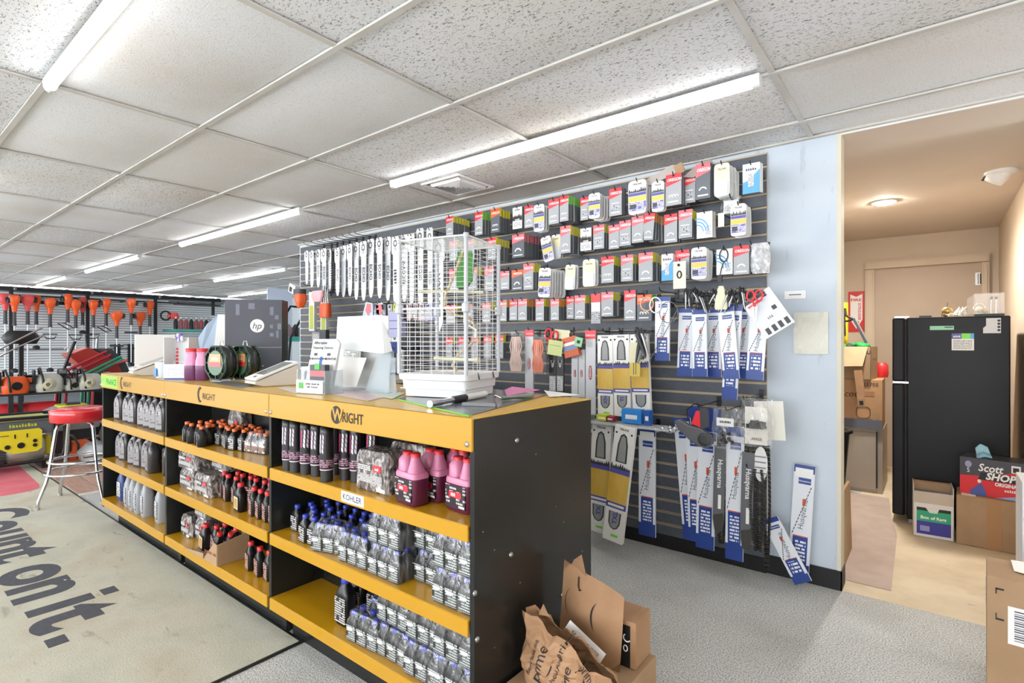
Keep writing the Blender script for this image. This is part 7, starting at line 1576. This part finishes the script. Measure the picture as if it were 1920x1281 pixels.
# --- steel rack with chainsaws
rk2 = thing('saw_rack', 'black steel rack carrying chainsaws behind the red stool', 'rack', (-8.15, 1.6, 0)); 
b = MB(); b.box(-.3, .12, -1.0, 1.4, .69, .715, BR); b.build('shelf', rk2)
for y in (-.42, -.34, .9, 1.3):
    b = MB(); b.box(.08, .12, y-.02, y+.02, 0, .69, BR); b.build('post', rk2)
b = MB(); b.box(.08, .12, -1.0, 1.4, .28, .30, BR); b.build('rail', rk2); b = MB(); b.box(-.3, .10, -1.0, 1.4, .30, .315, DGR); b.build('lower_shelf', rk2)
def saw(lab, px, m, s_=1.0, rz=0, X=-8.10, z=.717, coil=False, name='chainsaw', barL=.4, m2=BLKM):
    y = onX(px, 720, X)[1]; t_ = thing(name, lab, 'chainsaw', (X, y, z), rz); s_ *= .86; t_.scale = (s_, s_, s_)
    b = MB(); b.rrect([(.09, .12, 0), (.10, .135, .05), (.09, .13, .15), (.06, .09, .20)], m, 14, 3.5); b.build('body', t_)
    b = MB(); b.tube([(0, .13, .03), (.02, .20, .06), (.02, .27, .10), (0, .24, .19), (0, .08, .20)], .016, m2, 8); b.build('rear_handle', t_)
    b = MB(); b.tube([(.10, -.06, .02), (.12, -.08, .18), (.04, -.09, .28), (-.08, -.08, .27), (-.11, -.06, .10)], .012, m2, 8); b.build('front_handle', t_)
    b = MB(); b.box(-.02, .09, -.15, -.135, .10, .26, m2); b.build('hand_guard', t_)
    b = MB(); b.prism([(-.12, .02), (-.12-barL, .035), (-.15-barL, .06), (-.12-barL, .085), (-.12, .10)], .04, .05, STL if not coil else DGR, 'x'); b.build('guide_bar', t_)
    if coil:
        b = MB()
        for q in range(4): b.tube([(.10+.01*q, -.03+(.065-.012*q)*math.cos(a), .09+(.065-.012*q)*math.sin(a)) for a in [R(k*30) for k in range(12)]], .007, mat('cream_tube', (222, 216, 190), .5), 5, closed=True)
        b.build('starter_cover', t_)
    else: b = MB(); b.lathe([(.05, .0), (.045, .012)], m2, (.10, 0, .09), 14, axis='x'); b.build('starter_cover', t_)
SG = mat('saw_grey', (186, 186, 178), .4); GRE = mat('saw_green', (40, 140, 110), .4)
saw('orange chainsaw with black bar on the rack, left', 27, ORG, 1.1, .1, barL=.35); saw('orange top-handle saw standing behind the rack edge at left', 12, mat('saw_coral', (226, 84, 60), .4), .8, .5, X=-8.3)
saw('chainsaw with cream coil cover on the rack, left of two', 92, SG, 1.15, 0, coil=True, barL=.45); saw('chainsaw with cream coil cover on the rack, right of two', 168, SG, 1.1, 0, coil=True, barL=.3)
saw('orange chainsaw between the orange and cream saws', 60, ORG, .9, -.3, X=-8.35, barL=.2); saw('dark red chainsaw behind the rack middle', 128, mat('saw_dark_red', (166, 40, 56), .4), 1.0, .7, X=-8.55, z=.72); saw('grey chainsaw lying on the rack beside the right cream saw', 136, SG, .8, .2, barL=.2)
saw('orange chainsaw on the floor behind the stool', 146, ORG, 1.1, .4, X=-7.45, z=.012, barL=.3); saw('small grey chainsaw on the rack at the counter end', 186, SG, .8, .2, X=-8.4)
for lab, px, py, m_, dy, dz in (('dark red handle bar rising behind the rack, left', 110, 700, mat('saw_dark_red', (166, 40, 56), .4), .5, .28), ('red handle bar rising behind the rack, middle', 128, 702, mat('saw_dark_red', (166, 40, 56), .4), .45, .25), ('green handle bar behind the rack at right', 158, 700, GRE, .4, .22), ('green and white handle bar nearest the counter', 170, 702, GRE, .35, .2), ('red handle bar nearest the counter', 178, 690, REDT, .35, .1), ('dark handle bar rising left of the red wedge', 117, 690, BLKM, .12, .35)):
    p = onX(px, py, -8.9); b = MB(); b.tube([(0, -.05, -p[2]+.02), (0, -.02, -.15), (0, .02, 0), (.05, dy*.6, dz*.6), (.05, dy, dz)], .018, m_, 8); simple('machine_handle', lab, 'handle', b, p)
# red wedge shaped machine
p = onX(172, 700, -9.2); t_ = thing('blower_machine', 'dark red and charcoal machine hood above the saw rack', 'machine', (p[0], p[1], 0))
b = MB(); b.prism([(-.30, 1.12), (-.08, 1.22), (.24, 1.02), (.30, .86), (-.10, .90)], -.2, .2, mat('hood_red', (170, 52, 44), .35), 'x'); b.build('hood', t_, bevel=.01)
b = MB(); b.prism([(-.02, 1.20), (.18, 1.20), (.34, 1.02), (.42, .80), (.28, .80), (.22, 1.03)], -.22, .18, DGR, 'x'); b.box(-.1, .1, -.1, .1, 0, .9, BLKM); b.build('cowl', t_)
b = MB(); b.tube([(0, -.05, 1.2), (0, -.06, 1.38), (0, .0, 1.40)], .015, BLKM); b.tube([(.05, .04, 1.18), (.05, .05, 1.34)], .02, STL); b.tube([(0, -.22, 1.15), (0, -.27, 1.22), (0, -.30, 1.2)], .012, WHT); b.build('levers', t_)
# red tool cases under the rack
for px, w_, lab, X in ((18, .36, 'large red moulded case under the rack at left', -8.26), (74, .36, 'red moulded case under the rack, right one', -8.26)):
    y = onX(px, 760, X)[1]; t_ = thing('red_case', lab, 'case', (X, y, .316)); b = MB(); b.rrect([(.18, w_/2, 0), (.19, w_/2+.01, .03), (.19, w_/2+.01, .12)], mat('case_grey', (200, 198, 196), .4), 18, 8); b.build('base', t_); b = MB(); b.rrect([(.19, w_/2+.01, .121), (.20, w_/2+.015, .16), (.16, w_/2-.04, .27), (.12, w_/2-.07, .28)], mat('case_red', (206, 44, 52), .35), 18, 6); b.build('lid', t_); b = MB(); b.box(.195, .21, -.03, .03, .10, .17, BLKM); b.build('latch', t_)
y = onX(133, 765, -7.85)[1]; t_ = thing('lime_engine_unit', 'grey and lime green machine under the rack behind the stool', 'machine', (-7.85, y, .0)); b = MB(); b.rrect([(.2, .25, .30), (.22, .28, .40), (.18, .24, .52), (.1, .16, .56)], mat('unit_grey', (146, 152, 152), .4), 16, 4); b.box(-.15, .15, -.2, .2, .0, .3, DGR); b.build('body', t_)
b = MB(); b.rrect([(.20, .16, .46), (.205, .17, .52), (.15, .13, .575)], mat('lime', (200, 206, 50), .4), 14, 4); b.build('cover', t_); b = MB(); b.box(.05, .12, -.06, .06, .576, .60, DGR); b.build('grip', t_)
y = onX(190, 800, -7.2)[1]+.1; t_ = thing('grey_mower_deck', 'grey metal machine deck on the floor beyond the stool', 'machine', (-7.1, y, .0)); b = MB(); b.rrect([(.2, .3, .03), (.22, .32, .12), (.16, .25, .2)], mat('deck_grey', (170, 172, 176), .4, .3), 16, 4); b.build('deck', t_); b = MB(); b.rrect([(.1, .12, .2), (.12, .14, .3), (.08, .1, .42)], DGR, 12, 3); b.build('engine', t_)
b = MB(); b.bar((.25, -.35, .05), (.25, .4, .05), .02, STL); b.bar((.3, -.35, .12), (.3, .4, .12), .015, STL); b.build('front_tubes', t_)
# --- generator
g = thing('generator', 'yellow and grey portable generator in a black tube frame on the left', 'generator', (-7.35, 1.02, 0))
GY_ = mat('generator_yellow', (226, 206, 40), .35); GG = mat('generator_grey', (92, 96, 102), .4)
b = MB(); b.box(-.22, .20, -.30, .36, .36, .50, GG); b.build('tank_cover', g, bevel=.02); b = MB(); b.box(-.20, .18, -.28, .34, .50, .53, mat('tank_top', (196, 196, 120), .4)); b.build('tank_top', g, bevel=.012)
b = MB(); b.prism([(-.32, .42), (.24, .42), (.26, .40), (.26, .22), (.22, .19), (.04, .19), (-.06, .25), (-.14, .28), (-.32, .28)], .205, .225, GY_, 'x'); b.build('control_panel', g)
b = MB()
for (y, z, r) in ((.0, .26, .022), (.10, .265, .03), (.205, .30, .018), (.205, .255, .018)): b.lathe([(r, .226), (r*.9, .236)], BLKM, (0, y, z), 14, axis='x')
b.box(.226, .232, -.06, .01, .37, .375, BLKM); b.box(.226, .232, .05, .06, .34, .38, BLKM); b.box(.226, .232, .14, .15, .34, .38, BLKM); b.box(.226, .23, -.30, -.24, .35, .38, ORG); b.build('sockets', g)
b = MB(); b.text('GENERATOR', (.202, .12, .445), .045, mat('lime', (200, 206, 50), .4), xd=(0, 1, 0), bold=.02); b.build('lettering', g)
b = MB(); b.lathe([(.11, -.3), (.13, -.28), (.13, -.02), (.10, 0)], mat('alternator', (190, 188, 176), .4, .4), (.05, .3, .20), 18, axis='y'); b.build('alternator', g)
b = MB(); b.box(-.05, .10, .30, .36, .12, .32, GY_); b.build('end_cover', g, bevel=.02)
b = MB(); b.rrect([(.14, .2, .08), (.15, .22, .2), (.12, .18, .35)], STL, 14, 4, c=(0, -.12))
for q in range(6): b.box(.12, .17, -.3, .0, .12+q*.025, .13+q*.025, DGR)
b.build('engine', g)
for x in (-.24, .235):
    b = MB(); b.tube([(x, -.34, .09), (x, .36, .09), (x, .42, .12), (x, .44, .20), (x, .44, .46), (x, .40, .53), (x, -.34, .54)], .017, BLKM, 8); b.build('frame_tube', g)
b = MB(); b.bar((-.24, .40, .10), (.235, .40, .10), .015, BLKM); b.bar((-.24, 0, .09), (.235, 0, .09), .015, BLKM); b.build('cross_tube', g)
b = MB(); b.lathe([(.03, .245), (.10, .25), (.11, .27), (.11, .31), (.10, .33), (.03, .335)], RUB, (0, -.22, .112), 20, axis='x'); b.build('wheel', g); b = MB(); b.box(-.22, .22, .26, .32, 0, .08, BLKM); b.build('rubber_foot', g)
# left edge handle machine
p = onX(14, 632, -8.6); t_ = thing('tiller_handle', 'black machine head with chrome rods at the left frame edge', 'machine', p); b = MB(); b.rrect([(.06, .14, -.08), (.08, .18, 0), (.05, .12, .08)], BLKM, 12, 3, c=(0, .12)); b.build('head', t_); b = MB(); b.tube([(.1, -.5, -.42), (.1, .05, -.05), (.1, .30, .12)], .012, CHR); b.tube([(.13, -.5, -.50), (.13, .1, -.10), (.13, .3, .02)], .01, CHR); b.build('rods', t_); b = MB(); b.box(-.03, .03, .10, .14, -1.3, .0, BLKM); b.build('mast', t_)
# --- gap between the dark carton and the slat wall
p0 = onX(520, 616, -8.6); p1 = onX(566, 616, -8.6)
t_ = thing('teal_display_shelf', 'teal shelf with bottles seen between the dark carton and the slat wall', 'shelf', (-8.6, p0[1], 1.40)); b = MB(); b.box(-.25, .1, -.05, p1[1]-p0[1]+.3, -.10, -.02, tq); b.build('shelf', t_); b = MB(); b.box(-.25, -.2, -.05, .0, -1.4, .35, BR); b.build('upright', t_)
for i in range(5):
    b = MB(); b.rrect([(.04, .05, 0), (.04, .05, .15), (.015, .015, .21)], mat('smoky_bottle', (130, 110, 120), .4) if i % 2 else BLKM, 10, 3); simple('shelf_bottle', 'small dark bottle on the nearer teal shelf, %s' % nth(i, 'left'), 'bottle', b, (-8.55, p0[1]+.05+i*.12, 1.382), grp='bottles on the nearer teal shelf')
p = onX(526, 580, -9.5); b = MB(); b.box(-.1, .1, -.2, .2, -p[2]+.002, -p[2]+.02, GRY); b.box(-.01, .01, -.25, .22, -p[2]+.02, .38, mat('banner_pale', (206, 216, 236), .5)); simple('pale_banner', 'pale blue standing banner right of the dark carton', 'banner', b, p)
q0, q1, q2 = onX(527, 604, -6.9), onX(545, 574, -6.9), onX(566, 576, -6.9); b = MB(); b.tube([(0, 0, 0), tuple(Vector(q1)-Vector(q0)), tuple(Vector(q2)-Vector(q0))], .016, BLKM, 8); b.tube([tuple(Vector(onX(572, 585, -6.9))-Vector(q0)), tuple(Vector(onX(545, 632, -6.9))-Vector(q0)), (.0, .0, -q0[2]+.02)], .018, BLKM, 8); simple('mower_handle', 'black bent mower handle right of the dark carton', 'handle', b, q0)
